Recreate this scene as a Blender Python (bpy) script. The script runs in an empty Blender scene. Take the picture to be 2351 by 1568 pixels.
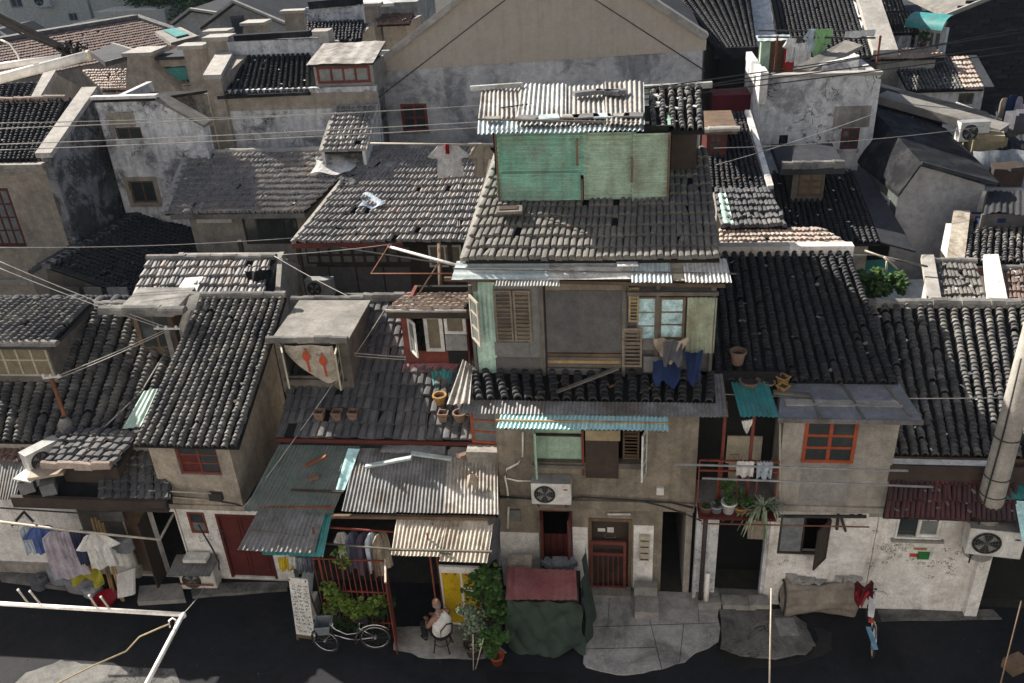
import bpy, bmesh, math, random
from mathutils import Vector as V, Matrix, Quaternion
random.seed(11)
RND = random.random
def U(a, b): return random.uniform(a, b)
sc = bpy.context.scene
COL = sc.collection
# ------------------------------------------------------------------ camera
PW, PH, PF, CH = 2351.0, 1568.0, 2000.0, 14.5          # survey units of the lens, camera height in metres
_up = V((-225, 3686, -2000)).normalized()               # world up seen by the camera (right, up, forward)
_fw = V((0, 0, 1)); _fh = (_fw - _up * _fw.dot(_up)).normalized()
_rt = _fh.cross(_up)
if _rt.x < 0: _rt = -_rt
_ps = math.radians(8.1)
_Y = _fh * math.cos(_ps) + _rt * math.sin(_ps)
_X = _rt * math.cos(_ps) - _fh * math.sin(_ps)
MW = Matrix((_X, _Y, _up))
CAM = V((0, 0, CH))
cd = bpy.data.cameras.new('camera'); cam = bpy.data.objects.new('camera', cd); COL.objects.link(cam)
R3 = Matrix((MW @ V((1, 0, 0)), MW @ V((0, 1, 0)), -(MW @ V((0, 0, 1))))).transposed()
cam.matrix_world = Matrix.Translation(CAM) @ R3.to_4x4()
cd.sensor_width = 36; cd.lens = 36 * PF / PW; cd.clip_end = 1000; cd.clip_start = .05
sc.camera = cam
# ------------------------------------------------------------------ world, sun, exposure
SUN_EL, SUN_AZ = math.radians(36), math.radians(60)     # azimuth measured from +Y (away from the camera) towards -X
wd = bpy.data.worlds.new('World'); sc.world = wd; wd.use_nodes = True
nt = wd.node_tree; bg = nt.nodes['Background']
sky = nt.nodes.new('ShaderNodeTexSky'); sky.sky_type = 'NISHITA'; sky.sun_disc = False
sky.sun_elevation = SUN_EL; sky.sun_rotation = -SUN_AZ; sky.air_density = 1.0; sky.dust_density = 2.5; sky.ozone_density = .8
nt.links.new(sky.outputs[0], bg.inputs[0]); bg.inputs[1].default_value = .058
sd = bpy.data.lights.new('sun', 'SUN'); sd.energy = 5.0; sd.angle = math.radians(.55); sd.color = (1, .93, .83)
sun = bpy.data.objects.new('sun', sd); COL.objects.link(sun)
sdir = V((-math.sin(SUN_AZ) * math.cos(SUN_EL), math.cos(SUN_AZ) * math.cos(SUN_EL), math.sin(SUN_EL)))
sun.rotation_euler = sdir.to_track_quat('Z', 'Y').to_euler(); sun.location = sdir * 60
sc.view_settings.view_transform = 'Standard'; sc.view_settings.look = 'None'
sc.view_settings.exposure = .88; sc.view_settings.gamma = 1
sc.render.engine = 'CYCLES'
sc.cycles.max_bounces = 6; sc.cycles.diffuse_bounces = 3; sc.cycles.glossy_bounces = 3; sc.cycles.transmission_bounces = 4
# ------------------------------------------------------------------ survey helpers
def ray(u, v): return MW @ V(((u - PW / 2) / PF, -(v - PH / 2) / PF, 1.0))
def P(u, v, y=None, z=None, x=None):
    d = ray(u, v)
    if y is not None: t = y / d.y
    elif z is not None: t = (z - CH) / d.z
    else: t = x / d.x
    return CAM + d * t
def proj(p):
    c = MW.transposed() @ (V(p) - CAM)
    return (PW / 2 + PF * c.x / c.z, PH / 2 - PF * c.y / c.z)
def inview(p):
    u, v = proj(p); return -30 < u < PW + 30 and -30 < v < PH + 30
# ------------------------------------------------------------------ object helpers
WL = {}
def wloc(o): return WL.get(o.name, V((0, 0, 0))) if o else V((0, 0, 0))
def tag(o, label=None, cat=None, group=None, kind=None):
    if label: o['label'] = label
    if cat: o['category'] = cat
    if group: o['group'] = group
    if kind: o['kind'] = kind
    return o
def thing(name, label, cat, loc, group=None):
    o = bpy.data.objects.new(name, None); COL.objects.link(o); o.location = loc
    o.empty_display_size = .2
    WL[o.name] = V(loc); return tag(o, label, cat, group)
def put(name, me, loc, parent=None, rot=None, scale=None):
    o = bpy.data.objects.new(name, me); COL.objects.link(o)
    if parent: o.parent = parent
    o.location = V(loc) - wloc(parent)
    if rot is not None: o.rotation_mode = 'QUATERNION'; o.rotation_quaternion = rot
    if scale is not None: o.scale = scale
    WL[o.name] = V(loc); return o
class MB:
    def __init__(s): s.v = []; s.f = []
    def add(s, vs, fs):
        n = len(s.v); s.v += [V(p) for p in vs]; s.f += [tuple(i + n for i in f) for f in fs]; return s
    def poly(s, *p): return s.add(p, [tuple(range(len(p)))])
    def box(s, c, sx, sy, sz, rz=0, R=None):
        R = R or Matrix.Rotation(rz, 3, 'Z'); c = V(c)
        vs = [c + R @ V((i * sx / 2, j * sy / 2, k * sz / 2)) for k in (-1, 1) for j in (-1, 1) for i in (-1, 1)]
        return s.add(vs, [(0, 2, 3, 1), (4, 5, 7, 6), (0, 1, 5, 4), (1, 3, 7, 5), (3, 2, 6, 7), (2, 0, 4, 6)])
    def bx(s, x0, x1, y0, y1, z0, z1): return s.box(((x0 + x1) / 2, (y0 + y1) / 2, (z0 + z1) / 2), x1 - x0, y1 - y0, z1 - z0)
    def slab(s, pts, d):
        pts = [V(p) for p in pts]; d = V(d); n = len(pts)
        s.add(pts + [p + d for p in pts], [tuple(range(n)), tuple(range(2 * n - 1, n - 1, -1))] + [(i, i + n, (i + 1) % n + n, (i + 1) % n) for i in range(n)]); return s
    def bar(s, a, b, w=.05, h=None, up=(0, 0, 1)):
        a, b = V(a), V(b); h = h or w; d = (b - a); L = d.length
        if L < 1e-6: return s
        d /= L; up = V(up)
        if abs(d.dot(up)) > .97: up = V((0, 1, 0)) if abs(d.y) < .9 else V((1, 0, 0))
        r = d.cross(up).normalized(); u = r.cross(d)
        R = Matrix((r, d, u)).transposed(); return s.box((a + b) / 2, w, L, h, R=R)
    def tube(s, path, r, n=6, close=False):
        path = [V(p) for p in path]; rs = r if isinstance(r, (list, tuple)) else [r] * len(path)
        rings = []; m = len(path); base = len(s.v); up = V((0, 0, 1))
        for i, p in enumerate(path):
            d = (path[(i + 1) % m] - path[i - 1]) if close else path[min(i + 1, m - 1)] - path[max(i - 1, 0)]
            d = d.normalized() if d.length > 1e-9 else V((0, 0, 1))
            q = up if abs(d.dot(up)) < .95 else V((1, 0, 0))
            a = d.cross(q).normalized(); b = d.cross(a)
            s.v += [p + (a * math.cos(t) + b * math.sin(t)) * rs[i] for t in [2 * math.pi * k / n for k in range(n)]]
        seg = m if close else m - 1
        for i in range(seg):
            for k in range(n):
                i0, i1 = base + i * n, base + ((i + 1) % m) * n
                s.f.append((i0 + k, i0 + (k + 1) % n, i1 + (k + 1) % n, i1 + k))
        if not close: s.f.append(tuple(base + k for k in range(n))); s.f.append(tuple(base + (m - 1) * n + k for k in range(n)))
        return s
    def lathe(s, c, prof, n=12):
        c = V(c); base = len(s.v)
        for r, z in prof: s.v += [c + V((r * math.cos(2 * math.pi * k / n), r * math.sin(2 * math.pi * k / n), z)) for k in range(n)]
        for i in range(len(prof) - 1):
            for k in range(n): s.f.append((base + i * n + k, base + i * n + (k + 1) % n, base + (i + 1) * n + (k + 1) % n, base + (i + 1) * n + k))
        return s
    def grid(s, fn, nu, nv):
        base = len(s.v)
        s.v += [V(fn(i / nu, j / nv)) for j in range(nv + 1) for i in range(nu + 1)]
        s.f += [(base + j * (nu + 1) + i, base + j * (nu + 1) + i + 1, base + (j + 1) * (nu + 1) + i + 1, base + (j + 1) * (nu + 1) + i) for j in range(nv) for i in range(nu)]
        return s
    def mesh(s, name, mat, smooth=False, off=V((0, 0, 0))):
        me = bpy.data.meshes.new(name); me.from_pydata([p - off for p in s.v], [], s.f); me.update()
        bm = bmesh.new(); bm.from_mesh(me); bmesh.ops.recalc_face_normals(bm, faces=bm.faces); bm.to_mesh(me); bm.free()
        if mat: me.materials.append(M[mat] if isinstance(mat, str) else mat)
        if smooth:
            me.polygons.foreach_set('use_smooth', [True] * len(me.polygons))
        return me
    def build(s, name, mat, parent=None, smooth=False, label=None, cat=None, group=None, kind=None):
        lo = V((min(p.x for p in s.v), min(p.y for p in s.v), min(p.z for p in s.v))); hi = V((max(p.x for p in s.v), max(p.y for p in s.v), max(p.z for p in s.v)))
        c = (lo + hi) / 2; c.z = lo.z
        o = put(name, s.mesh(name, mat, smooth, c), c, parent)
        return tag(o, label, cat, group, kind)
# ------------------------------------------------------------------ materials
M = {}
def mk(name, c1, c2=None, sc1=1.5, rough=.85, bump=.0, bsc=25, dirt=None, damt=.5, dsc=.8, streak=None, samt=.5, vein=None, vsc=2.2, vth=.012,
       rnd=0., metal=0., alpha=None, spec=.4, detail=5, coat=0, trans=0, grain=.22, sharp=None):
    m = bpy.data.materials.new(name); m.use_nodes = True; n = m.node_tree.nodes; L = m.node_tree.links
    b = n['Principled BSDF']; b.inputs['Roughness'].default_value = rough; b.inputs['Metallic'].default_value = metal
    b.inputs['Specular IOR Level'].default_value = spec
    geo = n.new('ShaderNodeNewGeometry'); pos = geo.outputs['Position']
    def noise(scale, det=4, vec=None, dist=0, rg=.55):
        t = n.new('ShaderNodeTexNoise'); t.inputs['Scale'].default_value = scale; t.inputs['Detail'].default_value = det
        t.inputs['Roughness'].default_value = rg; t.inputs['Distortion'].default_value = dist
        L.new(vec or pos, t.inputs['Vector']); return t.outputs['Fac']
    def ramp(x, a, bb):
        r = n.new('ShaderNodeMapRange'); r.inputs['From Min'].default_value = a; r.inputs['From Max'].default_value = bb; L.new(x, r.inputs['Value']); return r.outputs[0]
    def mix(fac, a, bcol, mode='MIX'):
        x = n.new('ShaderNodeMix'); x.data_type = 'RGBA'; x.blend_type = mode
        if isinstance(fac, float): x.inputs[0].default_value = fac
        else: L.new(fac, x.inputs[0])
        for i, cc in ((6, a), (7, bcol)):
            if isinstance(cc, tuple): x.inputs[i].default_value = (*cc, 1)
            else: L.new(cc, x.inputs[i])
        return x.outputs[2]
    def mul(a, k):
        x = n.new('ShaderNodeMath'); x.operation = 'MULTIPLY'; L.new(a, x.inputs[0]); x.inputs[1].default_value = k; x.use_clamp = True; return x.outputs[0]
    if isinstance(c1, list):
        oi = n.new('ShaderNodeObjectInfo'); ad = n.new('ShaderNodeMath'); L.new(oi.outputs['Random'], ad.inputs[0]); L.new(geo.outputs['Random Per Island'], ad.inputs[1])
        fr = n.new('ShaderNodeMath'); fr.operation = 'FRACT'; L.new(ad.outputs[0], fr.inputs[0])
        cr = n.new('ShaderNodeValToRGB'); cr.color_ramp.interpolation = 'LINEAR'
        e = cr.color_ramp.elements
        while len(e) < len(c1): e.new(.5)
        for i, cc in enumerate(c1): e[i].position = i / (len(c1) - 1); e[i].color = (*cc, 1)
        L.new(fr.outputs[0], cr.inputs[0]); col = cr.outputs[0]
    else: col = c1
    if c2: col = mix(ramp(noise(sc1, detail), .38, .64), col, c2)
    if dirt: col = mix(mul(ramp(noise(dsc, 8, None, .6, .68), *(sharp or (.46, .66))), damt), col, dirt)
    if streak:
        mp = n.new('ShaderNodeVectorMath'); mp.operation = 'MULTIPLY'; L.new(pos, mp.inputs[0]); mp.inputs[1].default_value = (5, 5, .45)
        col = mix(mul(ramp(noise(1.0, 4, mp.outputs[0], .3), .45, .75), samt), col, streak)
    if vein:
        t = noise(vsc, 6, None, .9, .6); sb = n.new('ShaderNodeMath'); sb.operation = 'SUBTRACT'; L.new(t, sb.inputs[0]); sb.inputs[1].default_value = .5
        ab = n.new('ShaderNodeMath'); ab.operation = 'ABSOLUTE'; L.new(sb.outputs[0], ab.inputs[0])
        r = ramp(ab.outputs[0], vth, vth * .3); msk = n.new('ShaderNodeMath'); msk.operation = 'MULTIPLY'; L.new(r, msk.inputs[0]); L.new(ramp(noise(.9, 2), .45, .6), msk.inputs[1])
        col = mix(msk.outputs[0], col, vein)
    if rnd:
        oi = n.new('ShaderNodeObjectInfo'); hv = n.new('ShaderNodeHueSaturation'); r = n.new('ShaderNodeMapRange'); L.new(oi.outputs['Random'], r.inputs[0])
        r.inputs['To Min'].default_value = 1 - rnd; r.inputs['To Max'].default_value = 1 + rnd; L.new(r.outputs[0], hv.inputs['Value'])
        if isinstance(col, tuple): hv.inputs['Color'].default_value = (*col, 1)
        else: L.new(col, hv.inputs['Color'])
        col = hv.outputs[0]
    if grain:
        for gs, ga in ((4.5, grain), (26, grain * .8)):
            r = n.new('ShaderNodeMapRange'); L.new(noise(gs, 6, None, .3, .68), r.inputs[0]); r.inputs['From Min'].default_value = .32; r.inputs['From Max'].default_value = .68; r.inputs['To Min'].default_value = 1 - ga; r.inputs['To Max'].default_value = 1 + ga
            col = mix(1.0, col, r.outputs[0], 'MULTIPLY')
    if isinstance(col, tuple): b.inputs['Base Color'].default_value = (*col, 1)
    else: L.new(col, b.inputs['Base Color'])
    if bump:
        bp = n.new('ShaderNodeBump'); bp.inputs['Strength'].default_value = bump; bp.inputs['Distance'].default_value = .02; L.new(noise(bsc, 5), bp.inputs['Height']); L.new(bp.outputs[0], b.inputs['Normal'])
    if alpha is not None: b.inputs['Alpha'].default_value = alpha
    if trans: b.inputs['Transmission Weight'].default_value = trans
    if coat: b.inputs['Coat Weight'].default_value = coat
    M[name] = m; return m
# walls
mk('beige_render', (.40, .35, .285), (.335, .293, .24), 1.1, .9, .15, 40, dirt=(.12, .105, .09), damt=.5, streak=(.11, .1, .09), samt=.35)
mk('grey_render', (.36, .335, .297), (.30, .28, .25), 1.2, .9, .15, 40, dirt=(.1, .095, .088), damt=.5, streak=(.1, .095, .09), samt=.4)
mk('brown_render', (.275, .238, .186), (.215, .187, .147), 1.0, .9, .2, 30, dirt=(.08, .07, .06), damt=.6, streak=(.085, .075, .065), samt=.5)
mk('gable_render', (.5, .445, .375), (.46, .41, .345), .5, .9, .05, 30, streak=(.27, .245, .215), samt=.3, grain=.09)
mk('stained_white', (.72, .72, .725), (.56, .565, .58), .7, .92, .3, 18, dirt=(.12, .125, .14), damt=.8, dsc=.9, streak=(.16, .165, .18), samt=.55, vein=(.05, .05, .055), vsc=1.8, vth=.014, sharp=(.52, .62))
mk('cracked_white', (.72, .715, .71), (.6, .6, .605), .8, .92, .3, 18, dirt=(.2, .2, .205), damt=.75, dsc=1.0, streak=(.25, .25, .25), samt=.35, vein=(.055, .052, .05), vsc=1.5, vth=.02, sharp=(.5, .6))
mk('gable_plinth', (.55, .555, .57), (.36, .365, .38), .5, .92, .2, 18, dirt=(.12, .125, .14), damt=.7, dsc=.7, streak=(.5, .505, .515), samt=.55, sharp=(.5, .6))
mk('black_mould', (.34, .345, .36), (.08, .082, .092), .45, .92, .3, 16, dirt=(.04, .041, .046), damt=.85, dsc=.8, vein=(.42, .42, .43), vsc=3, vth=.012, sharp=(.46, .54))
mk('whitewash', (.80, .78, .75), (.71, .69, .66), 1.3, .9, .12, 30, dirt=(.34, .30, .255), damt=.6, dsc=1.2, streak=(.40, .35, .3), samt=.5, sharp=(.52, .66))
mk('white_paint', (.78, .77, .75), (.70, .69, .67), 1.6, .8, .05, 30, dirt=(.35, .32, .29), damt=.4, dsc=1.6)
mk('grey_wall', (.40, .40, .415), (.34, .34, .355), 1.2, .92, .35, 14, dirt=(.15, .15, .16), damt=.4)
mk('concrete', (.30, .29, .27), (.23, .22, .21), 1.4, .9, .25, 30, dirt=(.12, .115, .11), damt=.6)
mk('coping', (.43, .405, .365), (.36, .34, .31), 1.4, .9, .15, 30, dirt=(.2, .19, .18), damt=.4, rnd=.08)
mk('brick', [(.20, .09, .06), (.25, .12, .085), (.16, .07, .05)], None, 3, .9, .3, 40)
mk('shade_brick', [(.018, .018, .022), (.032, .031, .034), (.014, .014, .017), (.045, .043, .043)], None, 3, .9, .3, 40)  # near-black: the wall's shade is put into the brick colour
# roofs
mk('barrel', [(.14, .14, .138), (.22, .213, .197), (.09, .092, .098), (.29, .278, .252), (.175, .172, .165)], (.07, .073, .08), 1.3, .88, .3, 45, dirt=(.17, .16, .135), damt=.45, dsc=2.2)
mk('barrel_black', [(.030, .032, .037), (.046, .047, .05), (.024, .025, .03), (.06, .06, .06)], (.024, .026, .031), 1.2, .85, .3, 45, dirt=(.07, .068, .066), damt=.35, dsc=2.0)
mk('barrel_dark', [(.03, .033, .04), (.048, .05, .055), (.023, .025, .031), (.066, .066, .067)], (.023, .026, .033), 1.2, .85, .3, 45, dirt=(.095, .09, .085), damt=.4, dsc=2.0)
mk('flat_tile', [(.33, .315, .30), (.39, .365, .34), (.29, .28, .272), (.40, .335, .295), (.35, .34, .33), (.43, .41, .385)], (.27, .263, .257), .8, .88, .15, 40, dirt=(.14, .14, .145), damt=.35, dsc=1.5)
mk('grey_tile', [(.17, .16, .143), (.22, .206, .184), (.14, .132, .121), (.195, .182, .163)], (.125, .12, .113), .9, .9, .15, 40, dirt=(.11, .11, .11), damt=.35, dsc=1.5)
mk('slate_tile', [(.085, .088, .096), (.125, .125, .128), (.062, .065, .073), (.17, .163, .157), (.105, .105, .108)], (.065, .068, .077), .9, .85, .15, 40, dirt=(.08, .08, .085), damt=.4, dsc=1.8)
mk('red_tile', [(.20, .125, .10), (.235, .15, .122), (.175, .112, .092), (.22, .155, .132)], (.16, .115, .10), .9, .88, .2, 40, dirt=(.08, .07, .065), damt=.4)
mk('pink_tile', [(.40, .32, .27), (.45, .37, .315), (.36, .27, .22), (.43, .385, .35)], (.3, .25, .215), .9, .88, .2, 40)
mk('maroon_tile', [(.10, .035, .035), (.13, .05, .048), (.08, .03, .032)], (.06, .03, .03), 1.2, .55, .1, 40, dirt=(.04, .035, .035), damt=.6, dsc=1.5)
mk('ridge_cap', (.235, .225, .205), (.15, .145, .138), 2, .9, .3, 30, dirt=(.07, .07, .07), damt=.6, dsc=2, rnd=.18)
mk('ridge_cap_pink', (.36, .27, .22), (.28, .22, .185), 2, .9, .3, 30, rnd=.15)
mk('deck_and_shade', (.012, .012, .012), (.008, .008, .008), 2, .95)  # near-black: roof decking, also the shade of tile gaps and rooms as colour
mk('tar', (.010, .011, .014), (.018, .019, .022), .9, .75, .25, 20, dirt=(.11, .11, .11), damt=.35, dsc=1.3, spec=.1)  # tone lowered to carry the shade on the right-hand tar roof
mk('felt', (.055, .058, .066), (.038, .041, .048), .7, .8, .2, 14, dirt=(.05, .052, .058), damt=.5, dsc=1.0, spec=.15)
mk('lead_felt', (.22, .226, .242), (.17, .176, .19), .7, .7, .15, 14, dirt=(.09, .093, .1), damt=.5, dsc=1.0)
mk('pale_felt', (.26, .243, .218), (.175, .166, .152), 1.0, .9, .2, 20, dirt=(.12, .115, .11), damt=.4)
# metal sheets
mk('zinc', (.21, .212, .214), (.15, .15, .15), 1.6, .6, .06, 30, dirt=(.10, .075, .055), damt=.7, dsc=1.3, metal=.15, rnd=.16, sharp=(.48, .62), grain=.3)
mk('pale_zinc', (.40, .385, .355), (.30, .285, .26), 1.5, .6, .06, 30, dirt=(.16, .12, .085), damt=.7, dsc=1.6, metal=.05, rnd=.14, sharp=(.48, .62), grain=.3)
mk('cream_sheet', (.50, .45, .365), (.41, .365, .30), 1.4, .6, .05, 30, dirt=(.18, .125, .08), damt=.7, dsc=1.8, sharp=(.5, .62), grain=.3)
mk('white_sheet', (.52, .52, .5), (.38, .385, .375), 1.4, .6, .06, 30, dirt=(.2, .17, .145), damt=.7, dsc=1.5, rnd=.14, sharp=(.5, .62), grain=.3)
mk('blue_white_sheet', (.50, .575, .58), (.40, .48, .49), 1.2, .5, .05, 30, dirt=(.25, .25, .24), damt=.4, dsc=2)
mk('teal_sheet', (.045, .245, .235), (.06, .29, .285), 1.2, .5, .05, 30, dirt=(.09, .13, .125), damt=.45, dsc=1.6)
mk('aqua_sheet', (.46, .74, .75), (.50, .77, .78), 1.5, .5, .05, 30, dirt=(.15, .22, .22), damt=.35, dsc=2)
mk('mint_sheet', (.46, .62, .54), (.42, .58, .50), 1.4, .55, .05, 30, dirt=(.22, .28, .24), damt=.4, dsc=1.5)
mk('shed_green', (.20, .44, .345), (.30, .50, .41), .8, .6, .08, 30, dirt=(.26, .33, .27), damt=.6, dsc=1.0, streak=(.14, .10, .06), samt=.5, rnd=.16, sharp=(.48, .58))
mk('shed_olive', (.38, .50, .39), (.34, .47, .37), .9, .6, .08, 30, dirt=(.2, .19, .145), damt=.5, dsc=1.2, streak=(.15, .11, .06), samt=.5, rnd=.14)
mk('moss_sheet', (.085, .12, .112), (.11, .13, .12), 1.0, .6, .1, 30, dirt=(.15, .14, .125), damt=.5, dsc=1.6, streak=(.2, .19, .17), samt=.2)
mk('ochre_sheet', (.27, .275, .19), (.33, .37, .28), 1.5, .7, .1, 30, dirt=(.15, .13, .09), damt=.5, dsc=2.5)
mk('maroon_sheet', (.27, .085, .09), (.32, .13, .135), 1.3, .5, .05, 30, dirt=(.24, .17, .16), damt=.4, dsc=2.5)
# wood, paint, cloth ...
mk('wood', (.16, .105, .065), (.11, .072, .046), 3, .8, .2, 60, dirt=(.06, .045, .035), damt=.5, rnd=.15)
mk('grey_wood', (.16, .145, .125), (.12, .108, .094), 3, .88, .2, 60, dirt=(.065, .06, .055), damt=.5, rnd=.12)
mk('dark_wood', (.055, .038, .03), (.038, .028, .023), 3, .8, .15, 60)
mk('bamboo', (.40, .28, .14), (.32, .21, .1), 4, .6, .1, 60, rnd=.15)
mk('pale_pole', (.50, .44, .35), (.42, .37, .30), 5, .6, .1, 60)
mk('red_wood', (.20, .045, .03), (.15, .035, .026), 3, .65, .1, 60, dirt=(.08, .035, .03), damt=.4)
mk('maroon_door', (.105, .022, .018), (.08, .018, .016), 2.5, .5, .08, 60)
mk('orange_paint', (.36, .075, .03), (.30, .06, .026), 3, .55, .08, 60, dirt=(.16, .05, .03), damt=.4)
mk('red_iron', (.24, .05, .03), (.17, .04, .026), 5, .6, .1, 60, dirt=(.09, .045, .03), damt=.5)
mk('rust', (.22, .08, .035), (.14, .055, .03), 6, .8, .2, 60)
mk('cream_paint', (.47, .43, .34), (.40, .36, .28), 3, .65, .05, 60, dirt=(.22, .19, .15), damt=.4)
mk('white_frame', (.72, .72, .70), (.66, .66, .64), 3, .45, .02, 60)
mk('mint_paint', (.36, .50, .40), (.32, .45, .36), 2, .6, .03, 60)
mk('sky_pane', (.52, .74, .78), (.45, .68, .73), 2.5, .35, .02, 60, dirt=(.10, .13, .13), damt=.7, dsc=5)
mk('glass', (.035, .042, .045), (.05, .06, .062), .8, .08, spec=.6)
mk('pale_glass', (.20, .215, .21), (.15, .165, .165), 1.2, .15, spec=.6)
mk('tan_glass', (.22, .19, .13), (.17, .145, .1), 1.0, .25, spec=.5)
mk('dark_board', (.105, .102, .104), (.085, .084, .087), 1.5, .75, .08, 30, dirt=(.10, .095, .09), damt=.5, dsc=2)
mk('grey_board', (.19, .186, .184), (.155, .152, .151), 1.5, .75, .08, 30, dirt=(.08, .075, .07), damt=.5, dsc=2)
mk('shutter', (.26, .215, .168), (.2, .168, .13), 3, .85, .1, 60, dirt=(.08, .065, .05), damt=.5)
mk('black', (.012, .012, .013), None, 2, .7); mk('cable', (.028, .028, .03), None, 2, .7); mk('pale_cable', (.42, .40, .37), None, 2, .7)
mk('iron', (.03, .028, .028), (.05, .04, .035), 6, .6)
mk('white_pipe', (.82, .79, .74), (.76, .72, .66), 4, .4, .02, 60)
mk('ac_white', (.66, .655, .63), (.6, .595, .57), 2.5, .45, dirt=(.36, .33, .28), damt=.35, dsc=3); mk('ac_grey', (.30, .30, .295), (.26, .26, .255), 3, .5); mk('grille', (.10, .098, .094), None, 2, .6)
mk('chrome', (.62, .62, .62), None, 2, .25, metal=.9); mk('rubber', (.02, .02, .022), None, 2, .7)
mk('pole_concrete', (.36, .34, .305), (.31, .295, .265), 1.2, .85, .1, 40, dirt=(.2, .185, .165), damt=.5, streak=(.2, .185, .17), samt=.3)
for nm, cc in dict(cloth_white=(.72, .71, .69), cloth_blue=(.075, .125, .33), cloth_lilac=(.42, .38, .44), cloth_pale=(.48, .55, .63), cloth_beige=(.42, .35, .27), cloth_grey=(.10, .10, .115), cloth_navy=(.035, .04, .09), cloth_slate=(.12, .13, .19), cloth_plum=(.10, .08, .125), cloth_yellow=(.55, .42, .02), cloth_lime=(.34, .31, .025), cloth_red=(.42, .02, .02), cloth_green=(.25, .45, .2), cloth_crimson=(.10, .008, .016), cloth_orange=(.4, .18, .04), cloth_teal=(.05, .28, .32), tarp_blue=(.011, .028, .095), tarp_green=(.035, .055, .042), tarp_brown=(.27, .235, .195), paper=(.70, .69, .66), yellow_panel=(.58, .40, .015), skin=(.36, .2, .13), plastic_red=(.30, .006, .018), plastic_grey=(.22, .25, .28), lantern=(.55, .10, .04), ink=(.2, .2, .2), terracotta=(.21, .135, .10), pot_dark=(.075, .055, .045), pot_grey=(.27, .31, .35), ochre_pot=(.36, .21, .07), dirt=(.05, .04, .03), sky_blue=(.16, .36, .52), sign_red=(.45, .06, .03), sign_green=(.03, .2, .05), straw=(.34, .28, .17), marble=(.58, .57, .55), blockgrey=(.2, .2, .21)).items():
    mk(nm, cc, tuple(x * .78 for x in cc), 3, .85 if 'plastic' not in nm and 'panel' not in nm else .35, .06, 60)
mk('plastic_film', (.30, .32, .34), (.2, .22, .24), 2.5, .25, .3, 14, dirt=(.12, .13, .14), damt=.5)
mk('leaf', [(.035, .085, .018), (.055, .12, .025), (.025, .06, .015), (.09, .16, .03)], None, 2, .6, spec=.3)
mk('leaf_dark', [(.02, .05, .016), (.035, .075, .02), (.015, .038, .014)], None, 2, .55, spec=.3)
mk('leaf_lime', [(.14, .22, .03), (.09, .17, .025), (.2, .26, .05), (.06, .13, .02)], None, 2, .6, spec=.3)
mk('leaf_silver', [(.10, .15, .10), (.28, .33, .22), (.07, .12, .06)], None, 2, .6, spec=.3)
mk('bark', (.07, .052, .038), (.05, .038, .03), 8, .95, .4, 30)
# ground
mk('asphalt', (.0145, .0155, .0195), (.021, .022, .026), .6, .75, .35, 60, dirt=(.008, .0085, .0105), damt=.7, dsc=.6, sharp=(.48, .62), spec=.2)
mk('pavement', (.40, .395, .38), (.31, .305, .295), .8, .9, .2, 40, dirt=(.07, .07, .068), damt=.7, dsc=.9)
mk('pavement_dark', (.19, .186, .176), (.13, .128, .122), .9, .9, .25, 40, dirt=(.03, .03, .03), damt=.8, dsc=1.1, vein=(.02, .02, .02), vsc=1.5)
mk('wet', (.012, .012, .013), (.017, .017, .019), 1.5, .35); mk('soil', (.05, .047, .043), (.035, .033, .03), .5, .95, .3, 20)
mk('block', (.74, .67, .55), (.68, .62, .51), .06, .9, streak=(.4, .38, .34), samt=.3); mk('far_grey', (.30, .30, .30), (.25, .25, .25), .2, .9)
mk('tri_stone', (.42, .405, .38), (.34, .33, .31), .8, .9, .2, 14, dirt=(.12, .115, .11), damt=.5)
# ------------------------------------------------------------------ tile and sheet builders
def barrel_mesh(var):
    mb = MB(); n = 6; L = 1.55; r = random.Random(var)
    def ring(y, lift, k, foot=True):
        o = [(-.29 * k * math.cos(math.pi * i / n), y, .33 * k * math.sin(math.pi * i / n) + .06 + lift) for i in range(n + 1)]
        return [(o[0][0], y, -.05)] + o + [(o[-1][0], y, -.05)]
    y0 = r.uniform(-.12, .12); a0, a1, a2 = ring(y0, .25, 1.05), ring(L, -.05, .9), ring(y0 + .02, .04, .95)
    k = n + 3; vs = a0 + a1 + a0 + a2; fs = []
    for i in range(k - 1): fs += [(i, i + 1, k + i + 1, k + i), (2 * k + i, 3 * k + i, 3 * k + i + 1, 2 * k + i + 1)]
    mb.add(vs, fs); return mb
def flat_mesh(var, roll=.16, lift=.25, two=False):
    mb = MB(); xs = (0.0, .1, .3, .6, .78, .86, 1.0); zs = (0.0, .55, .9, 1, .9, 0, 0)
    if two: xs = (0.0, .12, .4, .52, .6, .68, .74, .82, .88, .94, 1.0); zs = (0, .6, 1, .9, .0, .0, .65, .9, .8, 0, 0)
    r = random.Random(var); e = r.uniform(-.03, .03)
    a = [(x, -.04 + e, z * roll + lift) for x, z in zip(xs, zs)]; b = [(x, 1.06, z * roll + .01) for x, z in zip(xs, zs)]
    c = [(x, -.04 + e, z * roll * .2 - .02) for x, z in zip(xs, zs)]; n = len(xs)
    mb.add(a + b + c, [(i, i + 1, n + i + 1, n + i) for i in range(n - 1)] + [(i, 2 * n + i, 2 * n + i + 1, i + 1) for i in range(n - 1)]); return mb
TM = {}
def tile_meshes(kind, mat):
    if (kind, mat) not in TM:
        TM[kind, mat] = [((barrel_mesh(i) if kind == 'barrel' else flat_mesh(i, two=(kind == 'flat2'))), None) for i in range(4)]
        TM[kind, mat] = [(b, b.mesh(kind + '_tile', mat, kind == 'barrel')) for b, _ in TM[kind, mat]]
    return TM[kind, mat]
def bil(c, s, t):  # c = TL, TR, BR, BL ; s left-right, t bottom-top
    return (c[3] * (1 - s) + c[2] * s) * (1 - t) + (c[0] * (1 - s) + c[1] * s) * t
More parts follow.
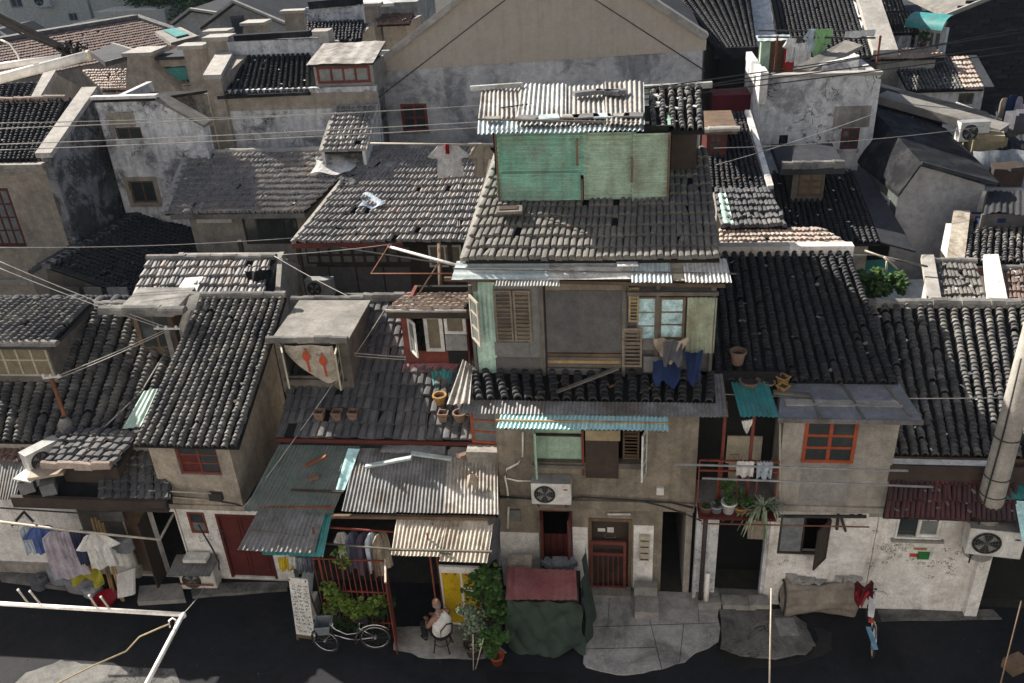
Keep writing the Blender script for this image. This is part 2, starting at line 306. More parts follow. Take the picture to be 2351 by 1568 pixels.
def roof(parent, TL, TR, BR, BL, kind='barrel', ncol=12, nrow=20, mat='barrel', nind=300, thick=.07, holes=None, sag=.0, deckmat='deck_and_shade', jit=1.0, deb=22, name='roof'):
    c = [V(TL), V(TR), V(BR), V(BL)]
    nrm = (c[2] - c[3]).cross(c[0] - c[3]).normalized()
    if nrm.z < 0: nrm = -nrm
    d = MB().slab([p - nrm * .012 for p in c], -nrm * thick); ro = d.build(name, deckmat, parent)
    tms = tile_meshes(kind, mat); items = []
    ph = RND() * 6
    for i in range(ncol):
        cj = U(-.05, .05) * jit
        for j in range(nrow):
            s = (i + (.5 if kind == 'barrel' else 0)) / ncol; t = j / nrow
            if holes and holes(s, t) or RND() < .008 * jit: continue
            wild = RND() < .045
            p = bil(c, s, t)
            rx = bil(c, min(s + 1 / ncol, 1), t) - p if s + 1 / ncol <= 1.0001 else p - bil(c, s - 1 / ncol, t)
            uy = bil(c, s, min(t + 1 / nrow, 1)) - p if t + 1 / nrow <= 1.0001 else p - bil(c, s, t - 1 / nrow)
            w, h = rx.length, uy.length
            X = rx.normalized(); Y = uy.normalized(); Z = X.cross(Y).normalized(); X = Y.cross(Z)
            wob = math.sin(s * 9 + ph) * math.sin(t * 5 + ph * 2) * sag
            R = Matrix((X, Y, Z)).transposed() @ Matrix.Rotation(U(-.05, .05) * jit * (4 if wild else 1), 3, 'Z') @ Matrix.Rotation(U(-.025, .025) * jit, 3, 'X')
            p = p + X * (cj + U(-.035, .035) * jit) * w + Y * U(-.05, .05) * h * jit * (4 if wild else 1) + Z * (wob + U(0, .008) * jit)
            if kind == 'barrel': S = (w * U(.97, 1.06), h * U(.98, 1.05), w * U(.92, 1.05))
            else: S = (w, h, (.28 if kind == 'flat' else .34) * U(.85, 1.1) * min(1, h / .22) * max(1, h / .45))
            items.append((p, R, S, random.randrange(4)))
    if inview(bil(c, .5, .5)) and deb:
        mb = MB()
        for _ in range(int(deb)):
            p = bil(c, U(.03, .97), U(.03, .97)) + nrm * .07; e = U(.02, .07); mb.box(p, e * U(1, 2.5), e, U(.01, .03), R=Matrix.Rotation(U(0, 3), 3, 'Z') @ Matrix.Rotation(U(-.5, .5), 3, 'X'))
        mb.build('debris', random.choice(('paper', 'pale_felt', 'terracotta', 'grey_wood')), ro, kind='stuff')
    items.sort(key=lambda q: ((q[0] - CAM).length if inview(q[0]) else 1e3))
    nv = sum(1 for q in items if inview(q[0])); ni = min(nind, nv)
    for p, R, S, k in items[:ni]: put('roof_tile', tms[k][1], p, ro, R.to_quaternion(), S)
    rest = items[ni:]
    if rest:
        mb = MB()
        for p, R, S, k in rest:
            if not -400 < proj(p)[0] < PW + 400: continue
            b = tms[k][0]; mb.add([p + R @ V((q.x * S[0], q.y * S[1], q.z * S[2])) for q in b.v], b.f)
        if mb.v: mb.build('roof_tiles', mat, ro, kind == 'barrel', kind='stuff')
    return ro
def caps(parent, A, B, n, w=.2, h=.13, mat='ridge_cap', name='ridge_tile', drop=True):
    A, B = V(A), V(B); d = (B - A); L = d.length / n; d.normalize(); X = d; Z = V((0, 0, 1)); Y = Z.cross(X).normalized(); Z = X.cross(Y)
    mb = MB(); prof = [(-.5, -.55), (-.46, .1), (-.3, .4), (0, .55), (.3, .4), (.46, .1), (.5, -.55)]
    a = [V((-.02, y, z)) for y, z in prof]; b = [V((1.04, y * .9, z * .86)) for y, z in prof]; k = len(prof)
    mb.add(a + b, [(i, i + 1, k + i + 1, k + i) for i in range(k - 1)] + [tuple(range(k)), tuple(range(k, 2 * k))])
    me = mb.mesh(name, mat)
    for i in range(n):
        R = Matrix((X, Y, Z)).transposed() @ Matrix.Rotation(U(-.05, .05), 3, 'Z') @ Matrix.Rotation(U(-.04, .04), 3, 'Y')
        put(name, me, A + d * L * i + Z * U(-.012, .012), parent, R.to_quaternion(), (L, w * U(.92, 1.08), h * U(.9, 1.1)))
def corr(parent, name, TL, TR, BR, BL, mat, wl=.09, amp=.014, bumpy=.006, rows=4, label=None, cat=None, group=None, flat=False, thick=.0):
    c = [V(TL), V(TR), V(BR), V(BL)]; n = (c[2] - c[3]).cross(c[0] - c[3]).normalized()
    if n.y > 0 and abs(n.z) < .3 or n.z < 0 and abs(n.z) >= .3: n = -n
    W = ((c[1] - c[0]).length + (c[2] - c[3]).length) / 2; nw = max(1, round(W / wl)); ns = 6
    ph = [RND() * 6.28 for _ in range(4)]
    def fn(s, t):
        p = bil(c, s, t); w = math.sin(s * nw * 2 * math.pi)
        if flat: w = max(-.4, min(.6, w * 3))
        return p + n * (amp * w + bumpy * (math.sin(3 * s * 3 + ph[0] + t * 2) + math.sin(5 * t + ph[1] + s * 4)))
    mb = MB().grid(fn, nw * ns, rows)
    m2 = len(mb.v); vs = [p - n * .004 for p in mb.v]; fs = [f for f in mb.f]
    mb.add(vs, fs)
    return mb.build(name, mat, parent, True, label, cat, group)
# ------------------------------------------------------------------ walls, windows, doors
class Wall:
    """vertical wall from A to B (plan, left to right seen from outside), z0..z1"""
    def __init__(s, A, B, z0, z1, th=.2):
        s.A = V((A[0], A[1], 0)); s.B = V((B[0], B[1], 0)); s.d = (s.B - s.A); s.L = s.d.length; s.d.normalize(); s.n = V((s.d.y, -s.d.x, 0)); s.z0, s.z1, s.th = z0, z1, th; s.ops = []
    def hit(s, u, v):
        r = ray(u, v); t = (s.A - CAM).dot(s.n) / r.dot(s.n); p = CAM + r * t; return (p - s.A).dot(s.d), p.z
    def px(s, u0, v0, u1, v1):
        um, vm = (u0 + u1) / 2, (v0 + v1) / 2
        return s.hit(u0, vm)[0], s.hit(u1, vm)[0], s.hit(um, v1)[1], s.hit(um, v0)[1]
    def at(s, a, z, out=0.0): q = s.A + s.d * a + s.n * out; return V((q.x, q.y, z))
    def cut(s, u0, v0, u1, v1): r = s.px(u0, v0, u1, v1); s.ops.append(r); return r
    def rect(s, r, out0, out1):   # box over rect (s0,s1,z0,z1) between two offsets
        c = s.at((r[0] + r[1]) / 2, (r[2] + r[3]) / 2, (out0 + out1) / 2); R = Matrix((s.d, s.n, V((0, 0, 1)))).transposed()
        return c, r[1] - r[0], abs(out1 - out0), r[3] - r[2], R
    def add(s, mb, r, out0, out1): c, a, b, h, R = s.rect(r, out0, out1); mb.box(c, a, b, h, R=R); return mb
    def build(s, parent, mat, name='wall', zfn=None):
        ss = sorted({0, s.L} | {max(0, min(s.L, o[i])) for o in s.ops for i in (0, 1)}); zz = sorted({s.z0, s.z1} | {max(s.z0, min(s.z1, o[i])) for o in s.ops for i in (2, 3)})
        S = [a for a in ss]; Z = [a for a in zz]
        def solid(i, j):
            if i < 0 or j < 0 or i >= len(S) - 1 or j >= len(Z) - 1: return False
            a, z = (S[i] + S[i + 1]) / 2, (Z[j] + Z[j + 1]) / 2
            return not any(o[0] < a < o[1] and o[2] < z < o[3] for o in s.ops)
        mb = MB()
        for i in range(len(S) - 1):
            for j in range(len(Z) - 1):
                if not solid(i, j): continue
                a, b, c, e = S[i], S[i + 1], Z[j], Z[j + 1]
                for o in (0, -s.th): mb.poly(s.at(a, c, o), s.at(b, c, o), s.at(b, e, o), s.at(a, e, o))
                if not solid(i - 1, j): mb.poly(s.at(a, c, 0), s.at(a, e, 0), s.at(a, e, -s.th), s.at(a, c, -s.th))
                if not solid(i + 1, j): mb.poly(s.at(b, c, 0), s.at(b, e, 0), s.at(b, e, -s.th), s.at(b, c, -s.th))
                if not solid(i, j - 1): mb.poly(s.at(a, c, 0), s.at(b, c, 0), s.at(b, c, -s.th), s.at(a, c, -s.th))
                if not solid(i, j + 1): mb.poly(s.at(a, e, 0), s.at(b, e, 0), s.at(b, e, -s.th), s.at(a, e, -s.th))
        bm = bmesh.new(); me = bpy.data.meshes.new(name)
        vs = [bm.verts.new(p) for p in mb.v]
        for f in mb.f: bm.faces.new([vs[k] for k in f])
        bmesh.ops.remove_doubles(bm, verts=bm.verts, dist=1e-4); bmesh.ops.recalc_face_normals(bm, faces=bm.faces)
        c = s.at(s.L / 2, s.z0); bmesh.ops.translate(bm, verts=bm.verts, vec=-c); bm.to_mesh(me); bm.free(); me.materials.append(M[mat])
        return put(name, me, c, parent)
def window(parent, w, r, cols=2, rows=2, fm='wood', gm='glass', fr=.05, mu=.03, inset=.06, name='window', sill=None, dep=.05, label=None):
    s0, s1, z0, z1 = r; mb = MB(); a, b = -inset - dep, -inset
    w.add(mb, (s0, s0 + fr, z0, z1), a, b); w.add(mb, (s1 - fr, s1, z0, z1), a, b)
    w.add(mb, (s0 + fr, s1 - fr, z0, z0 + fr), a, b); w.add(mb, (s0 + fr, s1 - fr, z1 - fr, z1), a, b)
    iw, ih = (s1 - s0 - 2 * fr) / cols, (z1 - z0 - 2 * fr) / rows
    for i in range(1, cols): w.add(mb, (s0 + fr + i * iw - mu / 2, s0 + fr + i * iw + mu / 2, z0 + fr, z1 - fr), a + .004, b - .004)
    for j in range(1, rows): w.add(mb, (s0 + fr, s1 - fr, z0 + fr + j * ih - mu * .4, z0 + fr + j * ih + mu * .4), a + .01, b - .01)
    o = mb.build(name, fm, parent, label=label)
    if gm:
        gms = gm if isinstance(gm, list) else [gm]
        for i in range(cols):
            for j in range(rows):
                g = gms[(i + j * cols) % len(gms)]
                if g is None: continue
                q = MB(); w.add(q, (s0 + fr + i * iw, s0 + fr + (i + 1) * iw, z0 + fr + j * ih, z0 + fr + (j + 1) * ih), a + .02, a + .026); q.build('pane', g, o)
    if sill: q = MB(); w.add(q, (s0 - .06, s1 + .06, z0 - .06, z0), -.02, .08); q.build('sill', sill, parent)
    return o
def sash(parent, w, s, z0, z1, wid, ang, side=1, rows=3, fm='wood', gm='pale_glass', fr=.04, out=0.0, name='window_sash'):
    """casement leaf hinged at s, swung outwards by ang degrees; side=1 leaf would close towards +s"""
    h = w.at(s, z0, out); d = (w.d * side * math.cos(math.radians(ang)) + w.n * math.sin(math.radians(ang))); U_ = V((0, 0, 1)); n = d.cross(U_)
    R = Matrix((d, n, U_)).transposed(); H = z1 - z0; mb = MB()
    def bx(m, a, b, c, e, t=.035): m.box(h + d * (a + b) / 2 + U_ * (c + e) / 2, b - a, t, e - c, R=R)
    bx(mb, 0, fr, 0, H); bx(mb, wid - fr, wid, 0, H); bx(mb, fr, wid - fr, 0, fr); bx(mb, fr, wid - fr, H - fr, H)
    for j in range(1, rows): z = H * j / rows; bx(mb, fr, wid - fr, z - fr * .35, z + fr * .35, .03)
    o = mb.build(name, fm, parent)
    if gm:
        for j in range(rows):
            q = MB(); bx(q, fr, wid - fr, H * j / rows + fr * .4, H * (j + 1) / rows - fr * .4, .006); q.build('pane', gm, o)
    return o
def louver(parent, w, r, out=.03, fm='shutter', n=10, name='louver_shutter', fr=.04):
    s0, s1, z0, z1 = r; mb = MB()
    for q in ((s0, s0 + fr, z0, z1), (s1 - fr, s1, z0, z1), (s0 + fr, s1 - fr, z0, z0 + fr), (s0 + fr, s1 - fr, z1 - fr, z1)): w.add(mb, q, out, out + .035)
    o = mb.build(name, fm, parent); h = (z1 - z0 - 2 * fr) / n
    for j in range(n):
        c = w.at((s0 + s1) / 2, z0 + fr + (j + .5) * h, out + .015); R = Matrix((w.d, w.n, V((0, 0, 1)))).transposed() @ Matrix.Rotation(U(.7, 1.1), 3, 'X')
        put('slat', MB().box((0, 0, 0), s1 - s0 - 2 * fr, h * 1.25, .012, R=R).mesh('slat', fm), c, o)
    return o
def panel(parent, w, r, mat, out=.01, th=.02, name='board', label=None):
    q = MB(); w.add(q, r, out, out + th); return q.build(name, mat, parent, label=label)
def shell(parent, pts, z0, z1, mat, th=.15, name='wall', skip=()):
    """closed run of plain walls round a plan polygon (counter-clockwise from above)"""
    for i in range(len(pts)):
        if i in skip: continue
        Wall(pts[i], pts[(i + 1) % len(pts)], z0, z1, th).build(parent, mat, name)
# ------------------------------------------------------------------ common things
def cable(pts, r=.012, mat='cable', label='', sag=0.0, group=None, name='overhead_cable', cat='cable', n=10):
    path = []
    pts = [V(p) for p in pts]
    for a, b in zip(pts[:-1], pts[1:]):
        for i in range(n): t = i / n; q = a.lerp(b, t); q.z -= sag * 4 * t * (1 - t) * (b - a).length; path.append(q)
    path.append(pts[-1]); return MB().tube(path, r, 5).build(name, mat, None, True, label, cat, group)
def ac(p, rz, w, h, d, label, fan='grille', mark=None, group='air conditioner units', brackets=True, grl=True, dirty='ac_white'):
    """outdoor unit; p = bottom centre of its back face, front looks along local -Y"""
    t = thing('air_conditioner', label, 'air conditioner', p, group); R = Matrix.Rotation(rz, 3, 'Z')
    def W(x, y, z): return V(p) + R @ V((x, y, z))
    mb = MB().box(W(0, -d / 2, h / 2), w, d, h, rz); o = mb.build('casing', dirty, t)
    bv = o.modifiers.new('b', 'BEVEL'); bv.width = .02; bv.segments = 2
    MB().box(W(0, -d / 2 - .005, h + .004), w * 1.0, d * 1.02, .012, rz).build('lid', 'ac_grey' if dirty == 'ac_white' else dirty, t)
    fx = -w * .16; fr = h * .40
    def ring(r0, r1, y): 
        m = MB(); k = 20
        m.add([W(fx + r * math.cos(2 * math.pi * i / k), y, h * .5 + r * math.sin(2 * math.pi * i / k)) for r in (r0, r1) for i in range(k)], [(i, (i + 1) % k, k + (i + 1) % k, k + i) for i in range(k)]); return m
    ring(.001, fr, -d - .006).build('fan_opening', 'black', t)
    g = MB()
    for r in [fr * (i + 1) / 5 for i in range(5)]: g.tube([W(fx + r * math.cos(a), -d - .016, h * .5 + r * math.sin(a)) for a in [2 * math.pi * i / 18 for i in range(18)]], .006, 4, True)
    for i in range(6): a = math.pi * i / 6; g.bar(W(fx - fr * math.cos(a), -d - .018, h * .5 - fr * math.sin(a)), W(fx + fr * math.cos(a), -d - .018, h * .5 + fr * math.sin(a)), .008)
    g.build('fan_grille', fan, t)
    b = MB()
    for i in range(4):
        a = math.pi / 2 * i + .4; b.poly(W(fx, -d - .009, h * .5), W(fx + fr * .8 * math.cos(a), -d - .0085, h * .5 + fr * .8 * math.sin(a)), W(fx + fr * .8 * math.cos(a + .7), -d - .011, h * .5 + fr * .8 * math.sin(a + .7)))
    b.build('fan_blades', 'ac_grey', t)
    MB().box(W(w * .36, -d - .004, h * .5), w * .2, .008, h * .8, rz).build('service_panel', dirty, t)
    if mark:
        k = 14; m = MB(); m.poly(*[W(w * .36 + .055 * math.cos(2 * math.pi * i / k), -d - .011, h * .74 + .022 * math.sin(2 * math.pi * i / k)) for i in range(k)]); m.build('logo', mark, t)
    if brackets:
        for s in (-1, 1): MB().bar(W(s * w * .35, .0, -.02), W(s * w * .35, -d, -.02), .03).bar(W(s * w * .35, .0, -.3), W(s * w * .35, -d * .9, -.03), .025).build('bracket', 'iron', t)
    return t
def leaves(mb, c, rad, n, size=.08, flat=.6, droop=0):
    c = V(c)
    for _ in range(n):
        while True:
            q = V((U(-1, 1), U(-1, 1), U(-1, 1)))
            if .25 < q.length < 1: break
        p = c + V((q.x * rad[0], q.y * rad[1], q.z * rad[2])); s = size * U(.6, 1.3)
        a = V((U(-1, 1), U(-1, 1), U(-.5, .5) - droop)).normalized(); b = a.cross(V((U(-.5, .5), U(-.5, .5), 1))).normalized() * s * .42; a *= s
        k = a.cross(b).normalized() * s * .12
        mb.add([p - a * .5, p + b + k, p + a * .5, p - b + k], [(0, 1, 2), (0, 2, 3)])
    return mb
def clumps(c, rad, nc, nl, size, cr=.3):
    mb = MB(); c = V(c)
    for _ in range(nc):
        while True:
            q = V((U(-1, 1), U(-1, 1), U(-1, 1)))
            if q.length < 1: break
        p = c + V((q.x * rad[0], q.y * rad[1], q.z * rad[2])); r = cr * U(.6, 1.25) * max(rad)
        leaves(mb, p, (r, r, r * .8), nl, size)
    return mb
def pot(t, p, r, h, mat, rim=True):
    MB().lathe(p, [(.001, 0), (r * .72, 0), (r * .95, h * .85), (r * 1.08, h * .86), (r * 1.08, h), (r * .92, h), (r * .9, h * .88), (.001, h * .86)], 14).build('pot', mat, t, True)
def potplant(p, r, h, mat, label, rad, nc=10, nl=22, size=.07, lm='leaf', group='potted plants', soilonly=False):
    t = thing('potted_plant', label, 'potted plant', p, group); pot(t, p, r, h, mat); MB().lathe(V(p) + V((0, 0, h * .87)), [(.001, 0), (r * .88, 0)], 12).build('soil', 'dirt', t)
    if soilonly: return t
    p = V(p); mb = MB()
    for i in range(5): a = i * 1.3; mb.tube([p + V((0, 0, h * .8)), p + V((math.cos(a) * rad[0] * .2, math.sin(a) * rad[1] * .2, h + rad[2] * .7)), p + V((math.cos(a) * rad[0] * .5, math.sin(a) * rad[1] * .5, h + rad[2] * 1.4))], [.012, .009, .004], 5)
    mb.build('stem', 'bark', t)
    clumps(p + V((0, 0, h + rad[2])), rad, nc, nl, size).build('foliage', lm, t); return t
def garment(top, d, w, h, mat, label, kind='shirt', group=None, fold=.03, name='shirt', cat='clothing', thick=.05, tilt=0.0):
    """hangs from point top (middle of its upper edge); d = direction of its width"""
    top = V(top); d = V(d).normalized(); n = V((d.y, -d.x, 0)).normalized(); ph = RND() * 6
    def ext(t):
        if kind == 'shirt':
            if t < .06: return .16 + t * 1.5
            if t < .36: return .27 + (t - .06) * .85
            if t < .42: return .52 - (t - .36) * 4.2
            return .27 + (t - .42) * .06
        if kind == 'trousers': return .3
        if kind == 'long': return .14 + min(t, .12) * 2.2 + max(0, t - .12) * .12
        if kind == 'towel': return .5
        if kind == 'tri': return .5 * (1 - t) ** .8 + .02
        if kind == 'vest': return (.16 + t * 1.2) if t < .1 else .28 + (t - .1) * .05
        return .4
    mb = MB(); nu, nv = 26, 18
    for sgn in (1, -1):
        def fn(s, t):
            e = ext(t); x = (s - .5) * 2 * e * w; f = fold * math.sin(s * 13 + ph + t * 2) * min(1, t * 2.5 + .15) + .5 * fold * math.sin(s * 29 + ph * 2 + t * 3) + .3 * fold * math.sin(s * 47 - t * 5)
            y = sgn * thick * .5 * math.sqrt(max(0, 1 - (2 * s - 1) ** 2)) * (.3 + .7 * min(1, t * 3)) + f
            z = -t * h + (.015 * math.sin(s * 9 + ph) if t > .9 else 0)
            if kind == 'shirt' and .06 < t < .42: z -= abs(s - .5) * .1 * h
            return top + d * (x + tilt * t * h) + n * y + V((0, 0, z))
        mb.grid(fn, nu, nv)
    return mb.build(name, mat, None, True, label, cat, group)
def scribble(mb, w, s0, s1, z0, z1, n, out=.004, t=.006):
    for _ in range(n):
        a, z = U(s0, s1), U(z0, z1); dx, dz = U(-.5, .5) * (s1 - s0) * .5, U(-.5, .5) * (z1 - z0) * .6
        p, q = w.at(a, z, out), w.at(min(max(a + dx, s0), s1), min(max(z + dz, z0), z1), out); mb.bar(p, q, t, t, up=w.n)
    return mb
def pole(parent, a, b, r, mat, name='pole', n=8): return MB().tube([a, b], r, n).build(name, mat, parent, True)
# ================================================================== THE SETTING: ground
g = MB(); g.grid(lambda s, t: (-160 + 320 * s, -30 + 260 * t, -.012), 8, 8); g.build('ground', 'soil', kind='structure')
MB().slab([(-40, 5, -.004), (40, 5, -.004), (40, 14.75, -.004), (-40, 14.75, -.004)], (0, 0, -.2)).build('street', 'asphalt', kind='structure')
MB().bx(-30, 30, -6, -.7, 0, 22).build('wall', 'whitewash', kind='structure')   # unseen building the view is taken from, added to bounce light onto the fronts
def flat(name, px, mat, z=.0, th=.05, jag=.0, sub=4):
    pts = []
    for i in range(len(px)):
        a, b = px[i], px[(i + 1) % len(px)]
        for k in range(sub):
            t = k / sub; q = P(a[0] + (b[0] - a[0]) * t, a[1] + (b[1] - a[1]) * t, z=z); pts.append(q + V((U(-jag, jag), U(-jag, jag), 0)))
    return MB().slab(pts, (0, 0, -th)).build(name, mat, kind='structure')
flat('pavement', [(905, 1440), (1110, 1430), (1160, 1500), (1090, 1512), (980, 1512), (905, 1490)], 'pavement', .012, .03, .03)
flat('pavement', [(1330, 1350), (1648, 1362), (1652, 1470), (1600, 1498), (1570, 1520), (1500, 1540), (1420, 1548), (1345, 1532), (1330, 1480)], 'pavement', .03, .05, .03)
flat('pavement', [(1655, 1400), (1800, 1398), (1850, 1430), (1872, 1478), (1852, 1498), (1780, 1512), (1700, 1505), (1655, 1488)], 'pavement_dark', .05, .06, .03)
flat('drain_stain', [(1640, 1480), (1720, 1510), (1800, 1517), (1860, 1502), (1880, 1470), (1870, 1440), (1910, 1450), (1908, 1490), (1860, 1516), (1780, 1530), (1700, 1540), (1660, 1520)], 'wet', .004, .02, .03)
for k, (a, b) in enumerate((((1335, 1440), (1648, 1430)), ((1490, 1415), (1520, 1538)), ((1400, 1362), (1395, 1440)), ((1600, 1362), (1605, 1432)), ((1570, 1432), (1560, 1520)), ((1340, 1490), (1505, 1486)))): MB().bar(P(*a, z=.031), P(*b, z=.031), .011, .004).build('pavement_joint', 'wet', kind='structure')
q = flat('manhole_cover', [(1778, 1418), (1822, 1418), (1835, 1458), (1790, 1460)], 'pavement', .056, .02, 0, 1)
tag(q, 'square concrete inspection cover let into the cracked patch of paving', 'manhole cover', kind='thing')
flat('pavement', [(320, 1345), (415, 1338), (425, 1375), (315, 1382)], 'concrete', .12, .12)
flat('pavement', [(0, 1290), (210, 1320), (230, 1360), (0, 1330)], 'pavement_dark', .1, .1, .01)
flat('pavement', [(440, 1340), (660, 1335), (660, 1352), (440, 1368)], 'pavement_dark', .08, .08, .02)
flat('pavement', [(2000, 1400), (2280, 1398), (2300, 1420), (2010, 1425)], 'pavement_dark', .03, .03, .02)
flat('sun_patch_slab', [(60, 1545), (140, 1515), (200, 1525), (400, 1535), (430, 1600), (0, 1600)], 'pavement_dark', .004, .02, .02)  # pale concrete laid in the outline of the street's sun patch
# ================================================================== CENTRAL HOUSE
yf, yu, y2 = 14.8, 14.6, 15.25
xl = P(1143, 1060, y=yu).x; xr = P(1600, 1060, y=yu).x
C = thing('house', 'tallest three storey house with green shed on its roof and turquoise awning', 'house', (0, 17, 0), 'street front houses')
zb = P(1340, 1163, y=yu).z; ze = 5.02
w1 = Wall((xl, yu), (xr, yu), zb, ze); op = w1.cut(1228, 975, 1484, 1072); w1.build(C, 'brown_render')
w0x = P(1150, 1260, y=yf).x; w0r = P(1502, 1260, y=yf).x
w0 = Wall((w0x, yf), (w0r, yf), 0, zb + .1); o_win = w0.cut(1243, 1172, 1313, 1288); o_dr = w0.cut(1352, 1190, 1450, 1352); o_dr = (o_dr[0], o_dr[1], 0.0, o_dr[3]); w0.ops[-1] = o_dr; w0.build(C, 'brown_render')
MB().bx(xl, xr, yu - .06, yu + .3, zb - .02, zb + .2).build('floor_band', 'brown_render', C)
pier = P(1585, 1250, y=yf); MB().bx(pier.x - .12, xr, yf - .02, yf + 3.5, 0, zb + .1).build('pier', 'grey_render', C)
MB().bx(w0r - .02, w0r + .16, yf + .02, yf + 3.5, 0, zb + .1).build('passage_wall', 'brown_render', C)
shell(C, [(xl, yu + .05), (xr, yu + .05), (xr, 18.4), (xl, 18.4)], zb, ze + .12, 'brown_render', .15, 'wall', skip=(0,))
MB().bx(w0x, xr, yf + 3.4, yf + 3.6, 0, zb).build('wall', 'brown_render', C); MB().bx(w0x, w0x + .15, yf + .1, yf + 3.4, 0, zb).build('wall', 'brown_render', C)
MB().bx(xl, xr, yu + .3, 18.3, zb, zb + .15).build('floor_slab', 'deck_and_shade', C)
# ground floor details
for r in ((1152, 1222, 1240, 1345), (1316, 1210, 1350, 1350), (1454, 1206, 1499, 1348)): panel(C, w0, w0.px(*r), 'white_paint', .0, .012, 'painted_dado')
s0, s1, z0, z1 = o_win
window(C, w0, o_win, 1, 1, 'maroon_door', None, .05, .03, .02); sash(C, w0, s0, z0, z1, .33, 80, 1, 1, 'maroon_door', 'maroon_door', .05, .02, 'shutter'); sash(C, w0, s1, z0, z1, .33, 80, -1, 1, 'maroon_door', 'maroon_door', .05, .02, 'shutter')
for i in range(4): a = s0 + .06 + (s1 - s0 - .12) * i / 4; panel(C, w0, (a, a + (s1 - s0 - .12) / 4 - .012, z0 + .05, z0 + (z1 - z0) * .5), 'maroon_door', -.1, .02, 'plank')
s0, s1, z0, z1 = o_dr
mb = MB(); w0.add(mb, (s0 + .003, s0 + .07, .0, z1 - .003), -.12, .015); w0.add(mb, (s1 - .07, s1 - .003, 0, z1 - .003), -.12, .015); w0.add(mb, (s0 + .07, s1 - .07, z1 - .08, z1 - .003), -.12, .015); mb.build('door_frame', 'wood', C)
dr = panel(C, w0, (s0 + .07, s1 - .07, 0.02, z1 - .08), 'dark_wood', -.16, .04, 'door')
for px in ((1393, 1196, 1408, 1204), (1372, 1221, 1389, 1228), (1394, 1219, 1409, 1230)): panel(dr, w0, w0.px(*px), 'paper', -.118, .006, 'notice')
r = w0.px(1388, 1234, 1414, 1242); mb = MB()
for q in ((r[0], r[1], r[2], r[2] + .015), (r[0], r[1], r[3] - .015, r[3]), (r[0], r[0] + .015, r[2], r[3]), (r[1] - .015, r[1], r[2], r[3])): w0.add(mb, q, -.118, -.108)
mb.build('letter_slot', 'chrome', dr)
gt = MB(); zt = w0.px(1352, 1240, 1450, 1350)[3]; gs0, gs1 = s0 + .03, s1 - .12
for a in (gs0, gs1 - .06): w0.add(gt, (a, a + .06, .06, zt), .02, .06)
for a, b in ((.06, .14), (zt * .72, zt * .72 + .07), (zt - .09, zt)): w0.add(gt, (gs0 + .06, gs1 - .06, a, b), .022, .058)
for i in range(1, 6): a = gs0 + .06 + (gs1 - gs0 - .12) * i / 6; w0.add(gt, (a - .011, a + .011, .14, zt * .72), .03, .05)
gt.build('door_gate', 'red_wood', C)
mb = MB(); w0.add(mb, (s0, s1, 0, .1), .001, .3); mb.build('door_step', 'concrete', C)
r = w0.px(1468, 1224, 1491, 1280); bx_ = panel(C, w0, r, 'cream_paint', .013, .1, 'meter_box')
for i in range(4): z = r[2] + (r[3] - r[2]) * (i + .2) / 4; mb = MB(); w0.add(mb, (r[0] + .02, r[1] - .02, z, z + .03), .113, .118); mb.build('meter_slot', 'dark_wood', bx_)
mb = MB(); mb.tube([w0.at(*w0.hit(1395, 1177), .05), w0.at(*w0.hit(1448, 1177), .05)], .025, 8); mb.build('tube_lamp', 'paper', C, True)
panel(C, w0, w0.px(1172, 1168, 1196, 1194), 'grey_board', .0, .06, 'fuse_box')
panel(C, w1, w1.px(1507, 1116, 1524, 1132), 'ac_white', .0, .07, 'wall_lamp')
# conduit and bundled cables on the wall
pts = [w1.at(*w1.hit(u, v), .03) for u, v in ((1201, 990), (1201, 1045), (1190, 1062), (1164, 1075), (1159, 1092), (1165, 1120), (1168, 1160), (1166, 1210))]
MB().tube(pts, .022, 7).build('conduit', 'white_pipe', C, True)
MB().tube([w1.at(*w1.hit(u, v), .03) for u, v in ((1163, 1096), (1190, 1102), (1226, 1102))], .018, 6).build('conduit', 'white_pipe', C, True)
MB().tube([w1.at(*w1.hit(u, v), .08) for u, v in ((1140, 1134), (1250, 1142), (1340, 1136), (1440, 1142), (1540, 1148), (1590, 1160))], .02, 6).build('wall_cable', 'cable', C, True)
MB().tube([w1.at(*w1.hit(u, v), .09) for u, v in ((1480, 1146), (1520, 1156), (1570, 1172), (1610, 1190))], .014, 6).build('wall_cable', 'cable', C, True)
# first floor window group
s0, s1, z0, z1 = op; h = z1 - z0
px = w1.px(1228, 985, 1335, 1062)
window(C, w1, (px[0], px[1], px[2] - .02, z1), 4, 1, 'mint_paint', 'mint_paint', .04, .035, .1, sill='grey_wood')
mb = MB(); w1.add(mb, (px[0], px[1], px[2] + .62, px[2] + .66), -.1, -.05); mb.build('window_rail', 'dark_wood', C)
panel(C, w1, w1.px(1335, 985, 1341, 1090), 'red_wood', -.05, .08, 'post'); panel(C, w1, w1.px(1344, 985, 1420, 1096), 'dark_wood', -.02, .05, 'hanging_board')
panel(C, w1, w1.px(1344, 985, 1424, 1008), 'straw', .04, .02, 'rolled_blind')
louver(C, w1, w1.px(1430, 985, 1468, 1060), -.12, 'wood', 9)
q = w1.px(1476, 985, 1484, 1096); sash(C, w1, q[1], q[2] + .15, z1, .36, 75, -1, 3, 'white_frame', 'pale_glass', .035, .03)
panel(C, w1, w1.px(1228, 1062, 1484, 1074), 'grey_wood', -.18, .2, 'window_sill')
q = w1.px(1228, 985, 1236, 1085); sash(C, w1, q[0], q[2] + .1, z1, .34, 80, 1, 3, 'mint_paint', 'mint_paint', .035, .03)
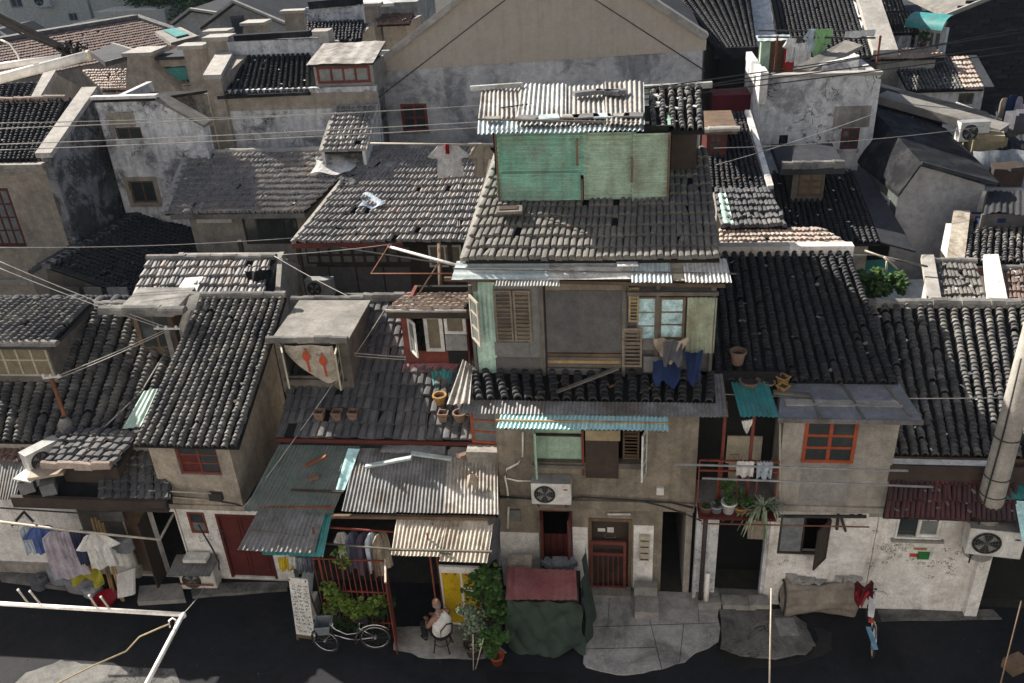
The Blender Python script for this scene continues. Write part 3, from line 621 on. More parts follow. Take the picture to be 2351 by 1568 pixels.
ac(w1.at(*(lambda r: ((r[0] + r[1]) / 2, r[2]))(w1.px(1226, 1090, 1310, 1136)), .03) + V((0, 0, 0)), 0, .83, .55, .3, 'white air conditioner with red mark under the first floor window of tallest house', mark='sign_red')
# turquoise awning
aw = thing('awning', 'long turquoise corrugated awning above the first floor window', 'awning', P(1340, 960, y=14.4))
TL, TR, BR, BL = P(1152, 947, y=14.2), P(1533, 953, y=14.2), P(1535, 988, y=13.7), P(1140, 985, y=13.7)
TL.z = TR.z = (TL.z + TR.z) / 2; BL.z = BR.z = (BL.z + BR.z) / 2
for i in range(4):
    a, b = i / 4, (i + 1) / 4; corr(aw, 'sheet', TL.lerp(TR, a) + V((0, 0, .003 * i)), TL.lerp(TR, b) + V((0, 0, .003 * i)), BL.lerp(BR, b) + V((0, 0, .003 * i)), BL.lerp(BR, a) + V((0, 0, .003 * i)), 'aqua_sheet', .08, .018, .003)
m0, m1 = TL.lerp(BL, .58), TR.lerp(BR, .58); MB().bar(m0 + V((-.05, 0, .03)), m1 + V((0, 0, .03)), .03).build('batten', 'bamboo', aw)
for a in (.05, .5, .95): MB().bar(TL.lerp(TR, a) - V((0, 0, .35)), BL.lerp(BR, a) - V((0, 0, .02)), .025).build('strut', 'iron', aw)
# skirt roof between first and second floor
eL, eR = P(1052, 945, y=14.12), P(1662, 962, y=14.12); zz = (eL.z + eR.z) / 2; eL.z = eR.z = zz
bL, bR = P(1062, 850, y=15.2), P(1650, 865, y=15.2); z2 = (bL.z + bR.z) / 2; bL.z = bR.z = z2
bL.x = eL.x + .05; bR.x = eR.x - .02
mL, mR = eL.lerp(bL, .30), eR.lerp(bR, .30)
corr(C, 'eave_sheet', mL + V((0, 0, .02)), mR + V((0, 0, .02)), eR, eL, 'zinc', .075, .012, .004, 3)
roof(C, bL, bR, mR + V((-.12, 0, 0)), mL + V((.25, 0, 0)), 'barrel', 19, 7, 'barrel_dark', 300, jit=2.0, name='skirt_roof')
corr(C, 'eave_sheet', P(1062, 825, y=15.2), P(1085, 840, y=15.15), P(1078, 925, y=14.2), P(1026, 930, y=14.2), 'pale_zinc', .12, .02, .01)
corr(C, 'eave_sheet', bR + V((-.12, 0, .03)), bR + V((.08, 0, .02)), eR + V((.08, 0, .02)), eR + V((-.12, 0, .03)), 'zinc', .08, .012, .004)
MB().bx(xl, xr, yu, y2 + .1, ze - .02, ze + .1).build('floor_slab', 'deck_and_shade', C)
# second floor
x2l, x2r = P(1082, 750, y=y2).x, P(1640, 750, y=y2).x; zt2 = P(1340, 640, y=y2).z + .1; zb2 = z2 - .25
w2 = Wall((x2l, y2), (x2r, y2), zb2, zt2 + .3, .12); w2.build(C, 'dark_board')
shell(C, [(x2l, y2 + .05), (x2r, y2 + .05), (x2r, 18.3), (x2l, 18.3)], zb2, zt2 + .2, 'dark_board', .12, 'wall', skip=(0,))
def W2(u0, v0, u1, v1): return w2.px(u0, v0, u1, v1)
def w2corr(px, mat, wl=.1, nm='sheet', out=.03):
    s0, s1, z0, z1 = W2(*px); corr(C, nm, w2.at(s0, z1, out), w2.at(s1, z1, out), w2.at(s1, z0, out), w2.at(s0, z0, out), mat, wl, .014, .004)
w2corr((1092, 645, 1143, 855), 'mint_sheet', .085, 'wall_sheet', .05)
panel(C, w2, W2(1134, 652, 1245, 862), 'grey_board', .02, .03)
louver(C, w2, W2(1138, 662, 1178, 778), .07, 'shutter', 12); louver(C, w2, W2(1181, 662, 1220, 778), .07, 'shutter', 12)
panel(C, w2, W2(1137, 782, 1215, 812), 'grey_board', .055, .02); panel(C, w2, W2(1140, 818, 1240, 858), 'dark_board', .055, .015)
for u in (1247, 1432, 1508): panel(C, w2, W2(u - 4, 648, u + 4, 865), 'grey_wood', .05, .06, 'post')
panel(C, w2, W2(1252, 645, 1443, 664), 'shutter', .03, .03); panel(C, w2, W2(1255, 664, 1440, 805), 'dark_board', .05, .03, 'screen')
for i in range(4):
    v = 808 + i * 8; panel(C, w2, W2(1258, v, 1426, v + 7), ('wood', 'grey_wood', 'bamboo', 'grey_wood')[i], .04 + .01 * (i % 2), .03, 'plank')
panel(C, w2, W2(1258, 842, 1380, 856), 'grey_board', .05, .03)
louver(C, w2, W2(1443, 656, 1467, 735), .05, 'straw', 9); louver(C, w2, W2(1428, 748, 1474, 836), .08, 'shutter', 9)
window(C, w2, W2(1462, 680, 1506, 780), 1, 3, 'shutter', 'sky_pane', .03, .03, -.06); window(C, w2, W2(1512, 678, 1572, 775), 1, 3, 'wood', 'sky_pane', .05, .035, -.09)
w2corr((1575, 678, 1642, 805), 'ochre_sheet', .09, 'wall_sheet', .1)
panel(C, w2, W2(1440, 660, 1648, 668), 'grey_wood', .16, .06, 'rail')
panel(C, w2, W2(1475, 775, 1520, 800), 'grey_board', .03, .03); panel(C, w2, W2(1477, 812, 1522, 848), 'grey_board', .1, .03)
q = W2(1084, 670, 1090, 800); sash(C, w2, q[0], q[2] + .3, q[3], .45, 60, 1, 3, 'cream_paint', 'pale_glass', .05, .1)
for u in (1078, 1642): p = P(u, 655, y=y2 - .08); MB().bx(p.x - .03, p.x + .03, y2 - .1, y2 - .03, z2 - .1, p.z).build('post', 'grey_wood', C)
def drape(name, c, w, h, dz, mat, label, cat='cloth', amp=.06, d=(1, 0, 0), out=(0, -1, 0), group=None):
    c = V(c); d = V(d); out = V(out); ph = RND() * 6
    mb = MB(); 
    for k in (0, 1): mb.grid(lambda s, t: c + d * (s - .5) * w * (1 - .25 * t + .1 * math.sin(t * 4 + ph)) + V((0, 0, -t * h + .05 * math.sin(s * 7 + ph))) + out * (dz * t + amp * math.sin(s * 8 + ph + t * 3) + .4 * amp * math.sin(s * 19 + 5 * t) + .012 * k), 16, 12)
    return mb.build(name, mat, None, True, label, cat, group)
drape('tarpaulin', P(1530, 828, y=14.95), .55, .3, .4, 'tarp_blue', 'blue tarpaulin slumped on the tiles below the beige blanket', 'tarpaulin', .06)
drape('tarpaulin', P(1592, 808, y=15.0), .34, .45, .4, 'tarp_blue', 'blue tarpaulin bunched at the right end of the skirt roof', 'tarpaulin', .06)
drape('blanket', P(1540, 778, y=15.02), .62, .4, .12, 'cloth_beige', 'beige blanket hung under the sky blue window panes', 'cloth', .07)
drape('blanket', P(1545, 784, y=14.9), .4, .42, .12, 'cloth_grey', 'dark grey cloth hung over the beige blanket', 'cloth', .06)
pl = MB().bar(P(1272, 902, y=14.55), P(1420, 845, y=14.98), .09, .03).build('plank', 'grey_wood', None, label='grey plank lying aslant on the dark skirt tiles', cat='plank')
# eave sheets
E = [P(1035, 632, y=14.62), P(1675, 652, y=14.62)]; B_ = [P(1048, 592, y=15.1), P(1665, 602, y=15.1)]
ez = (E[0].z + E[1].z) / 2; bz = (B_[0].z + B_[1].z) / 2
def es(u0, u1, mat, wl, rot=False, lift=0, nm='eave_sheet', f=(0, 1)):
    def pt(u, t): a = (u - 1035) / 640; p = E[0].lerp(E[1], a); q = B_[0].lerp(B_[1], a); p.z = ez; q.z = bz; r = p.lerp(q, t); r.z += lift; return r
    c = (pt(u0, f[1]), pt(u1, f[1]), pt(u1, f[0]), pt(u0, f[0]))
    if rot: corr(C, nm, c[0], c[3], c[2], c[1], mat, wl, .012, .006)
    else: corr(C, nm, *c, mat, wl, .014, .005)
es(1142, 1290, 'white_sheet', .06, lift=-.03, f=(-.25, .3)); es(1035, 1270, 'blue_white_sheet', .2, True); es(1262, 1460, 'white_sheet', .16, True, .012); es(1455, 1545, 'blue_white_sheet', .075, lift=.02, f=(-.2, 1)); es(1545, 1578, 'cream_paint', .3, True, -.02); es(1575, 1677, 'white_sheet', .075, lift=.02, f=(-.2, 1.02))
MB().bar(P(1020, 640, y=14.85), P(1665, 655, y=14.85), .07).build('eave_beam', 'wood', C); MB().bar(P(1040, 620, y=14.75) + V((0, 0, .03)), P(1690, 632, y=14.75) + V((0, 0, .03)), .025).build('batten', 'grey_wood', C)
MB().box(P(1440, 610, y=14.9) + V((0, 0, .04)), .38, .2, .03, .1).build('foam_board', 'white_frame', None, label='small white board lying on the metal eave of tallest house', cat='board')
# main roof
cTL, cTR, cBR, cBL = P(1140, 348, y=18.35), P(1624, 352, y=18.35), P(1652, 597, y=14.95), P(1062, 596, y=14.95)
cTL.z = cTR.z = (cTL.z + cTR.z) / 2; cBL.z = cBR.z = (cBL.z + cBR.z) / 2
mr = roof(C, cTL, cTR, cBR, cBL, 'flat', 38, 11, 'grey_tile', 300, sag=.02)
dy = 2.8; roof(C, cTR, cTL, cTL + V((0, dy, -1.0)), cTR + V((0, dy, -1.0)), 'flat', 28, 8, 'grey_tile', 0, name='rear_roof')
for x_ in (cBL.x + .1, cBR.x - .1): MB().slab([(x_, 15.1, zt2 - .3), (x_, 18.35 + 2.4, zt2 - .3), (x_, 18.35, cTL.z - .1), (x_, 15.1, cBL.z - .1)], (.1, 0, 0)).build('gable', 'grey_wood', C)
MB().bar(cBL, cTL, .1, .12).build('verge', 'coping', C)
hb = P(1170, 485, y=16.1); MB().box(hb + V((0, 0, .03)), .5, .35, .05, .1).build('roof_hatch', 'grey_wood', C); MB().box(hb + V((-.02, .02, .06)), .36, .2, .03, .1).build('scrap_tile', 'dark_wood', C)
# green shed on the roof
S = thing('roof_shed', 'green corrugated shed perched on the highest roof', 'shed', P(1340, 455, y=17.3))
ys, yb = 16.75, 18.5
a, b = P(1141, 455, y=ys), P(1536, 455, y=ys); sx0, sx1, sz0 = a.x, b.x, (a.z + b.z) / 2 - .06; sz1 = P(1340, 300, y=ys).z + .06
ws = Wall((sx0, ys), (sx1, ys), sz0 - .3, sz1, .06); ws.build(S, 'deck_and_shade')
def shp(px, mat, out, nm='wall_sheet', wl=.1):
    s0, s1, z0, z1 = ws.px(*px); corr(S, nm, ws.at(s0, z0, out), ws.at(s0, z1, out), ws.at(s1, z1, out), ws.at(s1, z0, out), mat, wl, .032, .006)
shp((1141, 302, 1346, 402), 'shed_green', .05); shp((1142, 394, 1334, 456), 'shed_green', .12); shp((1340, 302, 1460, 456), 'shed_olive', .05); shp((1452, 302, 1537, 458), 'shed_olive', .12)
for u, v0, v1 in ((1144, 300, 455), (1326, 312, 374), (1451, 358, 412), (1337, 405, 455), (1534, 300, 456)): panel(S, ws, ws.px(u - 2.5, v0, u + 2.5, v1), 'wood', .15, .03, 'post')
shell(S, [(sx0, ys), (sx1, ys), (sx1, yb), (sx0, yb)], sz0, sz1 - .02, 'shed_green', .05, 'wall', skip=(0,))
fz = P(1300, 300, y=16.35).z; bz_ = P(1300, 198, y=18.7).z
def srf(u0, u1, mat, lift=0., wl=.095, f=(0, 1), rows=5):
    A0, A1 = P(u0[0], 298, y=16.35).x, P(u1[0], 298, y=16.35).x; B0, B1 = P(u0[1], 198, y=18.7).x, P(u1[1], 198, y=18.7).x
    def pt(a, b, t): return V((a + (b - a) * t, 16.35 + 2.35 * t, fz + (bz_ - fz) * t + lift))
    corr(S, 'roof_sheet', pt(A0, B0, f[1]), pt(A1, B1, f[1]), pt(A1, B1, f[0]), pt(A0, B0, f[0]), mat, wl, .02, .012, rows)
srf((1094, 1105), (1210, 1200), 'pale_zinc', .0, f=(.3, 1)); srf((1182, 1196), (1300, 1300), 'white_sheet', .03, f=(.1, 1.03)); srf((1292, 1296), (1400, 1392), 'pale_zinc', .01, f=(.12, 1)); srf((1392, 1388), (1480, 1478), 'pale_zinc', .04, f=(.05, 1.02)); srf((1096, 1100), (1478, 1478), 'blue_white_sheet', -.03, f=(0, .35))
for i, (u, v) in enumerate(((1130, 272), (1210, 268), (1260, 275), (1310, 262), (1345, 280), (1385, 270), (1420, 272), (1455, 264))):
    p = P(u, v, y=16.9); p.z = fz + (bz_ - fz) * .25 + .05; MB().box(p, U(.3, .5), U(.2, .35), .03, U(-.3, .3)).build('patch', ('pale_zinc', 'grey_board', 'blue_white_sheet')[i % 3], S)
MB().bar(P(1096, 283, y=16.6) + V((0, 0, .08)), P(1490, 292, y=16.6) + V((0, 0, .08)), .035).build('batten', 'grey_wood', S)
MB().bar(P(1080, 208, y=18.6) + V((0, 0, .05)), P(1200, 200, y=18.6) + V((0, 0, .05)), .09).build('roof_pipe', 'white_sheet', S)
for i, (u, v, l) in enumerate(((1350, 204, .6), (1395, 212, .5), (1412, 196, .45))): p = P(u, v, y=18.0); p.z = fz + (bz_ - fz) * .72 + .1; MB().box(p, l, .16, .09, U(-.4, .4)).build('brick_weight', 'blockgrey', S)
# tiled lean-to joined to the shed
roof(S, P(1490, 205, y=18.9), P(1612, 198, y=18.9), P(1618, 300, y=17.0), P(1492, 300, y=17.0), 'barrel', 6, 14, 'barrel', 90, jit=2.2, name='lean_to_roof')
MB().bar(P(1470, 203, y=19.0), P(1635, 194, y=19.0), .12).build('beam', 'white_sheet', S)
MB().bx(P(1542, 330, y=17.6).x, P(1600, 330, y=17.6).x, 17.6, 18.7, 8.9, 9.75).build('lean_to_wall', 'dark_wood', S)
def onp(c, u, v, lift=0):
    n = (V(c[2]) - V(c[3])).cross(V(c[0]) - V(c[3])).normalized(); r = ray(u, v); t = (V(c[3]) - CAM).dot(n) / r.dot(n); 
    if n.z < 0: n = -n
    return CAM + r * t + n * lift
def dormer(parent, u0, u1, v0, v1, y, back, mat='grey_wood', roofmat='felt', over=(.15, .2), rise=.12, th=.08, cut=None, roofname='dormer_roof'):
    um, vm = (u0 + u1) / 2, (v0 + v1) / 2; x0, x1 = P(u0, vm, y=y).x, P(u1, vm, y=y).x; z0, z1 = P(um, v1, y=y).z, P(um, v0, y=y).z
    w = Wall((x0, y), (x1, y), z0 - .1, z1, .08); r = None
    if cut: r = w.cut(*cut)
    w.build(parent, mat, 'dormer_front')
    for x in (x0, x1 - .08): MB().bx(x, x + .08, y + .08, y + back, z0 - .3, z1 - .002).build('dormer_cheek', mat, parent)
    MB().slab([(x0 - over[0], y - over[1], z1), (x1 + over[0], y - over[1], z1), (x1 + over[0], y + back, z1 + rise), (x0 - over[0], y + back, z1 + rise)], (0, 0, th)).build(roofname, roofmat, parent)
    MB().bx(x0 + .08, x1 - .08, y + back - .1, y + back, z0 - .3, z1).build('dormer_back', 'deck_and_shade', parent)
    return w, r, (x0, x1, z0, z1)
# ================================================================== PROJECTING HOUSE (second from the left)
B2 = thing('house', 'narrow two storey house with projecting upper floor and steep grey barrel tile roof', 'house', (-9, 16, 0), 'street front houses')
yl = 14.45
r2 = [P(462, 692, y=17.8), P(655, 674, y=17.8), P(546, 1028, y=14.22), P(305, 1024, y=14.22)]
r2[0].z = r2[1].z = (r2[0].z + r2[1].z) / 2; r2[2].z = r2[3].z = (r2[2].z + r2[3].z) / 2
roof(B2, *r2, 'barrel', 12, 40, 'barrel', 300, sag=.02, jit=1.5)
caps(B2, r2[0] + V((-.2, 0, .08)), r2[1] + V((0, 0, .1)), 9)
xa, xb = P(356, 1080, y=yl).x, P(541, 1090, y=yl).x
zo = P(450, 1163, y=yl).z; ztop = r2[3].z + .05
wl2 = Wall((xa, yl), (xb, yl), zo, ztop); r = wl2.cut(407, 1025, 502, 1090); wl2.build(B2, 'beige_render')
window(B2, wl2, r, 2, 3, 'red_wood', ['maroon_door', 'glass', 'maroon_door', 'glass', 'glass', 'glass'], .05, .04, .05)
ztr = r2[0].z
def side(parent, x, y0, y1, z0, za, zbk, th, mat, nm='wall'):
    MB().slab([(x, y0, z0), (x, y1, z0), (x, y1, zbk), (x, y0, za)], (th, 0, 0)).build(nm, mat, parent)
side(B2, xb - .12, yl + .2, 17.7, zo, ztop - .02, ztr - .12, .12, 'beige_render'); side(B2, xa, yl + .2, 17.7, zo, ztop - .02, ztr - .12, .12, 'beige_render')
MB().bx(xa, xb, 17.6, 17.75, 0, ztr - .1).build('wall', 'beige_render', B2); MB().bx(xa, xb, yl + .02, 17.6, zo - .1, zo + .06).build('floor_slab', 'concrete', B2)
MB().bx(xa - .03, xb + .03, yl - .05, yl + .1, zo - .05, zo + .08).build('floor_band', 'beige_render', B2)
yl0 = 14.62; xg0, xg1 = P(428, 1250, y=yl0).x, P(660, 1250, y=yl0).x
wg2 = Wall((xg0, yl0), (xg1, yl0), 0, zo); ra = wg2.cut(434, 1176, 474, 1224); rb = wg2.cut(515, 1182, 622, 1336); rb = (rb[0], rb[1], .08, rb[3]); wg2.ops[-1] = rb; wg2.build(B2, 'white_paint')
window(B2, wg2, ra, 1, 2, 'red_wood', ['pale_glass', 'glass'], .06, .03, .0)
mb = MB(); wg2.add(mb, (rb[0], rb[0] + .06, .08, rb[3]), -.1, .02); wg2.add(mb, (rb[1] - .06, rb[1], .08, rb[3]), -.1, .02); wg2.add(mb, (rb[0] + .06, rb[1] - .06, rb[3] - .06, rb[3]), -.1, .02); mb.build('door_frame', 'maroon_door', B2)
md = (rb[0] + rb[1]) / 2
for a, b in ((rb[0] + .06, md - .006), (md + .006, rb[1] - .06)):
    d_ = panel(B2, wg2, (a, b, .1, rb[3] - .06), 'maroon_door', -.08, .04, 'door')
    for za, zb_ in ((.2, .85), (.95, rb[3] - .16)): panel(d_, wg2, (a + .08, b - .08, za, zb_), 'maroon_door', -.04, .014, 'door_panel')
MB().bx(xg0, xg0 + .15, yl0 + .2, 17.6, 0, zo).build('wall', 'white_paint', B2); MB().bx(xg1 - .15, xg1, yl0 + .2, 17.6, 0, zo).build('wall', 'white_paint', B2)
st = MB()
for px in ((456, 1226, 472, 1244), (478, 1230, 492, 1242), (500, 1212, 514, 1238)): q = wg2.px(*px); scribble(st, wg2, q[0], q[1], q[2], q[3], 16)
st.build('wall_stencil', 'ink', B2)
MB().tube([wg2.at(*wg2.hit(u, v), o) for u, v, o in ((460, 1198, .1), (475, 1218, .15), (495, 1245, .2), (510, 1275, .2), (515, 1288, .3))], .02, 6).build('hose', 'cable', B2, True)
MB().tube([wl2.at(*wl2.hit(u, v), .03) for u, v in ((385, 1137), (440, 1142), (500, 1148), (540, 1155), (560, 1162), (575, 1172))], .015, 6).build('wall_cable', 'cable', B2, True)
panel(B2, wl2, wl2.px(484, 1128, 512, 1144), 'iron', 0, .1, 'junction_box')
for u0, v0, u1, v1 in ((340, 1126, 485, 1133), (335, 1137, 480, 1148)): MB().tube([P(u0, v0, y=14.2), P(u1, v1, y=14.35)], .018, 6).build('drying_pole', 'pale_pole', B2, True)
# covered air conditioner
t = ac(P(470, 1332, y=14.5) , .06, .85, .56, .3, 'weathered air conditioner in rusty frame under a little corrugated cover by the red double door', brackets=False, dirty='ac_white')
q = P(470, 1335, y=14.5)
for s in (-1, 1): MB().bar((q.x + s * .43, q.y - .34, 0.08), (q.x + s * .43, q.y - .34, q.z + .1), .035).bar((q.x + s * .43, q.y, 0.08), (q.x + s * .43, q.y, q.z + .1), .035).build('stand_leg', 'rust', t)
MB().bar((q.x - .43, q.y - .36, q.z + .25), (q.x + .43, q.y - .36, q.z + .25), .03).build('stand_rail', 'rust', t)
corr(t, 'cover', (q.x - .55, q.y + .05, q.z + .78), (q.x + .5, q.y + .05, q.z + .8), (q.x + .5, q.y - .5, q.z + .66), (q.x - .55, q.y - .5, q.z + .62), 'zinc', .08, .012, .012)
MB().box((q.x + .05, q.y - .12, q.z + .86), .55, .25, .1, .05).build('cover_weight', 'paper', t)
# ================================================================== LEFTMOST HOUSE
B1 = thing('house', 'leftmost long low house with dark barrel tiles, cream dormer windows and laundry below', 'house', (-12.5, 16.5, 0), 'street front houses')
r1 = [P(-420, 716, y=18.5), P(470, 694, y=18.5), P(335, 1016, y=15.15), P(-420, 1012, y=15.15)]
r1[0].z = r1[1].z = (r1[0].z + r1[1].z) / 2; r1[2].z = r1[3].z = (r1[2].z + r1[3].z) / 2
roof(B1, *r1, 'barrel', 33, 36, 'barrel', 300, sag=.025, jit=1.6)
caps(B1, r1[0] + V((0, 0, .1)), r1[1] + V((0, 0, .1)), 28, .26, .17)
roof(B1, r1[1], r1[0], r1[0] + V((0, 2.4, -1.3)), r1[1] + V((0, 2.4, -1.3)), 'barrel', 20, 14, 'barrel_dark', 0, name='rear_roof')
w, r, b = dormer(B1, -70, 118, 788, 868, 16.45, 1.6, 'grey_wood', 'felt', (.35, .3), .1, .12, (-60, 790, 114, 862))
window(B1, w, r, 5, 2, 'cream_paint', 'tan_glass', .05, .05, -.02)
caps(B1, V((b[0] - .3, 16.2, b[3] + .16)), V((b[1] + .5, 16.2, b[3] + .16)), 7, .2, .12); roof(B1, V((b[0] - .3, 18.1, b[3] + .3)), V((b[1] + .35, 18.1, b[3] + .3)), V((b[1] + .35, 16.2, b[3] + .16)), V((b[0] - .3, 16.2, b[3] + .16)), 'barrel', 14, 16, 'barrel', 120, jit=1.5, name='dormer_tiles')
w, r, b = dormer(B1, 312, 402, 716, 806, 17.3, 1.0, 'wood', 'ridge_cap', (.22, .25), .05, .12, (318, 722, 396, 800))
window(B1, w, r, 2, 1, 'wood', 'glass', .05, .05, 0)
caps(B1, V((b[0] - .6, 17.1, b[3] + .17)), V((b[1] + .5, 17.1, b[3] + .17)), 7, .26, .16)
MB().slab([onp(r1, 398, 795, .02), onp(r1, 420, 800, .02), onp(r2, 468, 690, .25), onp(r2, 445, 700, .25)], (0, 0, .05)).build('flashing', 'whitewash', B1)
c0 = onp(r1, 372, 908, .1); corr(B1, 'patch_sheet', onp(r1, 340, 908, .22), onp(r1, 374, 904, .26), onp(r1, 334, 992, .26), onp(r1, 290, 994, .2), 'mint_sheet', .16, .015, .004)
MB().tube([onp(r1, 155, 985, 0), P(150, 960, y=15.6), P(118, 868, y=15.75)], .045, 8).build('service_mast', 'rust', B1, True)
q = onp(r1, 155, 985); MB().lathe(q + V((0, 0, -.1)), [(.2, 0), (.16, .3), (.07, .42)], 10).build('mast_base', 'concrete', B1, True)
q = P(118, 868, y=15.75); mb = MB().bar(q + V((-.2, 0, 0)), q + V((.25, 0, .05)), .04)
for k in (-.18, 0, .2): mb.lathe(q + V((k, 0, .02)), [(.03, 0), (.035, .05), (.02, .09)], 8)
mb.build('insulators', 'ac_white', B1)
p0_, p1_ = onp(r1, 402, 835, -.1), P(384, 752, y=16.9); MB().bar(p0_, p1_, .13).build('service_post', 'concrete', B1); mb = MB()
for k in (-.2, .0, .25): mb.lathe(p1_ + V((k, -.05, -.02)), [(.03, 0), (.04, .05), (.02, .1)], 8)
mb.bar(p1_ + V((-.3, -.05, 0)), p1_ + V((.35, -.05, 0)), .035).build('insulators', 'ac_white', B1)
cable([onp(r1, 380, 820, .1), onp(r1, 330, 905, .12), onp(r1, 250, 980, .1), P(160, 1022, y=15.0)], .018, 'pale_cable', 'thick pale cable snaking down the leftmost barrel tile roof', name='roof_cable')
# lean-to below its eave
l1 = [P(-60, 1022, y=15.2), P(385, 1040, y=15.2), P(392, 1146, y=14.0), P(-60, 1146, y=14.0)]; lx = P(-420, 1146, y=14.0).x
l1[0].z = l1[1].z = (l1[0].z + l1[1].z) / 2 - .05; l1[2].z = l1[3].z = (l1[2].z + l1[3].z) / 2
zl = l1[3].z
roof(B1, bil(l1, .66, 1), bil(l1, 1, 1), bil(l1, 1, 0), bil(l1, .64, 0), 'flat', 9, 6, 'slate_tile', 60, jit=1.5, name='lean_to_roof')
roof(B1, bil(l1, 0, 1), bil(l1, .28, 1), bil(l1, .24, .72), bil(l1, 0, .72), 'flat', 8, 2, 'red_tile', 20, jit=1.5, name='lean_to_roof')
corr(B1, 'lean_to_sheet', bil(l1, 0, .74), bil(l1, .27, .74), bil(l1, .22, -.05), bil(l1, 0, -.05), 'zinc', .075, .013, .005)
MB().slab([bil(l1, .22, .8) - V((0, 0, .04)), bil(l1, .68, .8) - V((0, 0, .04)), bil(l1, .68, 0) - V((0, 0, .04)), bil(l1, .22, 0) - V((0, 0, .04))], (0, 0, -.05)).build('lean_to_deck', 'tar', B1)
w, r, b = dormer(B1, 145, 272, 1058, 1118, 14.45, .8, 'dark_wood', 'deck_and_shade', (.1, .25), .08, .1)
roof(B1, V((b[0] - .1, 15.2, b[3] + .3)), V((b[1] + .35, 15.2, b[3] + .3)), V((b[1] + .25, 14.2, b[3] + .1)), V((b[0] - .1, 14.2, b[3] + .1)), 'flat', 8, 5, 'slate_tile', 40, jit=2.5, name='hood_roof')
caps(B1, V((b[0] - .15, 14.15, b[3] + .12)), V((b[1] + .1, 14.15, b[3] + .12)), 4, .16, .16, 'pink_tile')
MB().bar(P(30, 1150, y=13.95), P(385, 1162, y=13.95), .1, .28).build('fascia', 'dark_wood', B1)
MB().tube([P(0, 1166, y=13.9), P(180, 1178, y=13.9), P(385, 1168, y=13.9)], .018, 6).build('wall_cable', 'cable', B1, True)
yb1 = 14.55; xw0, xw1 = P(-60, 1240, y=yb1).x, P(200, 1240, y=yb1).x
wb1 = Wall((xw0, yb1), (xw1, yb1), 0, zl); wb1.build(B1, 'whitewash'); xw2 = xg0 - .02
panel(B1, wb1, (0, wb1.L, 0, .35), 'grey_render', 0, .12, 'plinth')
wb2 = Wall((xw1, yb1 + .05), (xw2, yb1 + .05), 0, zl); rd = wb2.cut(300, 1170, 357, 1340); rd2 = wb2.cut(363, 1175, 425, 1345); wb2.ops = [(o[0], o[1], 0.05, o[3]) for o in wb2.ops]; wb2.build(B1, 'whitewash')
panel(B1, wb2, (0.02, rd[0], .9, zl - .1), 'grey_wood', 0, .04, 'boarding'); panel(B1, wb2, (rd[0], rd[1], .1, zl - .2), 'wood', -.1, .04, 'door')
panel(B1, wb2, wb2.px(232, 1168, 286, 1192), 'grey_board', .05, .02)
sash(B1, wb2, rd2[0], .08, rd2[3], .5, 85, 1, 1, 'dark_wood', 'dark_wood', .05, .0, 'door')
shell(B1, [(xw0, yb1 + .3), (xw2, yb1 + .3), (xw2, 18.4), (xw0, 18.4)], 0, r1[3].z - .1, 'grey_render', .15, 'wall', skip=(0, 1))
MB().bx(xw0, xw2, 15.2, 15.3, zl + .1, r1[3].z).build('wall', 'grey_render', B1)
st = MB()
for px in ((25, 1176, 60, 1190), (25, 1205, 44, 1212), (30, 1215, 44, 1222), (70, 1190, 82, 1196)): q = wb1.px(*px); scribble(st, wb1, q[0], q[1], q[2], q[3], 12)
st.build('wall_stencil', 'ink', B1)
MB().slab([V((lx, 15.2, l1[0].z)), V((l1[0].x, 15.2, l1[0].z)), V((l1[3].x, 13.95, zl)), V((lx, 13.95, zl))], (0, 0, -.05)).build('lean_to_deck', 'tar', B1); MB().bx(lx, xw0, yb1, yb1 + .2, 0, zl).build('wall', 'whitewash', B1)
# air conditioner seen from above, on concrete blocks
q = P(100, 1060, y=14.55); t = ac(P(98, 1062, y=14.75), 1.05, .8, .52, .3, 'white box air conditioner standing on the lean-to roof of leftmost house', brackets=False)
tb = thing('block_stand', 'wooden board on two grey concrete blocks beside the roof air conditioner', 'stand', P(105, 1100, y=14.2))
MB().box(P(112, 1078, y=14.35), .75, .55, .06, .3).build('board', 'cloth_beige', tb); MB().box(P(68, 1090, y=14.2), .5, .45, .03, -.2).build('board', 'paper', tb)
for u, v in ((62, 1112), (112, 1118)): MB().box(P(u, v, y=14.15), .3, .3, .3, .5).build('concrete_block', 'blockgrey', tb)
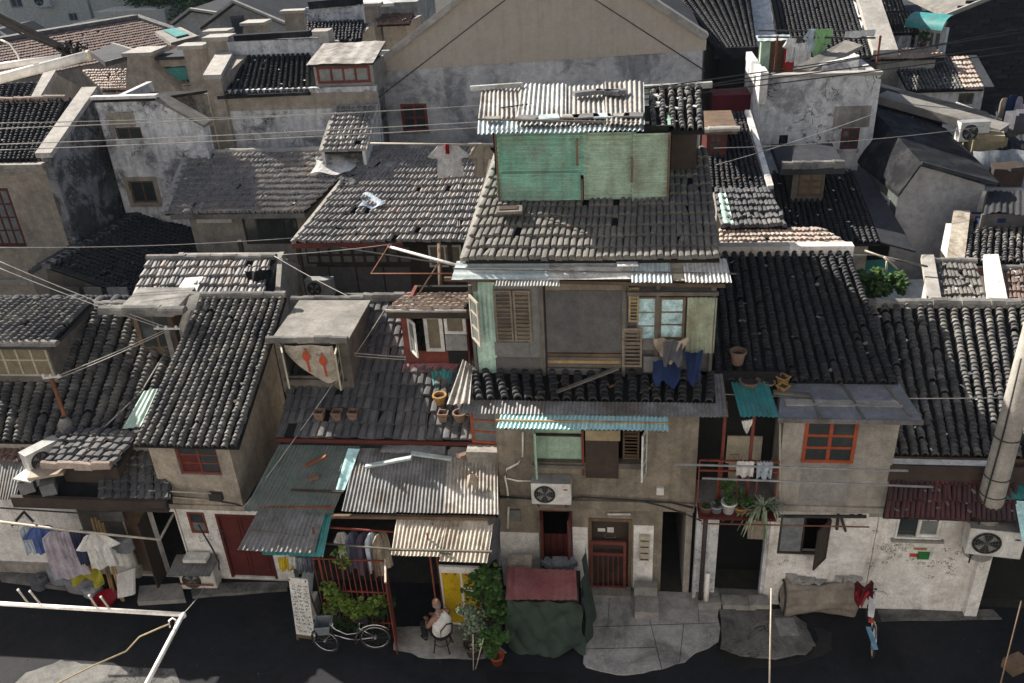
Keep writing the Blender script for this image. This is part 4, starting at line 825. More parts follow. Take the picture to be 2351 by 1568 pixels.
# laundry line
lp = thing('laundry_pole', 'long bamboo laundry pole on iron arms in front of leftmost house', 'laundry pole', P(200, 1215, y=13.4))
la, lb = P(-30, 1194, y=13.45), P(367, 1239, y=13.45); MB().tube([la, la.lerp(lb, .5) + V((0, 0, -.03)), lb], [.03, .028, .024], 8).build('pole', 'pale_pole', lp, True)
MB().bar(lb, P(398, 1180, y=14.4), .04).build('arm', 'pale_pole', lp)
for du in (-6, 8): MB().bar(P(55, 1175, y=14.3), P(52 + du * 4, 1206, y=13.45), .045).build('arm', 'iron', lp)
dl = (lb - la).normalized()
def lpt(u): a = (P(u, 1215, y=13.45).x - la.x) / (lb.x - la.x); return la.lerp(lb, a) + V((0, 0, -.04))
for u, w_, h_, m, k, lab in ((62, .5, .75, 'cloth_pale', 'vest', 'pale blue vest at the end of the laundry pole'), (90, .85, .72, 'cloth_blue', 'shirt', 'royal blue shirt on the laundry pole'), (128, .75, 1.35, 'cloth_lilac', 'long', 'long lilac robe on the laundry pole'), (150, .6, .75, 'cloth_lilac', 'vest', 'short lilac top behind the long robe'), (172, .5, .95, 'cloth_navy', 'trousers', 'navy checked trousers on the laundry pole'), (212, .9, .95, 'cloth_white', 'shirt', 'white long sleeved shirt on the laundry pole')):
    garment(lpt(u) + V((0, U(-.04, .04), 0)), dl + V((0, .5, 0)), w_, h_, m, lab, k, 'clothes on the bamboo pole', name='garment')
# ================================================================== MIDDLE HOUSE (between projecting house and tallest house)
B3 = thing('house', 'low house with flat grey tiles, two dormers and a shed front of corrugated sheets', 'house', (-5, 16.5, 0), 'street front houses')
xL, xR = P(638, 1005, y=15.15).x, xl
e3 = P(850, 1006, y=15.15).z; t3 = P(950, 690, y=18.4).z
r3 = [V((xL, 18.4, t3)), V((xR + .05, 18.4, t3)), V((xR + .05, 15.15, e3)), V((xL, 15.15, e3))]
roof(B3, *r3, 'flat', 27, 11, 'slate_tile', 300, sag=.02, jit=1.2)
roof(B3, r3[1], r3[0], r3[0] + V((0, 1.6, -.8)), r3[1] + V((0, 1.6, -.8)), 'flat', 24, 5, 'slate_tile', 0, name='rear_roof')
caps(B3, V((P(838, 690, y=18.4).x, 18.4, t3 + .12)), V((P(930, 690, y=18.4).x, 18.4, t3 + .12)), 4, .24, .18)
caps(B3, V((P(672, 700, y=18.4).x, 18.4, t3 + .06)), V((P(835, 690, y=18.4).x, 18.4, t3 + .06)), 6, .2, .12)
MB().bar(r3[3] + V((0, -.06, -.05)), r3[2] + V((0, -.06, -.05)), .04, .09).build('fascia', 'maroon_door', B3)
shell(B3, [(xL, 15.35), (xR, 15.35), (xR, 18.3), (xL, 18.3)], 0, e3, 'beige_render', .15, 'wall', skip=(0,))
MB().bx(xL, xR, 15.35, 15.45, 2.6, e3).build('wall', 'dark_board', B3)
MB().bx(xL, xR, 17.0, 17.1, 0, 2.7).build('wall', 'deck_and_shade', B3)  # near-black back wall paints the darkness inside the shed
# dormer with the lantern curtain
ya = onp(r3, 715, 892).y
w, r, b = dormer(B3, 640, 806, 782, 893, ya, 1.9, 'grey_wood', 'pale_felt', (.04, .1), .02, .045, (652, 786, 782, 868))
caps(B3, V((b[0] - .12, ya - .08, b[3] + .08)), V((b[1] + .04, ya - .08, b[3] + .1)), 5, .16, .14)
window(B3, w, r, 1, 1, 'grey_wood', None, .05, .03, 0, sill='grey_wood')
sash(B3, w, r[0], r[2], r[3], .5, 65, 1, 3, 'cream_paint', 'glass', .05, .02); sash(B3, w, r[1], r[2], r[3], .5, 100, -1, 3, 'cream_paint', 'glass', .05, .02)
ct = thing('curtain', 'cream curtain printed with two red lanterns hanging from open dormer', 'curtain', w.at((r[0] + r[1]) / 2, r[2], .06))
c0, c1 = w.at(r[0] + .12, r[3] - .02, .1), w.at(r[1] - .08, r[3] - .02, .1)
def cfn(s, t, k=0): 
    p = c0.lerp(c1, .5 + (s - .5) * (1 - .0 * t)); low = .95 * (1 - (abs(s - .78) * 1.15) ** 1.6); low = max(low, .12)
    return p + V((0, -.03 * math.sin(s * 9) - .01 * k, -t * low))
mb = MB(); mb.grid(lambda s, t: cfn(s, t, 0), 20, 10); mb.grid(lambda s, t: cfn(s, t, 1), 20, 10); mb.build('cloth', 'cream_sheet', ct, True)
for s_ in (.42, .76):
    q = MB(); p = cfn(s_, .38, 3); R_ = .09
    q.add([p + V((R_ * math.cos(a), -.015, .12 * math.sin(a))) for a in [k * math.pi / 6 for k in range(12)]], [tuple(range(12))])
    q.bar(p + V((0, -.01, .12)), p + V((0, -.01, .2)), .03, .01); q.bar(p + V((0, -.01, -.12)), p + V((.02, -.01, -.4)), .04, .01); q.build('lantern_print', 'lantern', ct)
# dormer with white windows
yb_ = onp(r3, 1000, 842).y
w, r, b = dormer(B3, 926, 1076, 722, 842, yb_, 18.3 - yb_, 'red_wood', 'dark_wood', (.22, .2), -.42, .16, (938, 724, 1072, 806))
roof(B3, V((b[0] - .2, 18.3, b[3] - .24)), V((b[1], 18.3, b[3] - .24)), V((b[1], yb_ - .18, b[3] + .19)), V((b[0] - .2, yb_ - .18, b[3] + .19)), 'flat', 12, 5, 'pink_tile', 60, name='dormer_tiles')
MB().bar((b[0] - .25, yb_ - .22, b[3] + .2), (b[1] + .05, yb_ - .22, b[3] + .2), .05).build('dormer_edge', 'coping', B3)
m1 = w.px(975, 728, 1018, 800); m2 = w.px(1020, 726, 1070, 766)
window(B3, w, (m1[0], m1[1], r[2], r[3]), 1, 1, 'white_frame', 'tan_glass', .08, .03, -.02); window(B3, w, (m2[0], m2[1], m2[2], r[3]), 1, 1, 'white_frame', 'tan_glass', .07, .03, -.03)
sash(B3, w, r[0] + .02, r[2] + .02, r[3] - .02, .4, 55, 1, 1, 'white_frame', 'pale_glass', .06, .03)
panel(B3, w, (m2[0], m2[1], r[2] + .05, m2[2] - .01), 'ac_grey', .02, .04); panel(B3, w, (m2[0] + .03, m2[1] - .03, r[2] - .3, r[2] + .02), 'black', .01, .03)
corr(B3, 'dormer_skirt', onp(r3, 928, 842, .12), onp(r3, 1060, 838, .12), onp(r3, 1040, 858, .09), onp(r3, 925, 858, .09), 'maroon_sheet', .1, .01, .004)
corr(None, 'roof_sheet', onp(r3, 992, 858, .1), onp(r3, 1042, 852, .1), onp(r3, 1035, 884, .08), onp(r3, 996, 890, .08), 'teal_sheet', .09, .012, .01, label='scrap of teal sheet lying on the grey tiles below the white dormer', cat='sheet')
for i, (u, v, m, lab) in enumerate(((738, 962, 'terracotta', 'chipped square terracotta pot, leftmost on the grey tiles'), (778, 962, 'terracotta', 'chipped square terracotta pot, middle one on the grey tiles'), (815, 962, 'terracotta', 'square terracotta pot right beside the middle pot on the tiles'), (1012, 925, 'ochre_pot', 'small ochre flower pot below the teal scrap'), (1020, 965, 'terracotta', 'terracotta trough pot by the red casement'), (1058, 965, 'terracotta', 'terracotta pot touching the red casement'))):
    p = onp(r3, u, v, .1); t = thing('flower_pot', lab, 'flower pot', p, 'flower pots on the roofs'); mb = MB().lathe(p + V((0, 0, -.06)), [(.001, 0), (.1, 0), (.14, .17), (.155, .17), (.155, .21), (.12, .21), (.1, .05), (.001, .05)], 4 if i in (0, 1, 2, 4) else 12); mb.v = [p + Matrix.Rotation(.7854, 3, 'Z') @ ((q - p) * 1.05) for q in mb.v]; mb.build('pot', m, t); MB().lathe(p + V((0, 0, .09)), [(.001, 0), (.12, 0)], 8).build('soil', 'dirt', t)
# red casement at the joint with the tall house
wj = Wall((xR - .75, 14.75), (xR - .02, 14.75), 2.6, 4.9); q = wj.px(1070, 936, 1132, 1015)
cs = MB(); sash(B3, wj, q[0] + .1, q[2], q[3], .6, 5, 1, 3, 'orange_paint', 'pale_glass', .055, 0, 'open_casement')
MB().bx(xR - .7, xR - .02, 14.8, 15.3, 2.7, e3 - .05).build('wall', 'grey_render', B3)
# shed front of corrugated sheets
def sh(name, TL, TR, BR, BL, mat, wl=.085, lift=0, amp=.014, parent=None):
    c = [P(TL[0], TL[1], y=TL[2]), P(TR[0], TR[1], y=TR[2]), P(BR[0], BR[1], y=BR[2]), P(BL[0], BL[1], y=BL[2])]
    za, zb = (c[0].z + c[1].z) / 2 + lift, (c[2].z + c[3].z) / 2 + lift; c[0].z = c[1].z = za; c[2].z = c[3].z = zb
    corr(parent or B3, name, *c, mat, wl, amp, .006, 5); return c
sA = sh('shed_sheet', (640, 1018, 15.1), (828, 1026, 15.1), (764, 1180, 13.75), (560, 1172, 13.75), 'moss_sheet')
sB = sh('shed_sheet', (598, 1160, 13.9), (752, 1170, 13.9), (722, 1276, 12.95), (545, 1262, 12.95), 'zinc', .095, .03)
sB2 = sh('shed_sheet', (625, 1165, 13.9), (764, 1172, 13.9), (742, 1280, 12.93), (600, 1268, 12.93), 'teal_sheet', .09, -.02)
for i in range(3):
    a0, a1 = i / 3, (i + 1) / 3 + .02
    sh('shed_sheet', (818 + 318 * a0, 1030 + 8 * a0, 15.1), (818 + 318 * a1, 1030 + 8 * a1, 15.1), (785 + 352 * a1, 1176 + 8 * a1, 13.7), (785 + 352 * a0, 1176 + 8 * a0, 13.7), ('zinc', 'zinc', 'pale_zinc')[i], .08, .02 + .012 * i)
sD = sh('shed_sheet', (912, 1180, 13.8), (1036, 1184, 13.8), (1012, 1282, 12.95), (897, 1271, 12.95), 'cream_sheet', .085, 0); sh('shed_sheet', (1030, 1182, 13.8), (1136, 1188, 13.8), (1118, 1296, 12.9), (1008, 1288, 12.9), 'cream_sheet', .085, .015)
sh('shed_sheet', (800, 1035, 15.0), (826, 1030, 15.0), (790, 1120, 14.2), (772, 1135, 14.2), 'aqua_sheet', .2, .03)
MB().bar(P(895, 1266, y=13.0) + V((0, 0, .05)), P(1130, 1272, y=12.95) + V((0, 0, .06)), .04).build('batten', 'grey_wood', B3)
MB().bar(P(600, 1170, y=13.85) + V((0, 0, .06)), P(765, 1170, y=13.85) + V((0, 0, .06)), .05).build('batten', 'rust', B3); MB().bar(P(575, 1222, y=13.35) + V((0, 0, .05)), P(712, 1236, y=13.3) + V((0, 0, .05)), .035).build('batten', 'grey_wood', B3)
MB().bar(P(670, 1130, y=14.15) + V((0, 0, .06)), P(790, 1135, y=14.15) + V((0, 0, .06)), .04).build('batten', 'dark_wood', B3)
for u0, v0, u1, v1, yy, m, lab in ((840, 1075, 945, 1055, 14.6, 'blue_white_sheet', 'bright metal batten lying on the grey shed sheets'), (945, 1045, 1037, 1058, 14.75, 'blue_white_sheet', 'short pale metal strip beside the long batten on the shed'), (665, 1088, 750, 1052, 14.7, 'rust', 'rusty broken beam lying on the moss coloured sheet')):
    MB().bar(P(u0, v0, y=yy) + V((0, 0, .05)), P(u1, v1, y=yy) + V((0, 0, .05)), .1, .05).build('batten' if m != 'rust' else 'beam', m, None, label=lab, cat='batten' if m != 'rust' else 'beam')
for u, v, yy, s, lab in ((720, 1100, 14.4, .14, 'small brown brick on the moss coloured sheet'), (1064, 1050, 14.85, .12, 'terracotta brick at the top of the pale shed sheet')): MB().box(P(u, v, y=yy) + V((0, 0, .05)), s * 1.6, s, .08, .6).build('loose_brick', 'terracotta', None, label=lab, cat='brick')
p = P(1085, 1100, y=14.35); drape('rag', p + V((0, 0, .12)), .25, .2, .15, 'cloth_beige', 'crumpled beige rag on the pale shed sheet', 'rag', .04)
sh('shed_flashing', (880, 1030, 15.1), (1024, 1025, 15.1), (1020, 1042, 14.9), (876, 1050, 14.9), 'zinc', .5, .06); sh('shed_flashing', (1035, 1030, 15.1), (1130, 1036, 15.1), (1130, 1062, 14.8), (1030, 1056, 14.8), 'pale_felt', .5, .07)
# posts and dark room under the sheets
zsh = sD[2].z
for u, v, yy in ((755, 1390, 13.35), (1003, 1400, 13.3), (1018, 1400, 13.6)): q = P(u, v, y=yy); MB().bx(q.x - .015, q.x + .015, yy - .015, yy + .015, 0, zsh + .3).build('post', 'red_iron', B3)
for yy in (13.7, 15.0): MB().bar(P(760, 1185, y=yy), P(1138, 1190, y=yy), .07).build('rafter', 'wood', B3)
MB().bar(P(745, 1210, y=13.6), P(915, 1222, y=13.6), .03).build('rail', 'red_iron', B3)
# red iron fence and its open gate
fn_ = thing('iron_fence', 'rusty red railing hung with clothes and creeper', 'fence', P(800, 1400, y=13.4))
yf_ = 13.35; f0, f1 = P(730, 1340, y=yf_).x, P(890, 1340, y=yf_).x; zf0, zf1 = .15, P(800, 1285, y=yf_).z
for z in (zf0, (zf0 + zf1) * .5, zf1): MB().bar((f0, yf_, z), (f1, yf_, z), .03).build('rail', 'red_iron', fn_)
for i in range(14): x = f0 + (f1 - f0) * i / 13; MB().bar((x, yf_, .02), (x, yf_, zf1), .018).build('bar', 'red_iron', fn_)
gt = thing('iron_gate', 'open red sheet metal gate leaf beside the bicycle', 'gate', P(905, 1500, z=0))
ga, gb = V((f1 + .05, 13.3, 0)), P(912, 1503, z=0); gd = (gb - ga); gd.z = 0; Lg = gd.length; gd.normalize(); gn = V((gd.y, -gd.x, 0))
gh = zf1 + .1
for i in range(7):
    a = Lg * i / 7; c = ga + gd * (a + Lg / 14); MB().box(c + V((0, 0, gh / 2)) + gn * (.012 * (i % 2)), .02, Lg / 7 + .004, gh, R=Matrix((gn, gd, V((0, 0, 1)))).transposed()).build('gate_board', 'red_iron', gt)
MB().bar(ga + V((0, 0, gh)), gb + V((0, 0, gh)), .04).build('top_rail', 'pale_pole', gt)
# clothes inside the shed
MB().tube([P(735, 1247, y=13.5), P(1035, 1272, y=13.0)], .022, 6).build('drying_pole', 'grey_wood', None, True, 'grey drying pole under the cream shed sheets', 'pole')
for u, v, w_, h_, m, lab in ((805, 1222, .45, .95, 'cloth_slate', 'slate blue jacket hanging behind the railing'), (830, 1224, .5, 1.0, 'cloth_plum', 'plum coloured jacket hanging behind the railing'), (850, 1224, .4, .95, 'cloth_pale', 'pale blue shirt half hidden behind the railing'), (868, 1226, .55, 1.05, 'cloth_beige', 'beige patterned coat hanging behind the railing')):
    garment(P(u, v, y=13.62), (.55, 1, 0), w_, h_, m, lab, 'long', 'clothes behind the railing', name='garment')
garment(P(783, 1222, y=13.8), (1, .3, 0), .4, .7, 'cloth_white', 'white shirt dangling above the creeper', 'shirt', 'clothes behind the railing', name='garment')
for u, v, w_, h_, m, lab, yy in ((652, 1280, .3, .35, 'cloth_yellow', 'bright yellow towel under the teal sheet', 13.6), (668, 1278, .2, .3, 'cloth_white', 'small white towel beside the yellow towel', 13.6), (690, 1280, .25, .4, 'plastic_grey', 'grey towel under the teal sheet', 13.6), (707, 1280, .22, .4, 'cloth_slate', 'slate towel under the teal sheet, next to the railing', 13.6)):
    garment(P(u, v, y=yy), (1, .1, 0), w_, h_, m, lab, 'towel', 'towels under the teal sheet', name='towel')
drape('bag', P(1128, 1190, y=13.7), .4, 1.1, .1, 'cloth_grey', 'long grey dust cloth hanging at the edge of the shed', 'cloth', .06)
# yellow and white panel
wy = Wall((P(1018, 1400, y=13.55).x, 13.55), (P(1112, 1400, y=13.55).x, 13.55), 0, 1.9); yp = thing('panel_stand', 'tall white panel with yellow fields beside the seated man', 'panel', wy.at(wy.L / 2, 0))
r = wy.px(1015, 1298, 1105, 1404); r = (r[0], r[1], .05, r[3]); panel(yp, wy, r, 'white_frame', 0, .06, 'panel'); W_ = r[1] - r[0]
for a, b, c, e in ((.05, .5, .04, .9), (.56, .95, .66, .9), (.56, .95, .04, .6)): panel(yp, wy, (r[0] + W_ * a, r[0] + W_ * b, r[2] + (r[3] - r[2]) * c, r[2] + (r[3] - r[2]) * e), 'yellow_panel', .061, .006, 'yellow_field')
for a in (.14, .36, .64, .84): panel(yp, wy, (r[0] + W_ * a, r[0] + W_ * (a + .06), r[2] + (r[3] - r[2]) * .87, r[2] + (r[3] - r[2]) * .9), 'sign_red', .068, .004, 'red_clip')
# ================================================================== HOUSE RIGHT OF THE TALLEST (balcony, orange window)
B4 = thing('house', 'house with black barrel roof, orange window and plant balcony', 'house', (3.5, 16.5, 0), 'street front houses')
r4 = [P(1652, 584, y=18.6), P(1952, 573, y=18.6), P(2064, 874, y=15.25), P(1655, 884, y=15.25)]
r4[0].z = r4[1].z = (r4[0].z + r4[1].z) / 2; r4[2].z = r4[3].z = (r4[2].z + r4[3].z) / 2
r4[3].x = xr + .1; r4[0].x = xr + .12
roof(B4, *r4, 'barrel', 18, 40, 'barrel_dark', 300, sag=.025, jit=1.5)
roof(B4, r4[1], r4[0], r4[0] + V((0, 2.2, -1.1)), r4[1] + V((0, 2.2, -1.1)), 'barrel', 16, 14, 'barrel_dark', 0, name='rear_roof')
a, b = r4[0] + V((-.2, .02, .05)), r4[1] + V((.05, .02, .05)); MB().bar(a, a.lerp(b, .62), .25, .26).build('ridge_wall', 'coping', B4); MB().bar(a.lerp(b, .62), b, .25, .25).build('ridge_wall', 'whitewash', B4)
yw = 14.5; xa4, xb4 = P(1790, 1060, y=yw).x, P(2050, 1060, y=yw).x; zf4 = P(1900, 1163, y=yw).z
fr_ = [P(1795, 886, y=15.3), P(2066, 878, y=15.3), P(2120, 966, y=14.1), P(1786, 960, y=14.1)]
fr_[0].z = fr_[1].z = r4[3].z - .02; fr_[2].z = fr_[3].z = (fr_[2].z + fr_[3].z) / 2
MB().slab(fr_, (0, 0, -.06)).build('flat_roof', 'lead_felt', B4)
for s_, t0, t1 in ((.3, 0, .6), (.6, .0, .75), (.56, .5, 1), (.93, .1, .9)): MB().bar(bil(fr_, s_, t0) + V((0, 0, .015)), bil(fr_, s_ - .06, t1) + V((0, 0, .015)), .05, .02).build('roof_batten', 'grey_wood', B4)
MB().bar(fr_[3] + V((0, -.02, -.03)), fr_[2] + V((0, -.02, -.03)), .03, .1).build('roof_edge', 'zinc', B4)
tq = sh('roof_sheet', (1678, 878, 15.2), (1762, 880, 15.2), (1790, 960, 14.1), (1700, 958, 14.1), 'teal_sheet', .085, .02, .015, B4)
w4 = Wall((xa4, yw), (xb4, yw), zf4, fr_[3].z + .05); r = w4.cut(1844, 965, 1966, 1062); w4.build(B4, 'grey_render')
panel(B4, w4, w4.px(1836, 1064, 1945, 1160), 'concrete', 0, .006, 'patched_render')
window(B4, w4, r, 2, 3, 'orange_paint', 'glass', .07, .07, -.02)
MB().bx(xb4 - .15, xb4, yw + .2, 18.5, 0, r4[3].z - .05).build('wall', 'grey_render', B4); MB().bx(xa4, xa4 + .12, yw + .2, 15.6, zf4, fr_[3].z).build('wall', 'grey_render', B4)
xc4 = xr + .02
MB().bx(xc4, xb4, 15.7, 15.85, 0, r4[3].z).build('wall', 'deck_and_shade', B4); MB().bx(xc4, xb4, yw + .02, 15.7, zf4 - .12, zf4 + .02).build('floor_slab', 'concrete', B4)  # near-black back wall, the balcony's inner shade as colour
MB().bx(xa4 - .02, xb4 + .02, yw - .06, yw + .05, zf4 - .1, zf4 + .04).build('floor_band', 'grey_render', B4)
wg4 = Wall((P(1762, 1280, y=14.55).x, 14.55), (P(2000, 1280, y=14.55).x, 14.55), 0, zf4); r = wg4.cut(1788, 1186, 1902, 1274); wg4.build(B4, 'whitewash')
window(B4, wg4, r, 2, 1, 'dark_wood', ['plastic_film', None], .05, .04, .02); sash(B4, wg4, r[1], r[2] - .05, r[3] - .03, .5, 50, -1, 1, 'dark_wood', 'dirt', .05, .02)
panel(B4, wg4, wg4.px(1905, 1212, 1993, 1300), 'white_paint', 0, .005, 'painted_patch')
mb = MB(); mb.bar(wg4.at(*wg4.hit(1785, 1174), .15), wg4.at(*wg4.hit(1985, 1175), .15), .05); mb.bar(wg4.at(*wg4.hit(1922, 1172), .12), wg4.at(*wg4.hit(1920, 1212), .04), .05); mb.bar(wg4.at(*wg4.hit(1927, 1175), .15), wg4.at(*wg4.hit(1940, 1216), .05), .04); mb.build('iron_bracket', 'iron', B4)
for u in (1955, 1974): panel(B4, wg4, wg4.px(u - 5, 1180, u + 5, 1188), 'black', 0, .01, 'vent_hole')
st = MB()
for px in ((1790, 1278, 1808, 1286), (1788, 1290, 1802, 1298), (1800, 1284, 1812, 1292)): q = wg4.px(*px); scribble(st, wg4, q[0], q[1], q[2], q[3], 12)
st.build('wall_stencil', 'ink', B4)
# doorway under the balcony
wd4 = Wall((xc4 + .05, 14.6), (wg4.A.x, 14.6), 0, zf4); r = wd4.cut(1645, 1172, 1752, 1392); wd4.ops = [(r[0], r[1], 0, r[3])]; wd4.build(B4, 'stained_white')
MB().bx(xc4 + .05, wg4.A.x + .1, 15.6, 15.7, 0, zf4).build('wall', 'deck_and_shade', B4)
MB().bx(wd4.at(r[0], 0).x, wd4.at(r[1], 0).x, 14.5, 14.85, 0, .12).build('door_step', 'concrete', B4)
panel(B4, wd4, wd4.px(1718, 1195, 1756, 1240), 'shutter', -.06, .03, 'door_board')
q = P(1614, 1290, y=14.35); MB().tube([(q.x, 14.38, .05), (q.x, 14.38, zf4 + .1)], .05, 8).build('downpipe', 'iron', B4, True)
MB().tube([(q.x + .12, 14.36, .05), (q.x + .12, 14.36, 1.0)], .055, 8).build('downpipe', 'white_pipe', B4, True)
MB().tube([w4.at(*w4.hit(1790, v), .03) for v in (970, 1060, 1130, 1160)], .018, 6).build('conduit', 'cream_paint', B4, True)
# balcony
bal = MB(); bx0, bx1 = xc4 + .02, xa4 - .02
zr4 = P(1690, 1058, y=14.45).z
for z in (zr4, zr4 - .25): MB().bar((bx0, 14.45, z), (bx1, 14.45, z), .035).build('balcony_rail', 'red_iron', B4)
for i in range(5): x = bx0 + (bx1 - bx0) * i / 4; MB().bar((x, 14.46, zf4), (x, 14.46, zr4), .025).build('balcony_bar', 'red_iron', B4)
for x in (bx0 + .45, bx0 + 1.0): MB().bar((x, 14.6, zf4), (x, 14.6, tq[2].z), .06).build('post', 'red_wood', B4)
MB().bx(bx0, bx1, 14.05, 14.5, zf4 - .06, zf4).build('plant_shelf', 'maroon_door', B4)
for x in (bx0 + .2, bx0 + .55): MB().bar((x, 14.55, zf4 - .5), (x, 14.1, zf4 - .05), .04).build('shelf_bracket', 'iron', B4)
wbk = Wall((bx0, 15.2), (bx1, 15.2), zf4, tq[2].z); panel(B4, wbk, wbk.px(1668, 1000, 1748, 1062), 'cream_paint', 0, .03, 'board'); panel(B4, wbk, wbk.px(1672, 1040, 1696, 1110), 'cloth_beige', .04, .03, 'carton')
MB().bx(bx0, bx1, 15.25, 15.3, zf4, tq[2].z + .3).build('balcony_wall', 'deck_and_shade', B4)  # blackened so the recess looks shaded
for u, v, r_, h_, m, lab, rad, nc, lm in ((1622, 1152, .14, .16, 'terracotta', 'low terracotta bowl at the left end of the balcony shelf', (.1, .1, .06), 4, 'leaf_dark'), (1646, 1150, .13, .17, 'pot_grey', 'blue grey pot on the balcony shelf', (.08, .08, .05), 3, 'leaf_dark'), (1674, 1152, .15, .26, 'white_frame', 'white pot with tall leafy plant on the balcony shelf', (.26, .2, .28), 10, 'leaf'), (1702, 1146, .14, .16, 'ochre_pot', 'leafy plant in a low ochre pot on the balcony shelf', (.2, .16, .2), 7, 'leaf'), (1722, 1152, .15, .2, 'terracotta', 'brown pot beside the spider plant', (.08, .08, .05), 3, 'leaf_dark')):
    q = P(u, v, y=14.25); q.z = zf4; potplant(q, r_, h_, m, lab, rad, nc, 22, .08, lm, 'potted plants on the balcony')
q = P(1756, 1125, y=14.2); q.z = zf4 - .02; sp = thing('spider_plant', 'striped spider plant spilling over the end of the balcony shelf', 'potted plant', q); pot(sp, q, .13, .2, 'pot_dark')
mb = MB()
for i in range(70):
    a = U(0, 6.28); l = U(.3, .65); dr_ = U(.2, .8); p0 = q + V((0, 0, .2)); pts = [p0 + V((math.cos(a) * l * t, math.sin(a) * l * t * .7, .28 * math.sin(t * 2.2) * (1.1 - dr_) - dr_ * t * t * .9)) for t in (0, .25, .5, .75, 1)]
    n_ = V((-math.sin(a), math.cos(a), 0)) * .018
    for k in range(4): mb.add([pts[k] - n_, pts[k] + n_, pts[k + 1] + n_ * (.9 - .2 * k), pts[k + 1] - n_ * (.9 - .2 * k)], [(0, 1, 2, 3)])
mb.build('leaves', 'leaf_silver', sp)
garment(V((P(1712, 1054, y=14.4).x, 14.4, zr4 + .03)), (1, 0, 0), .34, .36, 'cloth_white', 'white towel hung over the balcony rail', 'towel', name='towel')
garment(V((P(1757, 1056, y=14.4).x, 14.4, zr4 + .03)), (1, 0, 0), .3, .4, 'cloth_pale', 'pale crumpled cloth at the right end of the balcony rail', 'towel', name='cloth', fold=.05)
garment(P(1715, 965, y=14.3), (1, .3, 0), .22, .28, 'cloth_white', 'white bag hanging under the teal roof sheet', 'tri', name='bag', cat='bag')
for u0, v0, u1, v1, lab in ((1548, 1066, 2085, 1081, 'upper metal drying pole in front of the orange window wall'), (1612, 1098, 2142, 1118, 'lower metal drying pole in front of the orange window wall')): MB().tube([P(u0, v0, y=13.75), P(u1, v1, y=13.75)], .022, 8).build('drying_pole', 'ac_grey', None, True, lab, 'pole')
MB().tube([P(1610, 1202, y=13.9), P(1996, 1210, y=13.9)], .015, 6).build('drying_pole', 'rust', None, True, 'thin rusty drying pole across the dark doorway', 'pole')
for u, v, r_, h_, m, lab, n_ in ((1692, 838, .16, .3, 'terracotta', 'tall terracotta pot on the black barrel tiles', 12), (1720, 886, .2, .12, 'terracotta', 'wide terracotta bowl on the teal sheet', 14), (1797, 882, .14, .16, 'ochre_pot', 'square ochre pot on the upper edge of the felt roof', 4), (1797, 900, .14, .14, 'ochre_pot', 'ochre pot on the felt roof, lower one', 4), (1765, 884, .13, .06, 'straw', 'straw coloured saucer beside the terracotta bowl', 10)):
    p = onp(r4, u, v, .05) if v < 870 else onp(fr_, u, v, .02); t = thing('flower_pot', lab, 'flower pot', p, 'flower pots on the roofs'); MB().lathe(p, [(.001, 0), (r_ * .7, 0), (r_ * .95, h_ * .85), (r_ * 1.08, h_ * .86), (r_ * 1.08, h_), (r_ * .9, h_), (r_ * .7, .03), (.001, .03)], n_).build('pot', m, t); MB().lathe(p + V((0, 0, h_ * .7)), [(.001, 0), (r_ * .8, 0)], 8).build('soil', 'dirt', t)
MB().bar(onp(fr_, 1775, 905, .05), onp(fr_, 1860, 912, .05), .1, .06).build('plank', 'grey_wood', None, label='grey plank lying on the felt roof by the pots', cat='plank')
# ================================================================== RIGHTMOST HOUSE
B5 = thing('house', 'rightmost low house with barrel roof, maroon lean-to and stencilled white wall', 'house', (8, 16.5, 0), 'street front houses')
r5 = [P(1985, 704, y=18.3), P(2440, 702, y=18.3), P(2470, 1058, y=14.85), P(2030, 1042, y=14.85)]
r5[0].z = r5[1].z = (r5[0].z + r5[1].z) / 2; r5[2].z = r5[3].z = (r5[2].z + r5[3].z) / 2; r5[0].x = xb4 - .3; r5[3].x = xb4 - .15
roof(B5, *r5, 'barrel', 19, 38, 'barrel', 300, sag=.025, jit=1.6)
roof(B5, r5[1], r5[0], r5[0] + V((0, 2.0, -1.1)), r5[1] + V((0, 2.0, -1.1)), 'barrel', 18, 12, 'barrel_dark', 0, name='rear_roof')
caps(B5, r5[0] + V((.05, 0, .1)), r5[1] + V((0, 0, .1)), 15, .26, .17)
MB().bar(r5[3] + V((0, -.05, -.08)), r5[2] + V((0, -.05, -.08)), .05, .16).build('fascia', 'wood', B5)
yw5 = 14.55; x50, x51 = P(1998, 1300, y=yw5).x, P(2238, 1300, y=yw5).x
l5 = sh('lean_to_deck', (2052, 1062, 14.8), (2330, 1080, 14.8), (2330, 1200, 13.95), (2030, 1176, 13.95), 'deck_and_shade', .5, -.08, .001, B5)
roof(B5, *[p + V((0, 0, .05)) for p in l5], 'flat', 26, 3, 'maroon_tile', 120, name='lean_to_roof')
w5 = Wall((x50, yw5), (x51, yw5), 0, r5[3].z); r = w5.cut(2057, 1186, 2165, 1236); w5.build(B5, 'whitewash')
panel(B5, w5, w5.px(1996, 1168, 2240, 1190), 'concrete', 0, .006, 'bare_render'); MB().bx(x50, x51 + 3.2, yw5 - .06, yw5 - .01, l5[0].z - .1, r5[3].z + .02).build('eave_board', 'dark_wood', B5)
m_ = (r[0] + r[1]) / 2; window(B5, w5, r, 1, 1, 'white_frame', None, .04, .03, -.03, sill='concrete'); window(B5, w5, (m_ - .03, r[1] - .04, r[2] + .04, r[3] - .04), 1, 1, 'white_frame', 'pale_glass', .06, .03, .0, name='window_sash')
panel(B5, w5, (r[0] + .04, m_ - .03, r[2] + .04, r[3] - .04), 'glass', -.08, .01, 'pane')
